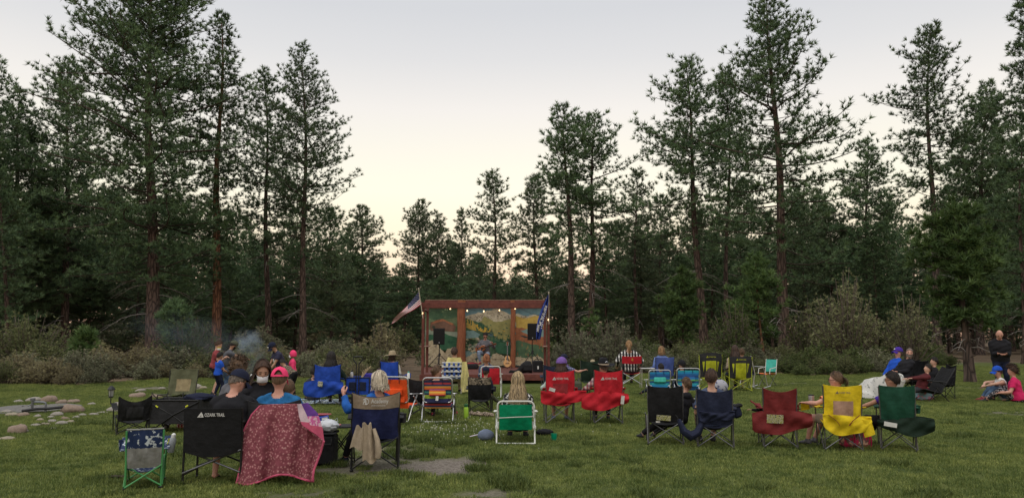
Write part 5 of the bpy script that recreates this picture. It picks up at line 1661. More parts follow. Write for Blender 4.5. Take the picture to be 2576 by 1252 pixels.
def add_cap(I, colour, style='cap', band=None):
    hp, root, hk = I['hp'], I['root'], I['hk']
    m = C[colour] if isinstance(colour, str) else colour
    if style in ('cap', 'cap_open'):
        A, B_, Cz = .096, .118, .132
        def pt(ph, t, g=1.0):
            th = t * R(84)
            seam = 1 - .012 * abs(sin(ph * 3)) ** 8
            return hp(A * g * seam * sin(th) * sin(ph), B_ * g * seam * sin(th) * cos(ph), Cz * g * cos(th) ** .8 + .018)
        b = MB()
        if style == 'cap':
            b.sheet(lambda a, t: pt((a - .5) * 2 * pi, .02 + .98 * t), 32, 8, .005 * hk)
        else:                    # open back with an adjusting strap
            def edge_(ph):
                d_ = abs(abs(ph) - pi)
                return 1 - .42 * max(0, 1 - (d_ / .62) ** 2)
            b.sheet(lambda a, t: pt((a - .5) * 2 * pi, .02 + (.98 * edge_((a - .5) * 2 * pi) - .0) * t), 48, 9, .005 * hk)
            st = MB().sheet(lambda a, t: pt(pi + (a - .5) * 1.4, .93 + .09 * t, 1.01), 10, 1, .006 * hk)
        o = b.build('cap', m, root)
        if style == 'cap_open': st.build('strap', m, o)
        bm_ = MB().sheet(lambda a, t: hp(.090 * sin((a - .5) * 2.2) * (1 + .06 * t), .108 * cos((a - .5) * 2.2) + t * .080 * cos((a - .5) * 1.6), .022 + .004 - .028 * t - .055 * abs(a - .5) ** 2 * 4 * (.4 + t) * .6), 14, 4, .005 * hk)
        bm_.build('brim', m, o)
        MB().ell(hp(0, 0, .152), (.009 * hk, .009 * hk, .006 * hk), 8, 4).build('button', m, o)
        if band:
            MB().ell(hp(band[0], band[1], .075), (.022 * hk, .016 * hk, .018 * hk), 8, 6).build('badge', C['white'], o)
    else:
        W, hgt, droop = {'straw': (.215, .125, .02), 'cowboy': (.215, .14, -.03)}[style]
        prof = [(.093, .035), (.099, .05), (.086, .05 + hgt * .6), (.070, .05 + hgt * .92), (.03, .05 + hgt)]
        b = MB()
        rings = []
        for (r_, z) in prof:
            rings.append([hp(r_ * cos(a * pi / 12), r_ * 1.18 * sin(a * pi / 12), z - (.022 if style == 'cowboy' and z > .15 else 0) * max(0, cos(a * pi / 12) ** 2 - .4)) for a in range(24)])
        b.rings(rings)
        o = b.build('hat', m, root)
        MB().sheet(lambda a, t: hp((.086 + (W - .086) * t) * cos(a * 2 * pi), (.1 + (W * 1.1 - .1) * t) * sin(a * 2 * pi), .04 - .01 * t + (.045 * t * t * cos(a * 2 * pi) ** 2 if style == 'cowboy' else .025 * t * t - .01 * sin(a * 4 * pi) * t)), 32, 4, .005 * hk).build('brim', m, o)
        if band:
            MB().sheet(lambda a, t: hp(.1005 * cos(a * 2 * pi), .1185 * sin(a * 2 * pi), .045 + .028 * t), 28, 1, .004 * hk).build('band', C[band], o)

def f_eyes(I):
    for s in (-1, 1):
        MB().ell(I['hp'](s * .030, .083, .002), (.013 * I['hk'], .006 * I['hk'], .007 * I['hk']), 8, 6, I['HM']).build('eye', M_eye, I['root'])
        MB().ell(I['hp'](s * .031, .090, .026), (.019 * I['hk'], .006 * I['hk'], .005 * I['hk']), 8, 4, I['HM']).build('eyebrow', HAIR['brown'], I['root'])
    MB().ell(I['hp'](0, .086, -.064), (.023 * I['hk'], .008 * I['hk'], .007 * I['hk']), 8, 6, I['HM']).build('mouth', M_lip, I['root'])
def f_shades(I):
    o = MB()
    for s in (-1, 1):
        o.ell(I['hp'](s * .034, .094, .004), (.026 * I['hk'], .007 * I['hk'], .018 * I['hk']), 10, 6, I['HM'])
    o.tube([I['hp'](-.02, .1, .008), I['hp'](.02, .1, .008)], .003, 4)
    for s in (-1, 1):
        o.tube([I['hp'](s * .058, .085, .008), I['hp'](s * .082, -.005, .008)], .003, 4)
    o.build('sunglasses', M_lens, I['root'])
def f_glasses(I):
    o = MB()
    for s in (-1, 1):
        o.tube([I['hp'](s * .034 + .026 * cos(a), .100, .002 + .02 * sin(a)) for a in [i * pi / 5 for i in range(11)]], .0028, 4)
        o.tube([I['hp'](s * .060, .092, .006), I['hp'](s * .083, -.005, .008)], .0028, 4)
    o.build('glasses', M_wire, I['root'])
def f_mask(I):
    hp = I['hp']
    MB().sheet(lambda a, t: hp(.064 * sin((a - .5) * 2.5), .030 + .070 * cos((a - .5) * 2.2) + .012 * sin(pi * t) * cos((a - .5) * 3), -.030 - .075 * t), 12, 6, .004).build('face_mask', M_mask, I['root'])
    for s in (-1, 1):
        MB().tube([hp(s * .062, .055, -.045), hp(s * .080, .01, -.02)], .002, 4).build('mask_loop', M_mask, I['root'])
def f_beard(I, m='grey'):
    hp = I['hp']
    def fn(a, t):
        ang = (a - .5) * 3.0
        return hp(.066 * sin(ang), .022 + .074 * cos(ang * .9), -.045 - .075 * t + .035 * abs(a - .5) * 2) + (hp(0, -.01 * t, 0) - I['hc'])
    MB().sheet(fn, 16, 6, .010).build('beard', HAIR[m], I['root'])
def f_goatee(I):
    MB().ell(I['hp'](0, .088, -.100), (.030 * I['hk'], .018 * I['hk'], .026 * I['hk']), 10, 8, I['HM']).build('goatee', HAIR['grey'], I['root'])
    MB().ell(I['hp'](0, .094, -.048), (.032 * I['hk'], .008 * I['hk'], .008 * I['hk']), 10, 6, I['HM']).build('moustache', HAIR['grey'], I['root'])
FEAT = dict(eyes=f_eyes, shades=f_shades, glasses=f_glasses, mask=f_mask, beard=lambda I: f_beard(I, 'dark'), gbeard=lambda I: f_beard(I, 'grey'), goatee=f_goatee)

def k_for(top_z, pz, lean):     # body height that brings the head top to top_z when seated at pz
    return 1.72 * (top_z - pz) / (.50 * cos(lean) + .055 * cos(lean) + .235)
# ------------------------------------------------------------------ chairs
def fab(n, c, **k):
    return mat('fabric_' + n, c, .8, k.pop('var', .22), k.pop('scale', 7), bump=.8, bscale=11, spec=.2, **k)
FB = dict(black=fab('black', (.010, .010, .011)), navy=fab('navy', (.014, .018, .040)), red=fab('red', (.42, .015, .025)), maroon=fab('maroon', (.14, .018, .018)), yellow=fab('yellow', (.62, .46, .015)), green=fab('green', (.010, .055, .032)),
          blue=fab('blue', (.015, .055, .33)), acad=fab('academy_navy', (.012, .016, .060)), tan=fab('tan', (.22, .17, .12)), lime=fab('lime', (.36, .38, .02)), dgrey=fab('dark_grey', (.025, .025, .027)), olive=fab('olive', (.10, .105, .06)),
          tanmesh=fab('tan_mesh', (.26, .21, .12)), kelly=fab('kelly', (.0, .21, .095)), orange=fab('orange_red', (.62, .07, .012)), slate=fab('slate', (.07, .09, .20)), dkgreen=fab('bottle_green', (.010, .022, .014)), bluegrey=fab('periwinkle', (.055, .085, .26)),
          greymesh=fab('grey_mesh', (.22, .22, .21)), mauve=fab('mauve_mesh', (.36, .22, .16)), teal=fab('teal', (.06, .42, .34)), coral=fab('coral', (.75, .16, .06)), white=fab('white', (.62, .61, .58)), webblue=fab('web_blue', (.07, .13, .42)), redmesh=fab('red_mesh', (.27, .03, .035)))
FB['star'] = printed('star_print', (.018, .030, .075), (.42, .46, .48), 22, .58)
FB['camo'] = printed('camo_fabric', (.11, .09, .065), (.03, .026, .02), 14, .5, third=(.22, .18, .13))
FR = dict(grey=mat('frame_grey', (.13, .13, .135), .4, .1, metal=.7), black=mat('frame_black', (.012, .012, .012), .45, .1), silver=mat('frame_silver', (.55, .55, .56), .3, .08, metal=.8), white=mat('frame_white', (.62, .62, .58), .45, .05), lime=mat('frame_lime', (.36, .40, .03), .45, .08), green=mat('frame_green', (.07, .27, .09), .45, .08))
def striped(name, cols, axis='Z', scale=1.0, dist=1.5):
    if name in MATS: return MATS[name]
    m = bpy.data.materials.new(name); m.use_nodes = True
    N, L = m.node_tree.nodes, m.node_tree.links
    b = N['Principled BSDF']; b.inputs['Roughness'].default_value = .85
    tc = N.new('ShaderNodeTexCoord'); sp_ = N.new('ShaderNodeSeparateXYZ'); L.new(tc.outputs['Object'], sp_.inputs[0])
    nz = N.new('ShaderNodeTexNoise'); nz.inputs['Scale'].default_value = dist; L.new(tc.outputs['Object'], nz.inputs['Vector'])
    ad = N.new('ShaderNodeMath'); ad.operation = 'MULTIPLY_ADD'; ad.inputs[1].default_value = .06 * dist; L.new(nz.outputs['Fac'], ad.inputs[0]); L.new(sp_.outputs[axis], ad.inputs[2])
    mu = N.new('ShaderNodeMath'); mu.operation = 'MULTIPLY'; mu.inputs[1].default_value = scale; L.new(ad.outputs[0], mu.inputs[0])
    fr = N.new('ShaderNodeMath'); fr.operation = 'FRACT'; L.new(mu.outputs[0], fr.inputs[0])
    rp = N.new('ShaderNodeValToRGB'); rp.color_ramp.interpolation = 'CONSTANT'
    e_ = rp.color_ramp.elements
    while len(e_) < len(cols): e_.new(.5)
    for i, c_ in enumerate(cols):
        e_[i].position = i / len(cols); e_[i].color = (*c_, 1)
    L.new(fr.outputs[0], rp.inputs[0]); L.new(rp.outputs[0], b.inputs['Base Color'])
    MATS[name] = m
    return m
FB['serape'] = striped('serape_stripes', [(.015, .02, .075), (.015, .02, .075), (.22, .32, .03), (.30, .38, .05), (.015, .02, .075), (.04, .20, .17), (.012, .015, .05), (.55, .10, .02), (.5, .22, .03), (.02, .03, .09), (.35, .03, .03), (.012, .015, .05)], 'Z', 2.6, .6)
FB['lagoon'] = striped('lagoon_stripes', [(.01, .10, .28), (.01, .20, .42), (.02, .30, .36), (.01, .08, .22), (.10, .28, .10), (.01, .14, .36), (.01, .06, .20)], 'Z', 3.2, 1.6)
M_pouch = striped('sunset_pouch', [(.50, .05, .04), (.65, .20, .03), (.70, .42, .06), (.60, .12, .03), (.10, .03, .12)], 'Z', 8, .5)
M_label = printed('printed_label', (.55, .52, .42), (.10, .12, .05), 60, .5)
M_glabel = printed('green_label', (.30, .30, .06), (.05, .06, .03), 70, .52, third=(.50, .45, .40))
M_logo = mat('logo_white', (.50, .49, .47), .7, .03)

def logo(parent, x, z, w, rotx, y, txt='OZARK TRAIL', m=None, mount=True, rz=0):
    """printed mark: a small mountain and the maker's word, on the outside of the back"""
    m = m or M_logo
    M_ = Matrix.Translation((x, y, z)) @ Euler((pi / 2 + rotx, rz, 0), 'XYZ').to_matrix().to_4x4()
    ts = w * .17
    if mount:
        mm = MB()
        for a in ([(-.5, -.08), (-.42, .03), (-.36, .11), (-.30, .02), (-.27, -.08)], ):
            mm.add([(px * w, py * w, .0) for px, py in a], [tuple(range(len(a)))])
        mm.add([(-.40 * w, -.05 * w, .0006), (-.36 * w, 0, .0006), (-.345 * w, -.03 * w, .0006), (-.37 * w, -.05 * w, .0006)], [(0, 1, 2, 3)], 1)
        o = mm.build('logo', [m, FB['dgrey']], parent, smooth=False); o.matrix_basis = M_
    me = textmesh(txt, ts, m, .0004, 'lettering', bold=ts * .015)
    o = link('lettering', me, parent)
    bb = [v.co.x for v in me.vertices]
    wd = max(bb) - min(bb)
    o.matrix_basis = M_ @ Matrix.Translation((w * (.12 if mount else 0), 0, .0)) @ Matrix.Diagonal((w * (.72 if mount else 1.0) / wd, 1, 1, 1))
    return o

def quad_chair(x, Yp, label, rz=0.0, w=.54, top=.88, seat=.40, fabric='navy', frame='grey', style='plain', dip=.05, arms=True, bag=None, group=None, name='camp_chair', inner=None, sc=1.0, legs_r=.009, tag_=None, sag=.07, mb_style=None, px=True):
    """folding camp chair: four uprights, crossed braces on every side, slung seat and back, strap arms"""
    X = xat(x, Yp, .4) if px else x
    root = empty(name, (X, Yp, 0), rz, label, 'chair', group, sc)
    fm, cl = FR[frame], FB[fabric] if isinstance(fabric, str) else fabric
    hw = w / 2; yb, yf = -.23, .25
    r = legs_r
    tw = hw * 1.04
    for s in (-1, 1):
        up = MB().tube([(s * hw, yb - .02, .006), (s * hw, yb - .04, seat), (s * tw, yb - .10, top)], r, 8).build('back_upright', fm, root)
        MB().box((s * hw, yb - .02, .012), (.045, .05, .022), bev=.006).build('foot', FR['black'], up)
        fl = MB().tube([(s * (hw + .02), yf + .02, .006), (s * (hw + .03), yf, seat + .02), (s * (hw + .035), yf - .01, seat + .20 if arms else seat + .03)], r, 8).build('front_upright', fm, root)
        MB().box((s * (hw + .02), yf + .02, .012), (.045, .05, .022), bev=.006).build('foot', FR['black'], fl)
        # crossed braces: sides, back and front
        MB().tube([(s * (hw + .012), yb, .03), (s * (hw + .012), yf, seat)], r * .9, 6).build('brace', fm, root)
        MB().tube([(s * (hw - .012), yf, .03), (s * (hw - .012), yb, seat - .02)], r * .9, 6).build('brace', fm, root)
    for k_, yy in ((0, yb - .035), (1, yf + .02)):
        MB().tube([(-hw, yy - .012, .03), (hw, yy - .012, seat - .03)], r * .9, 6).build('brace', fm, root)
        MB().tube([(hw, yy + .012, .03), (-hw, yy + .012, seat - .03)], r * .9, 6).build('brace', fm, root)
    def back(u, v):              # u across, v up
        xx = (u - .5) * 2
        z = seat - .05 + v * (top - seat + .06) - dip * (1 - xx * xx) * v ** 3
        y = yb - .035 - .065 * v - sag * (1 - xx * xx) * sin(pi * (.15 + .75 * v)) + .010 * sin(xx * 7 + v * 6 + X) + .007 * sin(xx * 17 - v * 8)
        return (xx * (hw + (tw - hw) * v) * 1.0, y, z)
    def panel(u0, u1, v0, v1, nm, m, off=0.0, nu=10, nv=8, th=.006):
        return MB().sheet(lambda a, b_: tuple(Vector(back(u0 + (u1 - u0) * a, v0 + (v1 - v0) * b_)) + Vector((0, -off, 0))), nu, nv, th).build(nm, m, root)
    if style in ('plain', 'window', 'band'):
        MB().tube([tuple(Vector(back(i / 14, 1)) + Vector((0, 0, .002))) for i in range(15)], .006, 5).build('hem', FB['dgrey'] if style == 'band' else cl, root)
    if style == 'plain':
        panel(0, 1, 0, 1, 'backrest', cl, 0, 14, 12)
    elif style == 'window':      # mesh window in the middle
        im = FB[inner]
        panel(0, 1, .62, 1, 'backrest', cl, 0, 14, 7); panel(0, .24, .0, .62, 'side_panel', cl, 0, 5, 8); panel(.76, 1, .0, .62, 'side_panel', cl, 0, 5, 8)
        panel(.24, .76, .14, .62, 'mesh_window', im, 0, 8, 8); panel(.24, .76, 0, .14, 'lower_panel', cl, 0, 8, 2)
    elif style == 'band':        # coloured head band over another cloth
        im = FB[inner]
        panel(0, 1, .68, 1, 'head_band', im, .004, 14, 6); panel(0, 1, 0, .70, 'backrest', cl, 0, 14, 10)
    elif style == 'sport':       # lime and black wings
        im = FB[inner]
        panel(0, 1, .70, 1, 'head_band', FB['dgrey'], .002, 14, 6)
        panel(.27, .73, 0, .70, 'backrest', cl, 0, 8, 9)
        for a, b_ in ((0, .27), (.73, 1)):
            panel(a, b_, 0, .70, 'side_panel', FB['dgrey'], 0, 5, 9)
            c0 = a + .18 * (b_ - a) if a > .5 else a + .45 * (b_ - a)
            MB().sheet(lambda p, q: tuple(Vector(back(c0 + (b_ - a) * (.36 * p) * (q) + (.18 * (1 - q) if a < .5 else -.02 * (1 - q)) * (b_ - a), .22 + .46 * q)) + Vector((0, -.006, 0))), 3, 6, .004).build('wing', cl, root)
    elif style == 'kid':
        panel(0, 1, .52, 1, 'backrest', cl, 0, 12, 8); panel(.03, .97, 0, .53, 'mesh_panel', FB[inner], 0, 12, 7)
        MB().tube([tuple(Vector(back(i / 12, 1)) + Vector((0, 0, .004))) for i in range(13)], .009, 6).build('piping', FB['greymesh'], root)
    def seatf(u, v):
        xx = (u - .5) * 2
        return (xx * hw * .99, yb - .03 + (yf - yb + .04) * v, seat - .05 + .06 * v - .085 * (1 - xx * xx) * (.55 + .45 * sin(pi * v)))
    MB().sheet(seatf, 10, 8, .007).build('seat', cl if style != 'band' else FB['dgrey'], root)
    if arms:
        for s in (-1, 1):
            def armf(u, v):
                xx = (u - .5) * .085
                yy = yb - .06 + (yf + .06 - yb) * v
                return (s * (hw + .02 + .012 * v) + xx, yy, top * .70 - .02 + (seat + .20 - top * .70 + .02) * v - .035 * sin(pi * v))
            ar = MB().sheet(armf, 3, 8, .008).build('armrest', cl if style not in ('sport', 'band') else FB['dgrey'], root)
            if s == 1 or style in ('sport', 'kid'):
                cx_, cy_, cz_ = armf(.5, .86)
                MB().lathe([(.032, -.10), (.042, -.0), (.044, .012), (.036, .010), (.028, -.09)], 12, (cx_ + s * .035, cy_, cz_)).build('cup_holder', cl if style not in ('sport', 'band') else FB['dgrey'], ar)
    if bag:                      # the storage sack, draped or tied behind the seat
        bx0, bx1, bz0, bz1, th_ = bag[:5]
        bm_ = FB[bag[5]] if len(bag) > 5 else cl
        sd0 = X * 3.1
        def sack(u, v):
            env = max(0.0, sin(pi * min(1, max(0, u)))) ** .55
            xx = bx0 + (bx1 - bx0) * u
            zt_ = bz1 - .03 * (2 * u - 1) ** 2 + .022 * sin(u * 4.5 + sd0)
            zb_ = bz0 + (1 - env) * (bz1 - bz0) * .35 + .045 * sin(u * 3.6 + sd0 * 2) + .010 * sin(u * 11 + sd0)
            fold = .020 * sin(u * 7 + v * 4 + sd0) + .008 * sin(u * 19 - v * 9) + .010 * sin(v * 7 + u * 5)
            return (xx, yb - .09 - th_ * .45 * env * sin(pi * (v * .8 + .05)) - fold, zb_ + (zt_ - zb_) * v)
        MB().sheet(sack, 30, 10, .012).build('carry_sack', bm_, root)
        MB().sheet(lambda u, v: (sack(u, v)[0], yb - .058 + .004 * sin(u * 20), sack(u, v)[2] + .012), 14, 4, .008).build('sack_lining', bm_, root)
    if tag_:
        tx, tz, tw_, th2, rot, mm = tag_
        MB().box((tx, yb - (.12 + bag[4] * .45 if bag else .155), tz), (tw_, .004, th2), (.15, rot, 0)).build('label_tag', mm, root)
    return root, back

def beach_chair(x, Yp, label, fabric, frame='silver', w=.56, top=.80, seat=.26, rz=0.0, pouch=None, tag_=False, arms='silver', group=None, lean=.30, bar=True, px=True):
    """low aluminium beach chair: looped back frame, slung cloth, flat arms, bent legs"""
    X = xat(x, Yp, .4) if px else x
    root = empty('beach_chair', (X, Yp, 0), rz, label, 'chair', group)
    fm, cl = FR[frame], FB[fabric]
    hw = w / 2; yb = -.20
    def bk(z): return yb - lean * (z - seat)
    zb = seat + .16
    rr_ = .07
    loop = [(-hw, bk(zb), zb)]
    for i in range(0, 7):
        a = pi - i * pi / 12
        loop.append((-hw + rr_ + rr_ * cos(a), bk(top - rr_ + rr_ * sin(a)), top - rr_ + rr_ * sin(a)))
    loop += [(-p[0], p[1], p[2]) for p in reversed(loop)]
    if bar:                      # the carrying frame closes below
        z0 = zb - .0
        low = []
        for i in range(0, 7):
            a = -i * pi / 12
            low.append((hw - rr_ + rr_ * cos(a), bk(z0 - rr_ * 0 + rr_ * sin(a)) - .02, z0 + rr_ * sin(a)))
        loop = loop + low + [(-p[0], p[1], p[2]) for p in reversed(low)] + [loop[0]]
    MB().tube([(p[0], p[1] - .015, p[2]) for p in loop], .0125, 8).build('back_frame', fm, root)
    def back(u, v):
        xx = (u - .5) * 2
        z = seat - .02 + (top - seat - .03) * v
        return (xx * (hw - .025), bk(z) - .012 - .03 * (1 - xx * xx) * sin(pi * v), z)
    MB().sheet(back, 10, 14, .008).build('backrest', cl, root)
    MB().sheet(lambda u, v: ((u - .5) * 2 * (hw - .03), yb + .45 * v, seat - .01 + .05 * v - .05 * sin(pi * u) * sin(pi * v)), 8, 8, .008).build('seat', cl, root)
    for s in (-1, 1):
        MB().tube([(s * (hw + .015), yb - .10, .012), (s * (hw + .015), yb + .06, seat - .02), (s * (hw + .02), yb + .30, seat + .21)], .0115, 8).build('rear_leg', fm, root)
        MB().tube([(s * (hw + .03), yb + .52, .012), (s * (hw + .03), yb + .40, seat), (s * (hw + .025), yb + .12, seat + .2)], .0115, 8).build('front_leg', fm, root)
        MB().tube([(s * hw, yb - .02, seat), (s * hw, yb + .46, seat + .04)], .011, 8).build('seat_rail', fm, root)
        MB().box((s * (hw + .035), yb + .16, seat + .235), (.06, .42, .022), (-.06, 0, 0), bev=.01).build('armrest', FR[arms] if arms in FR else FR['white'], root)
        MB().box((s * (hw + .02), yb - .02, seat + .02), (.03, .06, .05), bev=.008).build('hinge', FR['white'] if frame == 'white' else FR['grey'], root)
    MB().tube([(-(hw + .015), yb - .10, .014), (hw + .015, yb - .10, .014)], .0115, 8).build('ground_bar', fm, root)
    if pouch:
        pm = MATS.get('sunset_pouch') if pouch == 'sunset' else FB[pouch]
        z0 = seat + (top - seat) * .50
        b = MB().box((0, bk(z0) - .065, z0), (w * .56, .06, .13), (-lean * .9, 0, 0), bev=.02); b.build('pouch', pm, root)
        MB().box((0, bk(z0 - .13) - .045, z0 - .14), (w * .72, .03, .11), (-lean * .9, 0, 0), bev=.012).build('lower_pocket', cl, root)
        for s in (-1, 1):
            MB().tube([(s * w * .18, bk(top) - .03, top - .01), (s * w * .18, bk(top - .12) - .045, top - .12)], .012, 6, flat=.4).build('strap', FB['navy'], root)
    if tag_:
        z0 = seat + (top - seat) * .36
        MB().box((0, bk(z0) - .10, z0), (.05, .003, .13), (-.1, .12, 0)).build('care_tag', FB['white'], root)
    return root
# ------------------------------------------------------------------ who sits where
def gy(y): return gp(1288, y).y            # depth of a ground row
CAPX = {None: .010, 'cap': .035, 'cap_open': .035, 'straw': .075, 'cowboy': .085}
def seated(x, ytop, Y, label, rz=0.0, pz=.36, lean=-.15, side=0.0, py=0.0, **kw):
    cp = kw.get('cap')
    st = None if not cp else (cp[1] if len(cp) > 1 else 'cap')
    z = at(x, ytop, Y).z - CAPX[st] - (.02 if kw.get('hair') == 'curly' else 0)
    ps = kw.get('pos', 'sit')
    if ps == 'stand':
        kk = z / (.885 + .555 * cos(lean) * cos(side) + .235); h = 1.72 * kk; pz = .885 * kk
    else:
        h = k_for(z, pz, lean) / max(.8, cos(side))
    k = h / 1.72
    ox, oy = sin(side) * .62 * k, py + sin(lean) * .58 * k
    X = xat(x, Y, z) - (ox * cos(rz) - oy * sin(rz))
    Yr = Y - (ox * sin(rz) + oy * cos(rz))
    return person((X, Yr, 0), rz, label, h=h, pz=pz, py=py, lean=lean, side=side, **kw)

# --- front left: small chair, director chair, quilt
Y = gy(1226) + .16
ch, bk = quad_chair(367, Y, 'small child chair with star print, green legs and a bottle in its cup holder', rz=.40, w=.335, top=.60, seat=.27, fabric='star', frame='green', style='kid', inner='greymesh', dip=.0, sag=.05, legs_r=.010)
bt = empty('water_bottle', (xat(427, Y + .1, .4), Y + .13, .32), 0, 'grey and white sports bottle in the small green-legged chair', 'bottle')
bt.rotation_euler = (.1, .18, 0)
MB().lathe([(.030, 0), (.034, .01), (.036, .10), (.034, .14), (.024, .16)], 14).build('bottle_body', mat('bottle_grey', (.30, .32, .34), .4, .1), bt)
MB().lathe([(.022, .155), (.024, .165), (.022, .195), (.012, .205)], 12).build('bottle_cap', M_white_pl, bt)
MB().tube([(-.03, -.026, .15), (-.038, -.03, .08), (-.03, -.03, .04)], .006, 6).build('strap', mat('bottle_strap', (.5, .52, .05), .6), bt)

def director(x, Y, label, w=.60, top=.80, seat=.44):
    X = xat(x, Y, .4)
    root = empty('director_chair', (X, Y, 0), .06, label, 'chair')
    hw = w / 2; fm = FR['black']
    for s in (-1, 1):
        for yy in (-.22, .22):
            lg = MB().tube([(s * hw, yy, .006), (s * hw, yy, seat + .2)], .0125, 8).build('leg', fm, root)
            MB().box((s * hw, yy, .012), (.03, .03, .024), bev=.005).build('foot', fm, lg)
        MB().tube([(s * hw, -.22, .10), (s * hw, .22, .10)], .011, 8).build('side_rail', fm, root)
        MB().tube([(s * hw, -.22, seat - .02), (s * hw, .22, seat - .02)], .011, 8).build('side_rail', fm, root)
        MB().box((s * hw, .01, seat + .21), (.055, .50, .03), bev=.012).build('armrest', fm, root)
        MB().tube([(s * hw, -.20, seat), (s * hw, -.25, top)], .0125, 8).build('back_post', fm, root)
    for a in (-1, 1):
        for yy in (-.23, .20):
            MB().tube([(a * hw, yy + a * .012, .12), (-a * hw, yy + a * .012, seat - .08)], .010, 8).build('cross_brace', FR['grey'] if yy < 0 else fm, root)
    MB().sheet(lambda u, v: ((u - .5) * w, -.245 - .04 * (v - .2) - .055 * sin(pi * u), seat - .10 + (top - seat + .10) * v - .05 * sin(pi * u) * (1 - v)), 12, 8, .008).build('backrest', FB['black'], root)
    MB().sheet(lambda u, v: ((u - .5) * w, -.24 + .46 * v, seat - .02 - .05 * sin(pi * u)), 10, 6, .008).build('seat', FB['black'], root)
    return root
Yd = gy(1217) + .22
dch = director(552, Yd, 'large black folding chair with white mountain logo under the black-shirted man', w=.60, top=.80)
logo(dch, 0.01, .735, .29, .0, -.352)
I = seated(588, 929, Yd - .02, 'man in black shirt and dark cap, sitting in the large black folding chair', pz=.50, lean=.16, py=-.02, hyaw=-.75, hpitch=-.35, top='black', sleeve='short', bottom='charcoal', legs='short', shoes=None, skin='pink', hair='short', hcol='grey', wide=1.34, cap=('navy', 'cap'),
           lf=(-.20, .16, .075), rf=(.06, .34, .075), lh=(-.10, .52, .72), rh=(.22, .50, .74), extra=('glasses',), vox=.014)
for s in (-1, 1):
    sd = MB()
    a = I['An'][s]; fd = Vector((s * .18, 1, 0)).normalized()
    sd.sheet(lambda u, v: a + fd * (-.07 + .26 * v) + Vector((fd.y, -fd.x, 0)) * (u - .5) * .09 + Vector((0, 0, -.082)), 4, 8, .014)
    sd.tube([a + fd * .07 + Vector((-.045, 0, -.06)), a + fd * .08 + Vector((0, 0, -.028)), a + fd * .07 + Vector((.045, 0, -.06))], .008, 6)
    sd.build('sandal', C['charcoal'], I['root'])

Yq = gy(1210) + .30
quad_chair(706, Yq, 'folding chair hidden under the pink flowered quilt', w=.58, top=.86, seat=.40, fabric='dgrey', frame='black')
seated(702, 927, Yq + .05, 'woman in pink cap and blue top, sitting in the quilt-covered chair', pz=.44, lean=-.03, hyaw=.12, hpitch=-.12, top='teal_blue', sleeve='short', bottom='dkjean', skin='pink', hair='buzz', hcol='sandy', wide=1.36, cap=('hotpink', 'cap_open'), vox=.014, lh=(-.14, .30, .74), rh=(.14, .30, .74))
# quilt
def quilt_mat():
    m = bpy.data.materials.new('flowered_quilt'); m.use_nodes = True
    N, L = m.node_tree.nodes, m.node_tree.links
    b = N['Principled BSDF']; b.inputs['Roughness'].default_value = .95; b.inputs['Specular IOR Level'].default_value = .1
    tc = N.new('ShaderNodeTexCoord')
    v = N.new('ShaderNodeTexVoronoi'); v.inputs['Scale'].default_value = 36
    n = N.new('ShaderNodeTexNoise'); n.inputs['Scale'].default_value = 45; n.inputs['Detail'].default_value = 3
    L.new(tc.outputs['Object'], v.inputs['Vector']); L.new(tc.outputs['Object'], n.inputs['Vector'])
    a = N.new('ShaderNodeMath'); a.operation = 'MULTIPLY_ADD'; a.inputs[1].default_value = .5
    L.new(n.outputs['Fac'], a.inputs[0]); L.new(v.outputs['Distance'], a.inputs[2])
    r = N.new('ShaderNodeValToRGB'); e_ = r.color_ramp.elements
    e_[0].position = .40; e_[0].color = (.40, .21, .205, 1); e_[1].position = .62; e_[1].color = (.25, .082, .095, 1)
    x = e_.new(.78); x.color = (.18, .05, .064, 1)
    L.new(a.outputs[0], r.inputs[0]); L.new(r.outputs[0], b.inputs['Base Color'])
    w = N.new('ShaderNodeTexVoronoi'); w.inputs['Scale'].default_value = 14
    L.new(tc.outputs['Object'], w.inputs['Vector'])
    bp = N.new('ShaderNodeBump'); bp.inputs['Strength'].default_value = .6; bp.inputs['Distance'].default_value = .02
    L.new(w.outputs['Distance'], bp.inputs['Height']); L.new(bp.outputs[0], b.inputs['Normal'])
    return m
M_quilt = quilt_mat()
M_qpink = cloth('quilt_binding', (.46, .085, .15)); M_qpatch = printed('quilt_patch_pink', (.52, .12, .30), (.62, .40, .48), 40, .5)
QL = [(655, 1020), (634, 1042), (612, 1085), (609, 1120), (608, 1160), (595, 1217)]
QR = [(765, 1018), (782, 1050), (796, 1090), (795, 1130), (786, 1165), (788, 1206)]
qroot = empty('quilt', (xat(705, Yq - .4, .5), Yq - .4, 0), 0, 'pink flowered quilt draped over the back of a chair, hanging to the grass', 'quilt')
QO = Vector(qroot.location)
def qpt(u, v, off=0.0):
    k = min(4, int(v * 5)); f = v * 5 - k
    f = f * f * (3 - 2 * f) if False else f
    lx, ly = QL[k][0] + (QL[k + 1][0] - QL[k][0]) * f, QL[k][1] + (QL[k + 1][1] - QL[k][1]) * f
    rx, ry = QR[k][0] + (QR[k + 1][0] - QR[k][0]) * f, QR[k][1] + (QR[k + 1][1] - QR[k][1]) * f
    px, py_ = lx + (rx - lx) * u, ly + (ry - ly) * u - 14 * sin(pi * u) ** 2 * v * (u > 0) + (6 * sin(u * 7) * v)
    d = Yq - .37 - .05 * sin(pi * u) - .13 * v + .035 * sin(u * 17 + 1.5 * v) * (.25 + v) + .02 * sin(u * 31 + 2) * v + off
    p = at(px, py_, d)
    p.z = max(p.z, .012)
    return p - QO
MB().sheet(lambda u, v: qpt(u, v), 44, 30, .014).build('quilt_face', M_quilt, qroot)
MB().sheet(lambda u, v: qpt(u, 0) + Vector((0, .0 + .26 * v, .012 * sin(pi * v) - .06 * v * v)), 24, 5, .014).build('quilt_fold', M_quilt, qroot)
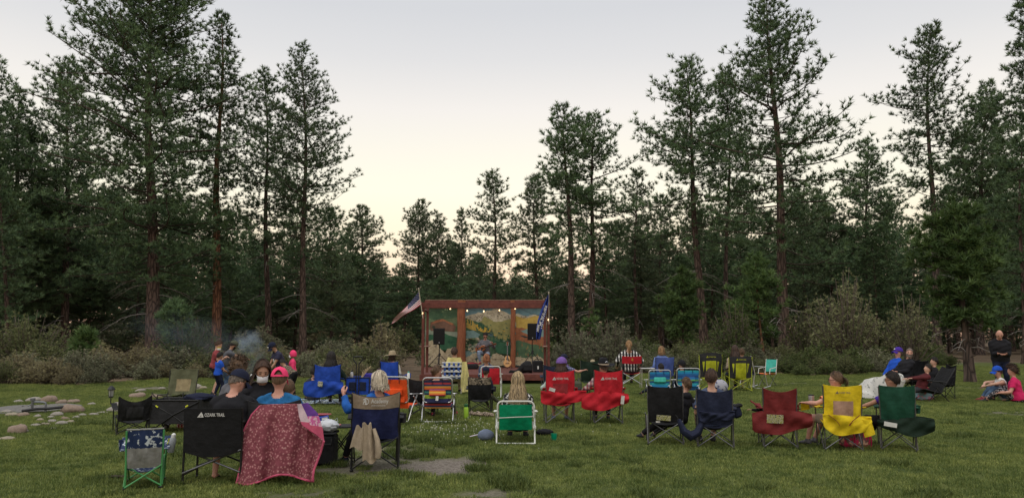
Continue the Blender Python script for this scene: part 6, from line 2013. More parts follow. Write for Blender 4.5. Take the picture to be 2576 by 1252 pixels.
edge_pts = [qpt(0, i / 30) for i in range(31)] + [qpt(i / 44, 1) for i in range(1, 45)] + [qpt(1, 1 - i / 30) for i in range(1, 31)]
MB().tube(edge_pts, .013, 6).build('binding', M_qpink, qroot)
FL = [[(748, 1016), (774, 1012)], [(752, 1044), (800, 1040)], [(760, 1068), (812, 1078)], [(778, 1080), (815, 1108)]]
def flap(u, v):
    k = min(2, int(v * 3)); f = v * 3 - k
    l = [FL[k][0][i] + (FL[k + 1][0][i] - FL[k][0][i]) * f for i in (0, 1)]
    r = [FL[k][1][i] + (FL[k + 1][1][i] - FL[k][1][i]) * f for i in (0, 1)]
    return at(l[0] + (r[0] - l[0]) * u, l[1] + (r[1] - l[1]) * u, Yq - .50 - .03 * v + .02 * sin(u * 5 + v * 4)) - QO
for (u0, u1, v0, v1, m) in ((0, .42, 0, .55, cloth('quilt_patch_pale', (.55, .42, .46))), (.42, 1, 0, .38, cloth('quilt_patch_purple', (.13, .05, .26))), (.42, 1, .38, .62, M_qpatch), (0, .42, .55, 1, M_qpink), (.42, 1, .62, 1, M_qpink)):
    MB().sheet(lambda u, v: flap(u0 + (u1 - u0) * u, v0 + (v1 - v0) * v), 8, 6, .012).build('patch', m, qroot)
LOWF = [[(772, 1080), (815, 1108)], [(770, 1120), (806, 1140)], [(768, 1165), (790, 1180)], [(764, 1202), (786, 1207)]]
def lowf(u, v):
    k = min(2, int(v * 3)); f = v * 3 - k
    l = [LOWF[k][0][i] + (LOWF[k + 1][0][i] - LOWF[k][0][i]) * f for i in (0, 1)]
    r = [LOWF[k][1][i] + (LOWF[k + 1][1][i] - LOWF[k][1][i]) * f for i in (0, 1)]
    return at(l[0] + (r[0] - l[0]) * u, l[1] + (r[1] - l[1]) * u, Yq - .53 + .05 * sin(u * 4) + .02 * sin(v * 5)) - QO
MB().sheet(lowf, 10, 16, .014).build('hanging_corner', M_quilt, qroot)
MB().tube([lowf(1, i / 16) + Vector((0, -.004, 0)) for i in range(17)], .012, 6).build('binding', M_qpink, qroot)

# girl with mask, curly-haired boy, toddler
seated(660, 908, 9.75, 'girl with long brown hair, black tee and a white mask below her nose', rz=-2.66, pz=.50, lean=.10, hpitch=-.30, hyaw=-.10, top='black', sleeve='short', bottom='black', skin='tan', hair='long', hcol='brown', hair_len=.13, extra=('eyes', 'mask'), vox=.013, wide=1.12)
seated(598, 902, 10.3, 'person with curly brown hair and grey sleeves behind the man in the dark cap', rz=-.35, pz=.46, lean=.05, top='grey', sleeve='long', bottom='dkjean', skin='light', hair='curly', hcol='sandy', wide=1.05, rh=(.28, .45, .62))
seated(726, 958, 9.9, 'toddler with fair fuzzy head sitting just right of the pink cap', rz=.2, pz=.34, lean=.1, top='redshirt', bottom='denim', skin='light', hair='thin', hcol='sandy', vox=.013)
p = at(634, 944, 10.6)
root = empty('roasting_stick', tuple(p), 0, 'thin stick with a white marshmallow held over the fire', 'stick')
MB().tube([(0, 0, 0), (-.28, -.05, .02)], .004, 5).build('stick_rod', M_limb, root)
MB().lathe([(.012, -.02), (.018, -.015), (.018, .015), (.012, .02)], 10).build('marshmallow', M_white_pl, root).rotation_euler = (0, pi / 2, 0)

# black chair, wagon-like bench, olive chair on the left
Yc = gy(1092) + .25
quad_chair(334, Yc, 'low black mesh folding chair at the left end of the black wagon', rz=.55, w=.46, top=.60, seat=.27, fabric='black', frame='black', dip=.10, style='window', inner='dgrey')
def wagon(x0, x1, yt, yb_, Y, label, cl, trim, handle=False, clip=True, wheels=.07, depth=.5, strut=True):
    X0, X1 = xat(x0, Y, .4), xat(x1, Y, .4); w = X1 - X0; zt = at((x0 + x1) / 2, yt, Y).z; zb = at((x0 + x1) / 2, yb_, Y).z
    root = empty('folding_wagon', ((X0 + X1) / 2, Y + depth / 2, 0), 0, label, 'wagon')
    hw, hd = w / 2, depth / 2
    for (nm, fn) in (('side_panel', lambda u, v: ((u - .5) * w, -hd - .012 * sin(pi * u) * sin(pi * v), zb + (zt - zb) * v - .012 * sin(pi * u) * v)), ('side_panel', lambda u, v: ((u - .5) * w, hd, zb + (zt - zb) * v)),
                     ('end_panel', lambda u, v: (-hw, (u - .5) * depth, zb + (zt - zb) * v)), ('end_panel', lambda u, v: (hw, (u - .5) * depth, zb + (zt - zb) * v)), ('floor_panel', lambda u, v: ((u - .5) * w * .98, (v - .5) * depth * .98, zb + .015))):
        MB().sheet(fn, 8, 4, .01).build(nm, cl, root)
    for yy in (-hd - .012, hd + .012):
        MB().tube([(-hw, yy, zt), (hw, yy, zt)], .012, 6).build('top_rail', trim, root)
        for s in (-1, 1):
            MB().tube([(s * hw, yy, wheels), (s * hw, yy, zt + .01)], .012, 6).build('post', trim, root)
        if strut:
            for s in (-1, 1):
                MB().tube([(s * hw, yy - .006 * s - .004, zt - .02), (0, yy - .006 * s - .004, (zt + zb) / 2 - .05), (-s * hw * .8, yy - .006 * s - .004, zb - .10)], .010, 6).build('strut', trim, root)
        if clip and yy < 0:
            for s in (-.62, .55):
                MB().box((s * hw, yy - .018, zt - .06 - abs(s) * .06), (.05, .014, .022), (0, .6 if s < 0 else -.6, 0), bev=.004).build('clip', mat('clip_yellow', (.6, .62, .04), .5), root)
    for s in (-1, 1):
        for yy in (-hd + .04, hd - .04):
            wh = MB().tube([(s * (hw - .09), yy - .025, wheels), (s * (hw - .09), yy + .025, wheels)], wheels, 14).build('wheel', FR['black'], root)
            MB().tube([(s * (hw - .09), yy - .03, wheels), (s * (hw - .09), yy + .03, wheels)], wheels * .45, 10).build('rim', FR['grey'], wh)
    if handle:
        pass
    return root, zt, hw, hd
wg, zt, hw, hd = wagon(372, 500, 1006, 1066, Yc - .1, 'long black mesh folding wagon with yellow clips left of the black-shirted man', FB['dgrey'], FR['black'], depth=.55, wheels=.05)
MB().tube([(-hw + .03, -.05, zt - .02), (-hw + .05, -.05, zt + .07), (-hw + .2, -.05, zt + .075), (-hw + .25, -.05, zt - .02)], .012, 6).build('grab_handle', FR['black'], wg)
p = wg.location
o = MB().ell((p.x + .32, p.y, zt + .03), (.26, .18, .07), 16, 10, f=lambda w_: 1 + .25 * vn(w_, 3)).build('jacket', C['navy'])
tag(o, 'crumpled dark navy jacket heaped on the black wagon', 'jacket')
root = empty('picnic_bag', (p.x + .05, p.y + .45, 0), .1, 'red and white checked bag on the grass under the black wagon', 'bag')
MB().box((0, 0, .09), (.5, .25, .17), bev=.03).build('bag_body', plaid('red_gingham', ((.45, .03, .05), (.6, .55, .52), (.5, .2, .2)), 6, 6), root)
MB().tube([(-.12, 0, .17), (0, 0, .25), (.12, 0, .17)], .01, 6).build('handle', C['redshirt'], root)
quad_chair(439, gy(1040) + .2, 'olive green see-through folding chair behind the black wagon', rz=3.0, w=.62, top=.86, seat=.40, fabric='olive', frame='black', style='window', inner='tanmesh', arms=False, dip=.0, sag=.03)

# cooler table with shopping
Yk = gy(1173) + .15
ck = empty('cooler_box', (xat(815, Yk, .2), Yk, 0), .05, 'black square cooler used as a table between the quilt and the navy chair', 'cooler')
MB().box((0, 0, .19), (.30, .32, .36), bev=.03).build('cooler_body', M_nylon, ck)
MB().box((0, 0, .385), (.315, .335, .03), bev=.012).build('lid', M_nylon, ck)
MB().tube([(-.12, -.17, .33), (-.12, -.2, .27), (.12, -.2, .27), (.12, -.17, .33)], .009, 6).build('handle', M_wire, ck)
pb = ck.location
def crumple(c_, r, m, nm, label, cat, sd, top_open=False):
    root = empty(nm, (c_[0], c_[1], c_[2]), 0, label, cat)
    MB().ell((0, 0, r[2]), r, 22, 14, f=lambda w_: 1 + .13 * vn((w_.x + sd, w_.y, w_.z), 4) + .06 * vn((w_.x, w_.y + sd, w_.z), 11)).build('bag_body', m, root, sharp=25)
    for s in (-1, 1):
        MB().tube([(s * r[0] * .5, 0, r[2] * 1.75), (s * r[0] * .8, -.01, r[2] * 2.25), (s * r[0] * .9, 0, r[2] * 1.6)], .008, 5, flat=.4).build('handle', m, root)
    return root
M_bagw = mat('white_bag_film', (.60, .62, .65), .35, .15, 10, spec=.5)
crumple((pb.x + .06, pb.y - .05, .40), (.13, .12, .075), M_bagw, 'plastic_bag', 'white plastic shopping bag standing on the black cooler', 'plastic bag', 3)
bx = empty('food_box', (pb.x - .03, pb.y - .02, .54), .3, 'blue and white food box lying on the plastic bag', 'box')
MB().box((0, 0, .02), (.16, .10, .05), (.1, -.15, 0), bev=.004).build('carton', mat('carton_blue', (.03, .06, .32), .5), bx)
MB().box((.03, -.052, .02), (.07, .002, .03), (.1, -.15, 0)).build('label', M_white_pl, bx)
o = MB().lathe([(.05, 0), (.11, .012), (.112, .018)], 20, (pb.x - .05, pb.y + .08, .585)).build('plate', mat('plate_red', (.30, .03, .05), .5))
tag(o, 'dark red plate on top of the shopping on the cooler', 'plate')
# little folding table behind
tb = empty('folding_table', (xat(856, 9.9, .3), 9.95, 0), .2, 'small folding table with crossed black legs beside the grey-haired woman', 'table')
MB().box((0, 0, .44), (.36, .34, .02), bev=.006).build('table_top', FB['dgrey'], tb)
for yy in (-.15, .15):
    for s in (-1, 1):
        MB().tube([(s * .16, yy + s * .01, .01), (-s * .16, yy + s * .01, .43)], .009, 6).build('leg', FR['black'], tb)
o = MB().lathe([(.05, 0), (.09, .012), (.092, .016)], 18, (xat(838, 9.85, .3), 9.86, .452)).build('plate', mat('plate_pink', (.55, .12, .14), .5)); tag(o, 'pink paper plate on the small folding table', 'plate')

# Academy chair with the grey-haired woman
Ya = gy(1185) + .28
ac, bk = quad_chair(945, Ya, 'navy and tan high folding chair with lettering on its head band', rz=.16, w=.53, top=.90, seat=.42, fabric='acad', frame='black', style='band', inner='tan', dip=.06, legs_r=.010)
for s_, t_, z_, w_ in ((1, 'Academy', .815, .25), (2, 'SPORTS+OUTDOORS', .765, .20)):
    me = textmesh(t_, w_ * (.27 if s_ == 1 else .12), M_logo, .0004, 'lettering', bold=.0012 if s_ == 1 else 0)
    o = link('lettering', me, ac); xs_ = [v.co.x for v in me.vertices]
    o.matrix_basis = Matrix.Translation((.045 if s_ == 1 else .03, -.425 if s_ == 1 else -.425, z_)) @ Euler((pi / 2 + .12, 0, 0)).to_matrix().to_4x4() @ Matrix.Diagonal((w_ * .8 / (max(xs_) - min(xs_)), 1, 1, 1))
em = MB()
for pts_ in ([(-.045, -.03), (-.022, .035), (-.006, .035), (.0, -.03), (-.014, -.03), (-.016, -.01), (-.028, -.01), (-.034, -.03)],):
    em.add([(x_, 0, z_) for x_, z_ in pts_], [tuple(range(len(pts_)))])
em.tube([(-.01 + .034 * cos(a), 0, .002 + .034 * sin(a)) for a in [i * pi / 7 - 1.9 for i in range(11)]], .004, 4)
o = em.build('logo', M_logo, ac, smooth=False); o.location = (-.105, -.428, .812); o.rotation_euler = (.12, 0, 0)
I = seated(955, 940, Ya - .02, 'older woman with white-blonde hair and blue jacket, raising a stick in her left hand', rz=.62, pz=.44, lean=-.10, hyaw=.55, top='royal', bottom='black', shoes='navy', skin='pink', hair='bob', hcol='white', wide=1.2, vox=.013,
           lh=(-.36, .17, .86), lelb=(-.6, -.2, -1), rh=(.12, .35, .60), lf=(-.18, .50, .075), rf=(.16, .40, .075), extra=('glasses',))
r_ = I['root']
st = MB().tube([(-.36, .17 + .10, .90), (-.20, .12, .84), (-.10, .06, .80)], .006, 6).build('held_stick', M_limb); st.location = r_.location; st.rotation_euler = (0, 0, .62)
tag(st, 'thin brown stick held up by the white-blonde woman', 'stick')
jk = empty('jacket', (xat(925, Ya - .35, .5), Ya - .30, 0), .1, 'beige jacket hanging from the left side of the navy and tan chair', 'jacket')
def jfold(x0, x1, z0, z1, x2, x3, d, m='tan'):
    return lambda u, v: ((x0 + (x1 - x0) * u) * (1 - v) + (x2 + (x3 - x2) * u) * v, -.08 - .05 * sin(pi * u) - d * sin(u * 9 + v * 2) * .4, z0 + (z1 - z0) * v + .02 * sin(u * 7))
MB().sheet(jfold(-.06, .03, .56, .13, -.05, .10, .05), 12, 12, .014).build('jacket_body', C['tan'], jk)
MB().sheet(jfold(-.13, -.04, .53, .28, -.20, -.02, .04), 10, 8, .014).build('jacket_side', C['tan'], jk)
MB().tube([(.07, -.10, .50), (.11, -.13, .38), (.13, -.13, .26), (.12, -.12, .18)], [.03, .045, .055, .05], 10, flat=.7).build('sleeve', C['tan'], jk)

# --- campfire group
seated(545, 857, 21.2, 'teenager in marled red shirt and black shorts standing at the campfire', rz=-1.25, pos='stand', lean=.05, hpitch=-.3, top='redshirt', sleeve='short', bottom='black', legs='short', shoes='charcoal', hair='short', hcol='brown', skin='light', lh=(-.10, .26, .98), rh=(.12, .24, 1.0), vox=.02, loose=1.3)
p = at(558, 871, 21.0); cpn = empty('snack_tub', (p.x - .05, 20.95, p.z - .06), 0, 'small yellow-lidded tub held by the teenager in the red shirt', 'tub')
MB().lathe([(.045, -.03), (.05, .02)], 12).build('tub_body', M_white_pl, cpn); MB().lathe([(.055, .02), (.055, .04)], 12).build('tub_lid', mat('lid_yellow', (.6, .42, .03), .5), cpn)
seated(551, 888, 20.7, 'boy in bright blue tee standing in front of the red-shirted teenager', rz=-.75, pos='stand', lean=0, hpitch=-.15, top='blue', sleeve='short', bottom='navy', hair='short', hcol='dark', skin='tan', lh=(-.08, .22, .64), rh=(.1, .22, .62), vox=.018, loose=1.7)
seated(581, 855, 21.8, 'bearded man in grey tee and olive cap bending over the campfire', rz=-1.15, pos='stand', lean=.32, hpitch=-.35, top='greytee', sleeve='short', bottom='denim', hair='short', hcol='dark', skin='tan', cap=('olive', 'cap'), extra=('beard', 'eyes'), rh=(.12, .62, .95), lh=(-.05, .55, .75), vox=.02, wide=1.2, loose=1.3)
I = seated(694, 858, 21.2, 'man in navy tee with white chest print and navy cap leaning over the fire', rz=2.25, pos='stand', lean=.42, hpitch=-.45, top='navytee', sleeve='short', bottom='charcoal', hair='short', hcol='dark', skin='tan', cap=('navy', 'cap', (0, .115)), extra=('eyes',), rh=(.10, .42, .62), lh=(-.12, .40, .66), vox=.02, wide=1.15, loose=1.3)
o = MB().sheet(lambda a, t: I['spine'](.17 + .17 * t) + I['rt'] * (a - .5) * .17 * (1 - abs(t - .5)) + I['ft'] * (.150 - .03 * abs(a - .5)), 6, 6, .004).build('chest_print', C['white'], I['root'])
seated(716, 902, 20.6, 'child in camouflage top bending far forward beside the pink hoodie', rz=1.1, pos='stand', lean=.95, hpitch=-.3, top='camo', bottom='black', hair='short', hcol='dark', skin='tan', rh=(.1, .45, .45), lh=(-.1, .45, .45), vox=.018)
I = seated(738, 884, 21.4, 'child in hot pink hoodie with the hood up and a white mask', rz=1.9, pos='stand', lean=0, top='hotpink', bottom='black', hair=None, skin='olive', extra=('mask', 'eyes'), vox=.018, loose=1.4)
MB().sheet(lambda a, t: I['hp'](.098 * sin((a - .5) * 5.0) * sin(.15 + t * 1.95), -.01 + .118 * cos((a - .5) * 5.0 + pi) * sin(.15 + t * 1.95), .135 * cos(.15 + t * 1.95)), 24, 10, .014).build('hood', C['hotpink'], I['root'])
pf = gp(648, 978)
fp = empty('fire_pit', (pf.x, 22.2, 0), 0, 'round steel fire ring with ashes behind the masked girl', 'fire pit')
MB().lathe([(.52, .0), (.52, .30), (.50, .30), (.50, .02)], 28, cap=False).build('steel_ring', mat('rusty_steel', (.07, .05, .04), .8, .4), fp)
MB().ell((0, 0, .05), (.48, .48, .06), 16, 8, f=lambda w_: 1 + .1 * vn(w_, 6)).build('ash_bed', mat('ash', (.10, .095, .09), .95, .4), fp)
for k_ in range(3):
    MB().tube([(-.3 * cos(k_ * 1.1), -.3 * sin(k_ * 1.1), .10), (.3 * cos(k_ * 1.1), .3 * sin(k_ * 1.1), .18)], [.05, .045], 8).build('fire_log', M_limb, fp)

# --- middle left: blue chair, child, wagon, straw hat
Yb = gy(1020) + .25
quad_chair(831, Yb, 'bright blue folding chair with its blue sack draped behind and a paper label', w=.58, top=.92, seat=.40, fabric='blue', frame='black', dip=.06, bag=(-.53, .36, .18, .56, .10, 'blue'), tag_=(-.14, .50, .11, .12, .1, M_label))
seated(833, 888, Yb + .02, 'woman with long dark hair and dark green top in the bright blue chair', pz=.40, lean=-.1, top='green', bottom='dkjean', hair='long', hcol='dark', hair_len=.16, skin='tan', vox=.018, rh=(.36, .25, .52))
seated(790, 926, 19.2, 'small child in grey sitting on the ground left of the bright blue chair', rz=.3, pz=.12, lean=.05, top='charcoal', bottom='charcoal', hair='short', hcol='dark', skin='tan', vox=.018, lf=(-.15, .42, .08), rf=(.15, .42, .08))
o = MB().sheet(lambda u, v: (xat(790, 18.6, 0) + (u - .5) * 1.5, 18.3 + v * 1.3, .02 + .012 * sin(u * 9) * sin(v * 7)), 14, 10, .01).build('picnic_blanket', printed('blanket_blue_print', (.16, .22, .34), (.5, .52, .55), 9, .5)); tag(o, 'pale blue picnic blanket on the grass under the blue chair and child', 'blanket')
wb, zt, hw, hd = wagon(870, 929, 949, 992, 18.2, 'bright blue folding wagon with its handle standing up', FB['blue'], FR['black'], depth=.7, clip=False, wheels=.09, strut=False)
for s in (-1, 1):
    MB().box((s * hw * .45, -hd - .02, zt - .20), (.15, .02, .20), bev=.008).build('pocket', FB['navy'], wb)
hz = at(897, 896, 18.2).z
MB().tube([(-.03, -hd - .05, .15), (-.03, -hd - .04, hz - .16)], .012, 6).build('handle_rod', FR['black'], wb)
MB().tube([(.03, -hd - .05, .15), (.03, -hd - .04, hz - .16)], .012, 6).build('handle_rod', FR['black'], wb)
MB().tube([(-.03, -hd - .04, hz - .17), (-.11, -hd - .04, hz - .07), (-.10, -hd - .04, hz - .01), (0, -hd - .04, hz), (.10, -hd - .04, hz - .01), (.11, -hd - .04, hz - .07), (.03, -hd - .04, hz - .17)], .016, 8).build('handle_grip', FR['black'], wb)
MB().box((0, -.05, zt - .12), (hw * 1.8, hd * 1.5, .12), bev=.03).build('lining', FB['navy'], wb)
bt = empty('water_bottle', (wb.location.x - .19, wb.location.y - .1, zt - .06), 0, 'silver bottle standing in the blue wagon', 'bottle')
MB().lathe([(.036, 0), (.038, .01), (.038, .15), (.025, .18)], 12).build('bottle_body', M_steel, bt); MB().lathe([(.024, .18), (.024, .21), (.01, .22)], 10).build('bottle_cap', M_wire, bt)
rs_ = empty('skewers', (wb.location.x + .02, wb.location.y - .1, zt - .06), 0, 'bundle of pale wooden skewers sticking out of the blue wagon', 'skewers')
for k_ in range(4):
    MB().tube([(0, 0, 0), (.06 + .05 * k_, .03 * k_, .22 + .03 * k_)], .007, 5).build('skewer', mat('skewer_wood', (.55, .42, .26), .8), rs_)
cb_ = empty('cooler_bag', (wb.location.x + .2, wb.location.y + .1, zt - .06), .1, 'violet-blue soft cooler bag inside the blue wagon', 'bag')
MB().box((0, 0, .06), (.26, .2, .16), bev=.03).build('bag_body', cloth('violet_blue', (.05, .04, .26)), cb_); MB().tube([(-.08, 0, .14), (0, 0, .19), (.08, 0, .14)], .01, 6).build('handle', M_wire, cb_)
Ys = 20.2
quad_chair(994, Ys, 'blue folding chair with black armrest under the woman in the straw hat', rz=-.35, w=.50, top=.92, seat=.42, fabric='blue', frame='black', dip=.02)
seated(986, 882, Ys - .05, 'woman in wide straw sun hat, cream sleeves, seated before the shrubs', rz=-.25, pz=.46, lean=-.05, side=-.04, hyaw=-.25, top='cream', bottom='khaki', hair='bob', hcol='brown', skin='light', cap=('khaki', 'straw', 'tan'), vox=.018)
seated(962, 908, Ys + .25, 'child in plum top leaning against the woman in the straw hat', rz=-.5, pz=.42, lean=.0, side=.15, top='plum', bottom='dkjean', hair='bob', hcol='dark', skin='light', vox=.018)
bt = empty('water_bottle', (xat(1004, 19.6, .5) + .22, 19.7, .50), 0, 'white bottle with turquoise cap on the armrest of the straw-hat woman', 'bottle')
MB().lathe([(.035, 0), (.036, .14), (.02, .17)], 12).build('bottle_body', M_white_pl, bt); MB().lathe([(.022, .165), (.022, .20)], 10).build('bottle_cap', FB['teal'], bt)

# --- centre
Yo = gy(1060) + .3
beach_chair(1010, Yo, 'empty orange-red backpack beach chair with silver frame', 'orange', w=.52, top=.82, seat=.26, rz=-.28, pouch='orange', lean=.18)
Ys2 = gy(1062) + .30
beach_chair(1104, Ys2, 'beach chair with bright rainbow stripes, a pouch and a white tag', 'serape', w=.54, top=.81, seat=.27, pouch='sunset', tag_=True, lean=.16)
seated(1097, 922, Ys2 + .35, 'person with brown hair in a bun seated in the rainbow striped chair', pz=.30, lean=-.1, hyaw=-.7, side=-.05, top='black', bottom='black', shoes='pink', hair='bun', hcol='sandy', skin='light', rf=(.30, .62, .09), rknee=(.5, .5, 1))
quad_chair(1064, Ys2 + .9, 'black folding chair half hidden left of the rainbow striped chair', w=.48, top=.74, seat=.32, fabric='black', frame='black', arms=False)
Yw = gy(992) + .3
wc = empty('webbed_lawn_chair', (xat(1138, Yw, .5), Yw, 0), 0, 'lawn chair of woven blue and white webbing with silver tubes', 'chair')
for s in (-1, 1):
    MB().tube([(s * .26, -.22, .01), (s * .26, -.16, .38), (s * .26, -.30, .86)], .012, 8).build('back_tube', FR['silver'], wc)
    MB().tube([(s * .28, .26, .01), (s * .28, .16, .40), (s * .28, -.20, .60)], .012, 8).build('front_tube', FR['silver'], wc)
    MB().box((s * .28, .0, .60), (.045, .36, .02), bev=.008).build('armrest', FR['white'], wc)
MB().tube([(-.26, -.30, .86), (.26, -.30, .86)], .012, 8).build('top_tube', FR['silver'], wc)
MB().tube([(-.26, -.175, .44), (.26, -.175, .44)], .012, 8).build('lower_tube', FR['silver'], wc)
for i in range(4):
    xx = -.19 + .127 * i
    MB().sheet(lambda u, v: (xx + (u - .5) * .062, -.178 - .135 * v - .018 - .008 * sin(v * 9 + pi * i), .44 + .42 * v), 2, 10, .003).build('web_strip', FB['webblue'], wc)
for j in range(3):
    zz = .50 + .135 * j
    MB().sheet(lambda u, v: ((u - .5) * .54, -.178 - .135 * (zz - .44) / .42 - .018 - .010 * sin(u * 14 + pi * j), zz + (v - .5) * .062), 12, 2, .003).build('web_strip', FB['white'], wc)
for j in range(4):
    MB().sheet(lambda u, v: ((u - .5) * .54, -.12 + .1 * j + (v - .5) * .07, .405), 4, 1, .003).build('web_strip', FB['webblue'] if j % 2 else FB['white'], wc)
seated(1143, 875, Yw + .02, 'child with brown hair and a pale yellow blanket in the webbed lawn chair', pz=.46, lean=-.02, top='navy', bottom='khaki', hair='short', hcol='brown', skin='light', vox=.018)
yb_ = empty('blanket', (xat(1143, Yw, .5), Yw, 0), 0, 'pale yellow blanket round the shoulders of the child in the webbed chair', 'blanket')
zs_ = at(1143, 900, Yw).z
MB().sheet(lambda u, v: (.17 * cos(pi * (u * 1.25 - .12)) * (1 + .5 * v) * -1, -.05 - .16 * sin(pi * u) - .02 * sin(u * 23), zs_ + .02 - .22 * v), 22, 6, .012).build('shawl', C['yellow'], yb_)
MB().sheet(lambda u, v: (.20 + .12 * u + .14 * v * u + .02 * sin(u * 9), -.22 + .3 * u + .03 * sin(v * 8 + u * 11), zs_ - .10 - (zs_ - .16) * v), 12, 12, .012).build('hanging_end', C['yellow'], yb_)
Yr = 20.6
rc = beach_chair(1235, Yr, 'red low chair with white arms before the stage', 'red', frame='white', w=.50, top=.80, seat=.36, lean=.12, bar=False, arms='white')
seated(1224, 893, Yr + .12, 'woman with strawberry-blonde hair in the red low chair before the stage', pz=.42, lean=-.06, top='slate', bottom='dkjean', hair='bob', hcol='red', skin='light', vox=.018)
Yk2 = gy(1037) + .22
quad_chair(1208, Yk2, 'black folding chair with camouflage head band', w=.46, top=.72, seat=.32, fabric='black', frame='black', style='band', inner='camo', dip=.02)
seated(1222, 924, Yk2 + .10, 'kid in navy cap and navy sweatshirt in the camouflage-banded chair', rz=-.25, pz=.36, lean=-.02, side=.08, top='navy', bottom='olive', hair='short', hcol='brown', skin='light', cap=('navy', 'cap'), vox=.016, rf=(.28, .55, .08), lf=(-.05, .5, .08))
bt = gp(1172, 1053)
bo = empty('water_bottle', (bt.x, bt.y + .05, 0), 0, 'tall lime green bottle standing in the grass', 'bottle')
MB().lathe([(.040, 0), (.044, .008), (.044, .205), (.036, .222)], 16).build('bottle_body', mat('lime_enamel', (.33, .55, .05), .35, .05), bo)
MB().lathe([(.038, .222), (.038, .268), (.032, .276)], 14).build('bottle_cap', mat('green_cap', (.02, .10, .03), .5), bo)
MB().tube([(-.03, 0, .268), (0, 0, .29), (.03, 0, .268)], .006, 6).build('loop', mat('green_cap', (.02, .10, .03), .5), bo)
p0, p1 = gp(1180, 1048), gp(1242, 1052)
b = MB(); rr2 = []
for i in range(13):
    t = i / 12
    c_ = p0.lerp(p1, t) + Vector((0, .12, .055 + .008 * sin(i * 2)))
    q_ = .055 + .014 * sin(i * 1.7) - (.03 if i in (0, 12) else 0)
    rr2.append([c_ + Vector((0, cos(a * pi / 6) * q_ * 1.3, sin(a * pi / 6) * q_ * .85)) for a in range(12)])
rl = empty('rolled_blanket', tuple(p0 + Vector((0, .12, 0))), 0, 'rolled camouflage blanket lying in the grass beside the lime bottle', 'blanket')
o = MB().rings([[v - (p0 + Vector((0, .12, 0))) for v in r] for r in rr2]).build('roll', printed('camo_roll', (.16, .12, .09), (.05, .04, .035), 24, .5, third=(.34, .27, .20)), rl)
MB().tube([Vector((.16, cos(a) * .085, .058 + sin(a) * .062)) for a in [i * pi / 8 for i in range(17)]], .006, 5).build('tie', M_wire, rl)
Yg2 = gy(1113) + .12
gc = beach_chair(1297, Yg2, 'kelly green low beach chair with white frame', 'kelly', frame='white', w=.53, top=.62, seat=.22, lean=.22, bar=False, arms='white')
MB().tube([(-.25, -.30, .38), (0, -.325, .395), (.25, -.30, .40)], .006, 6).build('back_cord', FR['white'], gc)
seated(1303, 942, Yg2 + .10, 'woman with long straight blonde hair, black and white blouse, in the green chair', pz=.26, lean=-.12, top='bw', bottom='black', hair='long', hcol='blonde', hair_len=.28, skin='light', vox=.014, wide=1.05)
p = gp(1222, 1110)
hb_ = empty('cloth_bag', (p.x, p.y + .1, 0), 0, 'round blue-grey cloth bag lying left of the green chair', 'bag')
MB().ell((0, 0, .085), (.125, .10, .088), 18, 12, f=lambda w_: 1 + .06 * vn(w_, 3) - .05 * max(0, -w_.z - .6)).build('bag_body', cloth('denim_grey', (.14, .17, .24)), hb_)
MB().sheet(lambda u, v: (.10 + .12 * u, -.02 + .06 * sin(u * 4) + .05 * (v - .5), .02 + .06 * sin(u * 5 + 1) ** 2), 8, 3, .006).build('strap', C['charcoal'], hb_)
p = gp(1198, 1106)
o = MB().sheet(lambda u, v: (p.x - .10 + .13 * u, p.y + .08 * v, .05 + .03 * u + .005 * sin(v * 5)), 4, 3, .003).build('leaflet', printed('leaflet_print', (.55, .5, .6), (.5, .25, .3), 40, .55)); tag(o, 'folded printed leaflet in the grass beside the round cloth bag', 'leaflet')
p = gp(1394, 1108)
cp_ = empty('cup', (p.x, p.y + .05, 0), 0, 'green plastic cup standing alone in the grass', 'cup')
MB().lathe([(.036, .0), (.040, .006), (.046, .098), (.043, .098), (.037, .012)], 20, cap=False).lathe([(.001, .011), (.037, .012)], 20, cap=False).build('cup_body', mat('cup_green', (.0, .24, .13), .35, .05), cp_)
MB().lathe([(.046, .096), (.048, .098), (.048, .103), (.045, .104)], 20, cap=False).build('rim', mat('cup_green', (.0, .24, .13), .35, .05), cp_)
crumple((xat(1370, 12.6, .1), 12.6, 0), (.14, .10, .05), C['black'], 'shoulder_bag', 'black bag slumped in the grass between green and red chairs', 'bag', 7)

# --- red pair and those behind
for i, (xc, yt, hx, lab, bag, tg) in enumerate(((1407, 1066, 1412, 'left one of the two red folding chairs, mesh window, red sack behind', (-.35, .47, .34, .60, .07), (-.15, .62, .11, .06, .3, FB['white'])), (1526, 1066, 1520, 'right one of the two red folding chairs, red sack with a white tag', (-.49, .36, .26, .56, .08), (.24, .44, .06, .15, .1, FB['white'])))):
    Y = gy(yt) + .25
    rc_, bk = quad_chair(xc, Y, lab, w=.50, top=.95, seat=.42, fabric='red', frame='grey', style='window', inner='redmesh' if i == 0 else 'red', dip=.045, bag=bag, tag_=tg)
    logo(rc_, .0, .815, .30, .12, -.405)
Yr2 = gy(1066) + .30
seated(1412, 900, Yr2, 'woman in purple cap and mint shirt in the left red chair', pz=.42, lean=-.08, hyaw=-.55, top='mint', bottom='khaki', legs='short', shoes='slate', hair='long', hcol='brown', hair_len=.10, skin='tan', cap=('lilac', 'cap'), lh=(-.34, .2, .6), vox=.016)
I = seated(1519, 900, Yr2, 'man in black brimmed hat and red plaid shirt in the right red chair', pz=.42, lean=-.06, hyaw=.45, top='plaid_red', bottom='black', shoes='charcoal', hair='short', hcol='grey', skin='pink', cap=('black', 'cowboy', 'tan'), lh=(-.36, .15, .58), rh=(.36, .15, .58), vox=.016, wide=1.15)
o = MB().tube([I['hp'](-.03, -.112, .10), I['hp'](0, -.118, .12), I['hp'](.03, -.114, .09)], .006, 5).build('hat_pin', M_steel, I['root'])
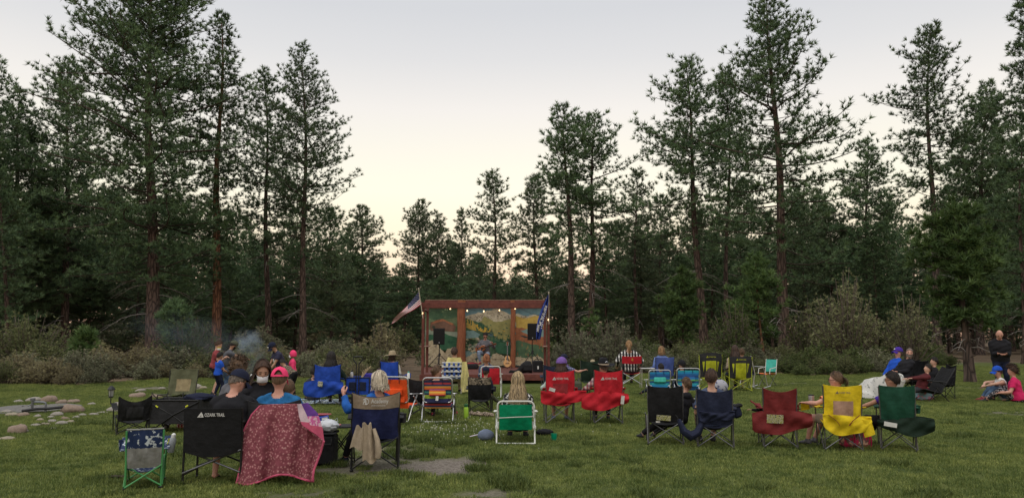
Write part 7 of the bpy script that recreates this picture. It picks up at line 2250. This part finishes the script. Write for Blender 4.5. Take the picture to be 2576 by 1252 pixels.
quad_chair(1392, 19.2, 'navy folding chair mostly hidden behind the left red chair', w=.5, top=.88, seat=.42, fabric='navy', frame='grey')
seated(1418, 892, 19.1, 'man in navy cap and blue plaid shirt behind the left red chair', rz=-.25, pz=.46, lean=-.05, hyaw=-.4, top='plaid_blue', sleeve='short', bottom='khaki', hair='short', hcol='brown', skin='pink', cap=('navy', 'cap'), rh=(.46, .22, .75), relb=(.6, -.3, -.6), vox=.018)
quad_chair(1482, 21.6, 'bottle-green folding chair behind the black-hatted man', w=.50, top=.92, seat=.42, fabric='dkgreen', frame='grey')
seated(1491, 906, 21.7, 'person in tan cap seated in the bottle-green chair', pz=.40, lean=-.1, top='olive', bottom='khaki', hair='short', hcol='grey', skin='pink', cap=('khaki', 'cap'), vox=.018)
bp_ = empty('backpack', (xat(1452, 21.0, .2), 21.2, 0), .2, 'grey-green backpack on the grass left of the bottle-green chair', 'backpack')
MB().box((0, 0, .19), (.28, .2, .38), bev=.06).build('pack_body', C['olive'], bp_); MB().box((0, -.11, .12), (.22, .06, .18), bev=.03).build('front_pocket', C['charcoal'], bp_); MB().tube([(-.05, 0, .38), (0, 0, .43), (.05, 0, .38)], .01, 6).build('handle', M_wire, bp_)
# red director chair with checked-shirt woman
Ysc = gy(967) + .2
sc_ = empty('director_chair', (xat(1588, Ysc, .5), Ysc, 0), -.08, 'red-banded director chair with crossed silver legs and small gold emblem', 'chair')
for s in (-1, 1):
    MB().tube([(s * .31, -.24, .40), (s * .32, -.30, .92)], .012, 8).build('back_post', FR['grey'], sc_)
    MB().tube([(s * .31, -.24, .40), (s * .31, .24, .40)], .012, 8).build('seat_rail', FR['silver'], sc_)
    MB().box((s * .33, .0, .60), (.05, .5, .025), bev=.01).build('armrest', FR['black'], sc_)
    MB().tube([(s * .32, .2, .40), (s * .32, .2, .59)], .011, 6).build('arm_post', FR['silver'], sc_)
    for yy in (-.24, .24):
        MB().tube([(s * .31, yy + s * .014, .40), (-s * .31, yy + s * .014, .02)], .012, 8).build('crossed_leg', FR['silver'], sc_)
MB().sheet(lambda u, v: ((u - .5) * .64, -.29 - .04 * v - .03 * sin(pi * u), .70 + .24 * v - .02 * sin(pi * u)), 10, 5, .006).build('back_band', FB['red'], sc_)
MB().sheet(lambda u, v: ((u - .5) * .62, -.24 + .48 * v, .40 - .05 * sin(pi * u)), 8, 6, .006).build('seat', FB['red'], sc_)
M_gold = mat('emblem_gold', (.55, .36, .06), .6)
for t_, z_, s_ in (('S', .835, .085), ('C', .81, .085), ('USC', .895, .03)):
    o = link('emblem_letter', textmesh(t_, s_, M_gold, .0004, 'emblem_letter', bold=.002), sc_); o.matrix_basis = Matrix.Translation((.02 if t_ == 'C' else .01, -.352, z_)) @ Euler((pi / 2 + .1, 0, 0)).to_matrix().to_4x4()
seated(1582, 857, Ysc + .0, 'woman with blonde ponytail and black-white checked shirt in the red-banded chair', rz=-.05, pz=.50, lean=-.02, top='plaid_bw', bottom='charcoal', hair='pony', hcol='gold', hair_len=.34, skin='light', vox=.018, wide=1.15, loose=1.8, lh=(-.40, .1, .62), rh=(.40, .1, .62))
Yh = 24.4
quad_chair(1668, Yh, 'periwinkle blue folding chair with the child in a blue hoodie', w=.55, top=.93, seat=.42, fabric='bluegrey', frame='black', dip=.02)
seated(1664, 873, Yh + .02, 'child with blonde bobbed hair in a light blue hoodie', pz=.46, lean=-.05, top='hoodie', bottom='denim', hair='bob', hcol='gold', skin='light', hood='hoodie', vox=.018, loose=1.5)
sd_ = empty('side_table', (xat(1628, 24.2, .3), 24.2, 0), 0, 'small pale camp table between checked-shirt woman and hoodie child', 'table')
MB().box((0, 0, .60), (.42, .4, .025), bev=.006).build('table_top', FR['silver'], sd_)
for a in (-1, 1):
    for b_ in (-1, 1):
        MB().tube([(a * .18, b_ * .16, .6), (a * .2, b_ * .18, 0)], .01, 6).build('leg', FR['silver'], sd_)
# aqua beach chairs
Yl = gy(1004) + .3
beach_chair(1655, Yl, 'left one of two aqua striped beach chairs, with turquoise pouch', 'lagoon', w=.55, top=.73, seat=.24, pouch='teal', lean=.14, arms='white')
beach_chair(1726, Yl + .05, 'right one of two aqua striped beach chairs, behind the boy in black', 'lagoon', w=.58, top=.77, seat=.24, pouch='lagoon', lean=.14, arms='white')
seated(1663, 917, Yl + .25, 'dark-haired person in the left aqua chair, knee out to the left', rz=.35, pz=.28, lean=-.15, top='teal_blue', bottom='dkjean', hair='short', hcol='dark', skin='tan', lf=(-.30, .62, .08), lknee=(-.4, .4, 1), vox=.018)
seated(1716, 907, Yl + .25, 'person in black cap and black top in the right aqua chair', rz=.1, pz=.28, lean=-.12, hyaw=.7, top='black', bottom='dkjean', hair='short', hcol='dark', skin='tan', cap=('black', 'cap'), vox=.018)
# lime and black pair
Y1, Y2 = 23.1, gy(985) + .25
c1_, _ = quad_chair(1782, Y1, 'left lime and black high-backed chair, empty', w=.64, top=1.05, seat=.44, fabric='lime', frame='lime', style='sport', inner='dgrey', dip=-.05, legs_r=.011)
c2_, _ = quad_chair(1856, Y2, 'right lime and black high-backed chair, with long-haired woman', w=.64, top=.99, seat=.44, fabric='lime', frame='lime', style='sport', inner='dgrey', dip=.0, legs_r=.011)
for cc, zz in ((c1_, .985), (c2_, .915)):
    logo(cc, .0, zz, .30, .10, -.40, m=FB['lime'])
seated(1849, 871, Y2 + .05, 'woman with long brown hair in the right lime and black chair', pz=.50, lean=-.05, hyaw=-.2, top='tan', bottom='dkjean', hair='long', hcol='brown', hair_len=.2, skin='light', vox=.018)
seated(1866, 878, Y2 + .55, 'fair-haired person half hidden behind the long-haired woman', pz=.50, lean=-.05, top='cream', bottom='khaki', hair='short', hcol='sandy', skin='light', vox=.02)
bgp = empty('tote_bag', (xat(1812, 21.5, .2), 21.6, 0), .2, 'pale striped tote bag on the grass left of the right lime chair', 'bag')
MB().ell((0, 0, .2), (.24, .18, .2), 16, 12, f=lambda w_: 1 + .12 * vn(w_, 3)).build('bag_body', printed('pale_print', (.34, .34, .38), (.10, .10, .16), 12, .55), bgp)
MB().tube([(-.1, 0, .36), (0, 0, .46), (.1, 0, .36)], .012, 6).build('handle', C['navy'], bgp)
# rocker and teal child chair at the far right of the audience
rk = empty('rocking_camp_chair', (xat(1895, 24.0, .5), 24.0, 0), -1.1, 'silver framed navy camp rocker seen from the side', 'chair')
for s in (-1, 1):
    MB().tube([(s * .27, -.30, .10), (s * .27, -.20, .45), (s * .27, -.34, 1.0)], .013, 8).build('back_tube', FR['silver'], rk)
    MB().tube([(s * .27, .30, .05), (s * .27, .20, .45), (s * .27, .15, .66), (s * .27, -.22, .68)], .013, 8).build('arm_tube', FR['silver'], rk)
    MB().tube([(s * .27, -.42, .12), (s * .27, -.2, .03), (s * .27, .1, .012), (s * .27, .42, .08)], .013, 8).build('rocker', FR['silver'], rk)
MB().sheet(lambda u, v: ((u - .5) * .52, -.21 - .14 * v - .03 * sin(pi * u), .46 + .52 * v), 8, 8, .008).build('backrest', FB['navy'], rk)
MB().sheet(lambda u, v: ((u - .5) * .52, -.2 + .42 * v, .45 - .04 * sin(pi * u)), 8, 6, .008).build('seat', FB['navy'], rk)
Yt = gy(972) + .2
tc_ = empty('child_chair', (xat(1930, Yt, .4), Yt, 0), 2.3, 'child folding chair with turquoise back and orange seat at the lawn edge', 'chair')
MB().sheet(lambda u, v: ((u - .5) * .36, -.22 - .07 * v, .46 + .38 * v), 6, 6, .008).build('backrest', FB['teal'], tc_)
MB().sheet(lambda u, v: ((u - .5) * .38, -.22 + .40 * v, .40 + .02 * v - .04 * sin(pi * u)), 6, 6, .008).build('seat', FB['coral'], tc_)
for s in (-1, 1):
    MB().tube([(s * .19, -.20, .38), (s * .19, -.30, .86)], .011, 6).build('back_tube', FR['white'], tc_)
    MB().tube([(s * .2, -.22, .6), (s * .2, .16, .56), (s * .2, .2, .40)], .012, 6).build('arm_tube', FR['white'], tc_)
    for a in (-1, 1):
        MB().tube([(s * .19, a * .2, .01), (s * .19 - s * .01 * a, -a * .2, .40)], .010, 6).build('leg', FR['grey'], tc_)

# --- right front row
Yk3 = gy(1119) + .26
c_, _ = quad_chair(1672, Yk3, 'black folding chair with printed label, boy leaning out of its right side', rz=-.15, w=.49, top=.84, seat=.38, fabric='black', frame='grey', dip=.03, sag=.05, tag_=(-.03, .40, .20, .075, .06, M_glabel), arms=False)
MB().box((-.11, -.30, .335), (.06, .003, .022)).build('care_label', FB['white'], c_)
seated(1728, 956, Yk3 + .12, 'boy in black hoodie leaning right out of the black chair', rz=.30, pz=.36, lean=.02, side=.36, top='black', bottom='black', shoes='charcoal', hair='short', hcol='sandy', skin='light', lf=(-.42, .42, .085), rf=(-.16, .50, .085), lknee=(-.5, .5, 1), rh=(.40, .16, .52), hood='black', vox=.014, loose=1.5)
Yn = gy(1128) + .26
quad_chair(1798, Yn, 'navy folding chair with its sack hanging low, boy in slate shirt', rz=-.24, w=.475, top=.82, seat=.38, fabric='navy', frame='grey', dip=.05, sag=.06, bag=(-.21, .27, .36, .54, .06, 'navy'))
seated(1789, 932, Yn + .05, 'boy with brown hair and slate blue tee in the navy chair', pz=.34, lean=-.06, hyaw=-.35, top='slate', sleeve='short', bottom='charcoal', legs='short', shoes='charcoal', hair='short', hcol='brown', skin='light', vox=.014, lf=(-.10, .36, .075), rf=(.10, .36, .075))
sk = empty('carry_sack', (xat(1736, Yn - .2, .3), Yn - .2, 0), 0, 'long dark sack slung between the black and navy chairs', 'sack')
MB().tube([(-.16, 0, .40), (-.10, -.02, .24), (0, -.03, .17), (.10, -.02, .22), (.20, 0, .40)], [.035, .075, .095, .08, .04], 12, flat=.75).build('sack_body', FB['navy'], sk)
MB().tube([(-.16, 0, .40), (-.20, .02, .46)], .006, 5).build('draw_cord', M_wire, sk)
cam_b = empty('camera_bag', (xat(1857, Yn, .5), Yn + .1, .42), .1, 'navy pouch hanging at the right arm of the navy chair', 'pouch')
MB().box((0, 0, .06), (.13, .12, .18), (0, -.25, 0), bev=.03).build('pouch_body', FB['navy'], cam_b); MB().box((.015, 0, .14), (.14, .13, .05), (0, -.25, 0), bev=.02).build('flap', FB['black'], cam_b)
Ym = gy(1128) + .26
c_, _ = quad_chair(1956, Ym, 'maroon folding chair with uneven top edge, printed label and sagging sack', rz=-.2, w=.44, top=.83, seat=.38, fabric='maroon', frame='grey', dip=.06, sag=.04, bag=(-.38, .42, .20, .52, .05, 'maroon'), tag_=(-.08, .42, .22, .12, .03, M_glabel))
seated(1938, 1000, Ym + .12, 'child in black slumped low behind the back of the maroon chair', pz=.34, lean=-.02, side=-.12, top='black', bottom='navy', shoes='navy', hair='short', hcol='dark', skin='tan', vox=.014, lh=(-.30, .05, .50), lf=(-.08, .30, .075), rf=(.06, .32, .075))
o = MB().sheet(lambda u, v: (xat(1887, Ym + .1, .5) + .20 * u, Ym + .02 + .10 * v, .62 - .13 * u + .02 * sin(v * 3)), 6, 4, .008).build('arm_flap', FB['maroon'], None)
o.parent = c_; o.matrix_parent_inverse = Matrix.Translation(-Vector(c_.location))
Yy = gy(1135) + .27
c_, _ = quad_chair(2111, Yy, 'bright yellow folding chair with brown mesh window', rz=-.22, w=.48, top=.89, seat=.40, fabric='yellow', frame='grey', style='window', inner='mauve', dip=.03, sag=.05, bag=(-.26, .36, .26, .50, .05, 'yellow'))
for a in (-1, 1):
    MB().tube([(a * .20, -.36, .50), (a * .10, -.385, .42), (a * .06, -.37, .36)], .012, 6, flat=.3).build('webbing', FB['maroon'], c_)
logo(c_, .0, .80, .20, .12, -.375, m=FB['tan'])
o = MB().sheet(lambda u, v: (.22 + .12 * u + .05 * v, -.30 - .03 * sin(pi * u), .44 - .24 * v * (1 - .2 * u)), 8, 8, .03).build('sack_end', FB['yellow'], c_)
o = MB().sheet(lambda u, v: (-.36 - .12 * u, .14 + .05 * v, .64 - .02 * u - .12 * v), 5, 4, .008).build('arm_flap', FB['yellow'], c_)
seated(2106, 939, Yy + .08, 'woman with ponytail and coral shirt in the yellow chair, arm out left', rz=.45, pz=.38, lean=-.02, side=-.05, hyaw=.55, top='orange', sleeve='short', bottom='tan', legs='short', shoes='grey', hair='pony', hcol='sandy', hair_len=.14, skin='pink', vox=.014, lh=(-.36, .28, .62), lelb=(-1, -.1, -.4), lf=(-.22, .40, .08), rf=(-.02, .46, .08), extra=('glasses',), loose=1.5)
tm = empty('tumbler', (xat(2043, Yy + .2, .6), Yy + .22, .60), 0, 'grey metal tumbler in the left cup holder of the yellow chair', 'tumbler')
MB().lathe([(.030, -.05), (.036, .0), (.042, .11), (.040, .12)], 14).build('tumbler_body', M_steel, tm); MB().lathe([(.041, .118), (.041, .13), (.02, .135)], 14).build('tumbler_lid', M_wire, tm)
Yg3 = gy(1136) + .27
c_, _ = quad_chair(2256, Yg3, 'dark green folding chair at the right end of the front row', rz=-.40, w=.43, top=.88, seat=.40, fabric='green', frame='grey', dip=.02, sag=.06, bag=(-.26, .44, .26, .46, .05, 'dkgreen'), tag_=(-.10, .37, .16, .06, .15, M_white_pl))
seated(2247, 939, Yg3 + .06, 'dark-haired man in purple tee in the dark green chair, turned left', rz=.40, pz=.38, lean=-.04, side=-.03, hyaw=.45, top='purple', sleeve='short', bottom='black', shoes='black', hair='short', hcol='dark', skin='tan', vox=.014, lh=(-.36, .36, .52), lelb=(-1, -.3, -.4), lf=(-.26, .45, .08), rf=(-.05, .50, .08), extra=('glasses',), loose=1.4)
p = gp(2160, 1129)
pk = empty('beach_bag', (p.x, p.y + .14, 0), .1, 'pink and brown patterned bag on the grass between yellow and green chairs', 'bag')
MB().box((0, 0, .13), (.40, .20, .25), bev=.05).build('bag_body', printed('pink_bag_print', (.16, .09, .08), (.50, .30, .22), 9, .55, third=(.42, .03, .08)), pk)
MB().sheet(lambda u, v: (-.20 + .40 * u, -.105 + .2 * v, .255 + .015 * sin(u * 6)), 8, 4, .012).build('zip_top', C['pink'], pk)
for s in (-.08, .14):
    MB().tube([(s, -.11, .24), (s + .02, -.14, .16), (s + .01, -.125, .06)], .014, 6, flat=.5).build('handle', C['pink'], pk)
MB().tube([(.19, -.08, .26), (.205, -.10, .12), (.20, -.09, .01)], .014, 6, flat=.5).build('trim', C['pink'], pk)

# --- reclining couple and the far right group
Yp = 20.6
def camp_side(x, Y, label, rz, w=.55, top=.95):
    return quad_chair(x, Y, label, rz=rz, w=w, top=top, seat=.42, fabric='black', frame='black')
camp_side(2272, Yp + .75, 'black folding chair under the person in the blue jacket', 1.75)
camp_side(2292, Yp + .05, 'black folding chair under the bearded man', 1.85)
seated(2260, 874, Yp + .75, 'person in purple cap and bright blue jacket reclining under the white blanket', rz=1.75, pz=.50, lean=-.40, py=.2, top='blue', bottom='dkjean', hair='short', hcol='grey', skin='pink', cap=('purple', 'cap', (0, .115)), vox=.018, lf=(-.1, 1.0, .12), rf=(.1, 1.0, .12))
seated(2287, 877, Yp, 'bearded balding man in black jacket looking at the camera', rz=1.75, pz=.50, lean=-.36, py=.2, hyaw=1.0, top='black', bottom='khaki', hair='buzz', hcol='grey', skin='pink', extra=('eyes', 'goatee', 'gbeard'), vox=.016, wide=1.2, lf=(-.1, 1.0, .12), rf=(.1, 1.0, .12), lh=(-.05, .45, .66), rh=(.05, .5, .68))
bl = empty('blanket', (xat(2190, Yp, .4), Yp - .1, 0), 0, 'white printed blanket over the legs of the reclining couple', 'blanket')
BP = [(2120, 994), (2150, 991), (2176, 974), (2195, 954), (2216, 940), (2240, 938), (2268, 944)]
BQ = [(2135, 1000), (2165, 1000), (2205, 1003), (2235, 1000), (2255, 985), (2266, 970), (2280, 955)]
def blk(u, v):
    k_ = min(5, int(u * 6)); f = u * 6 - k_
    a = [BP[k_][i] + (BP[k_ + 1][i] - BP[k_][i]) * f for i in (0, 1)]; b_ = [BQ[k_][i] + (BQ[k_ + 1][i] - BQ[k_][i]) * f for i in (0, 1)]
    d0, d1 = Yp + .55, Yp - .55 - .12 * sin(u * 7)
    if v < .45:                  # top side, seen from above
        q_ = at(*a, d1 + .12); far = Vector((q_.x, d0, q_.z - .03)); w_ = v / .45
        p_ = far.lerp(q_, w_) - Vector((0, 0, .22 * (1 - w_)))
    else:
        w_ = (v - .45) / .55
        p_ = at(a[0] + (b_[0] - a[0]) * w_, a[1] + (b_[1] - a[1]) * w_, d1 + .12 * (1 - w_) - .03 * sin(w_ * 3))
    p_ += Vector((0, .06 * sin(u * 21 + v * 5), .045 * sin(u * 13 + v * 6) + .025 * sin(u * 31 - v * 8)))
    p_.z = max(.02, p_.z)
    return p_ - Vector(bl.location)
MB().sheet(blk, 48, 22, .012).build('blanket_cloth', printed('white_blanket_print', (.52, .51, .48), (.20, .21, .20), 14, .60), bl)
# maroon-sleeved person in the recliner
Yz = gy(1012) + .3
zc = empty('reclining_chair', (xat(2338, Yz, .4), Yz, 0), 1.62, 'black reclining camp chair tilted back under the maroon-sleeved person', 'chair')
for s in (-1, 1):
    MB().tube([(s * .28, .30, .32), (s * .28, -.10, .22), (s * .28, -.50, .80)], .014, 8).build('side_tube', FR['black'], zc)
    MB().tube([(s * .29, .22, .01), (s * .29, -.05, .36)], .012, 8).build('leg', FR['black'], zc)
    MB().tube([(s * .29, -.30, .01), (s * .29, .02, .36)], .012, 8).build('leg', FR['black'], zc)
    MB().box((s * .31, .0, .50), (.06, .46, .03), (.1, 0, 0), bev=.012).build('armrest', FR['black'], zc)
    MB().tube([(s * .30, -.22, .40), (s * .31, -.05, .49)], .011, 6).build('arm_post', FR['black'], zc)
MB().sheet(lambda u, v: ((u - .5) * .56, -.10 - .42 * v, .22 + .62 * v - .05 * sin(pi * u)), 8, 10, .01).build('backrest', FB['black'], zc)
MB().sheet(lambda u, v: ((u - .5) * .56, .32 - .42 * v, .32 - .1 * v - .04 * sin(pi * u)), 8, 8, .01).build('seat', FB['black'], zc)
seated(2334, 919, Yz - .02, 'person with dark hair and maroon sleeves lying back in the recliner', rz=1.55, pz=.32, lean=-.50, py=-.02, top='maroon', bottom='charcoal', shoes='charcoal', hair='short', hcol='dark', skin='light', lf=(-.12, .72, .12), rf=(.12, .75, .12), lh=(-.12, .28, .56), rh=(.14, .3, .54), vox=.016, wide=1.15)
seated(2351, 901, 19.9, 'person with short black hair and black top behind the recliner', rz=1.5, pz=.40, lean=-.15, top='black', bottom='black', hair='short', hcol='dark', skin='light', vox=.018)
quad_chair(2362, 20.0, 'black folding chair under the black-haired person behind the recliner', rz=1.5, w=.5, top=.85, seat=.40, fabric='black', frame='black')
tb2 = empty('tote_bag', (xat(2336, Yz + .15, .1), Yz + .35, 0), .3, 'pale blue and pink tote bag under the recliner', 'bag')
MB().box((0, 0, .13), (.45, .2, .24), bev=.04).build('bag_body', printed('tote_print', (.25, .38, .45), (.55, .18, .25), 10, .55), tb2); MB().tube([(-.1, -.1, .24), (0, -.12, .32), (.1, -.1, .24)], .01, 6).build('handle', C['pink'], tb2)
# bald man standing with a phone
I = seated(2512, 827, 22.0, 'bald man in black jacket standing and looking down at his phone', rz=2.72, pos='stand', lean=.03, hpitch=-.55, top='black', bottom='navy', shoes='black', hair=None, skin='pink', extra=('eyes',), lh=(-.09, .30, 1.10), rh=(.07, .30, 1.10), lelb=(-.35, -.8, -.9), relb=(.35, -.8, -.9), vox=.016, wide=1.15, loose=1.4, curl=.9)
MB().ell(I['spine'](.36) + I['rt'] * .10 + I['ft'] * .125, (.028, .010, .028), 8, 6).build('jacket_emblem', C['grey'], I['root'])
w_ = (I['Wr'][-1] + I['Wr'][1]) / 2
ph = MB().box((0, 0, 0), (.15, .075, .010), (.4, 0, 0), bev=.003).build('phone', M_black_pl); ph.rotation_euler = (0, 0, 2.72)
ph.location = Vector(I['root'].location) + Matrix.Rotation(2.72, 3, 'Z') @ (w_ + Vector((0, .09, .01))); tag(ph, 'black phone in the hands of the bald man', 'phone')
# two on the grass
seated(2512, 921, 19.3, 'boy in bright blue cap and jeans sitting on the grass, arms round his knees', rz=1.45, pz=.10, lean=.22, py=0, top='white', sleeve='none', bottom='denim', shoes='redshirt', hair='short', hcol='brown', skin='light', cap=('blue', 'cap'), lf=(-.10, .52, .075), rf=(.10, .50, .075), lh=(-.06, .48, .36), rh=(.06, .46, .38), lelb=(-1, 0, .2), relb=(1, 0, .2), extra=('eyes',), vox=.016)
seated(2549, 918, 18.9, 'woman with curly dark hair and rose-pink tee sitting on the grass', rz=.95, pz=.10, lean=.10, hyaw=.3, top='pink', sleeve='short', bottom='floral', shoes='charcoal', hair='curly', hcol='brown', skin='pink', lf=(-.15, .66, .07), rf=(.25, .55, .07), lh=(-.20, .35, .22), rh=(.22, .25, .10), vox=.016, wide=1.15)

# --- the guitar player
p = at(*cv(1150, 533), 31.75)
kk = (p.z - ZF - .012 - SEATZ - .09) / (.555 * cos(.22) + .235)
hh = kk * 1.72
I = person((xat(cv(1120, 0)[0], 31.9, 1) - .02, 31.95, ZF + .004), pi - .35, 'guitar player in grey shirt and sunglasses seated on the stage', h=hh, pz=SEATZ + .09, lean=.22, side=-.08, hpitch=-.35, hyaw=.35, top='grey', sleeve='long', bottom='ltdenim', shoes='redshirt', hair='short', hcol='dark', skin='pink', extra=('shades',), vox=.018,
           lf=(-.28, .42, .085), rf=(.10, .32, .24), rh=(.06, .28, SEATZ + .36), lh=(-.42, .30, SEATZ + .46), lelb=(-.8, -.2, -.8), relb=(1, -.5, 0.1))
Mr = Matrix.Rotation(pi - .35, 3, 'Z')
base = Vector(I['root'].location) + Mr @ Vector((.34, .22, SEATZ + .18))
gt = guitar(tuple(base), (0, 0, 0), .95, M_cedar, 'red-brown acoustic guitar held across the lap of the player')
ax_z = (Mr @ Vector((-.93, .08, .28))).normalized(); ax_y = (Mr @ Vector((0, -1, .25))).normalized(); ax_x = ax_y.cross(ax_z).normalized(); ax_y = ax_z.cross(ax_x)
gt.rotation_mode = 'QUATERNION'; gt.rotation_quaternion = Matrix((ax_x, ax_y, ax_z)).transposed().to_quaternion()

# --- smoke of the campfire
def smokemat(name, dens):
    m = bpy.data.materials.new(name); m.use_nodes = True
    N, L = m.node_tree.nodes, m.node_tree.links
    N.remove(N['Principled BSDF'])
    v = N.new('ShaderNodeVolumePrincipled'); v.inputs['Color'].default_value = (.50, .63, .82, 1); v.inputs['Anisotropy'].default_value = .2
    tc = N.new('ShaderNodeTexCoord'); n = N.new('ShaderNodeTexNoise'); n.inputs['Scale'].default_value = 1.6; n.inputs['Detail'].default_value = 4
    ln = N.new('ShaderNodeVectorMath'); ln.operation = 'LENGTH'; L.new(tc.outputs['Object'], ln.inputs[0])
    mr = N.new('ShaderNodeMapRange'); mr.inputs[1].default_value = .25; mr.inputs[2].default_value = 1.0; mr.inputs[3].default_value = 1; mr.inputs[4].default_value = 0
    L.new(ln.outputs['Value'], mr.inputs[0]); L.new(tc.outputs['Object'], n.inputs['Vector'])
    m2 = N.new('ShaderNodeMapRange'); m2.inputs[1].default_value = .42; m2.inputs[2].default_value = .68; L.new(n.outputs['Fac'], m2.inputs[0])
    mu = N.new('ShaderNodeMath'); mu.operation = 'MULTIPLY'; L.new(mr.outputs[0], mu.inputs[0]); L.new(m2.outputs[0], mu.inputs[1])
    md = N.new('ShaderNodeMath'); md.operation = 'MULTIPLY'; md.inputs[1].default_value = dens; L.new(mu.outputs[0], md.inputs[0]); L.new(md.outputs[0], v.inputs['Density'])
    L.new(v.outputs[0], N['Material Output'].inputs['Volume'])
    return m
for (x, y, rx, rz_, d, Y) in ((624, 858, .50, .46, 1.0, 22.6), (642, 915, .40, .75, .32, 22.5), (470, 835, 2.8, 1.0, .15, 30), (560, 868, 1.2, .5, .10, 24)):
    p = at(x, y, Y)
    o = MB().ell((0, 0, 0), 1, 20, 14).build('smoke', smokemat('smoke_%d' % x, d / max(rx, .5))); o.location = p; o.scale = (rx, rx * .9, rz_); o.rotation_euler = (0, .25, 0)
    tag(o, 'blue-grey campfire smoke drifting above the brush', 'smoke', kind='stuff')
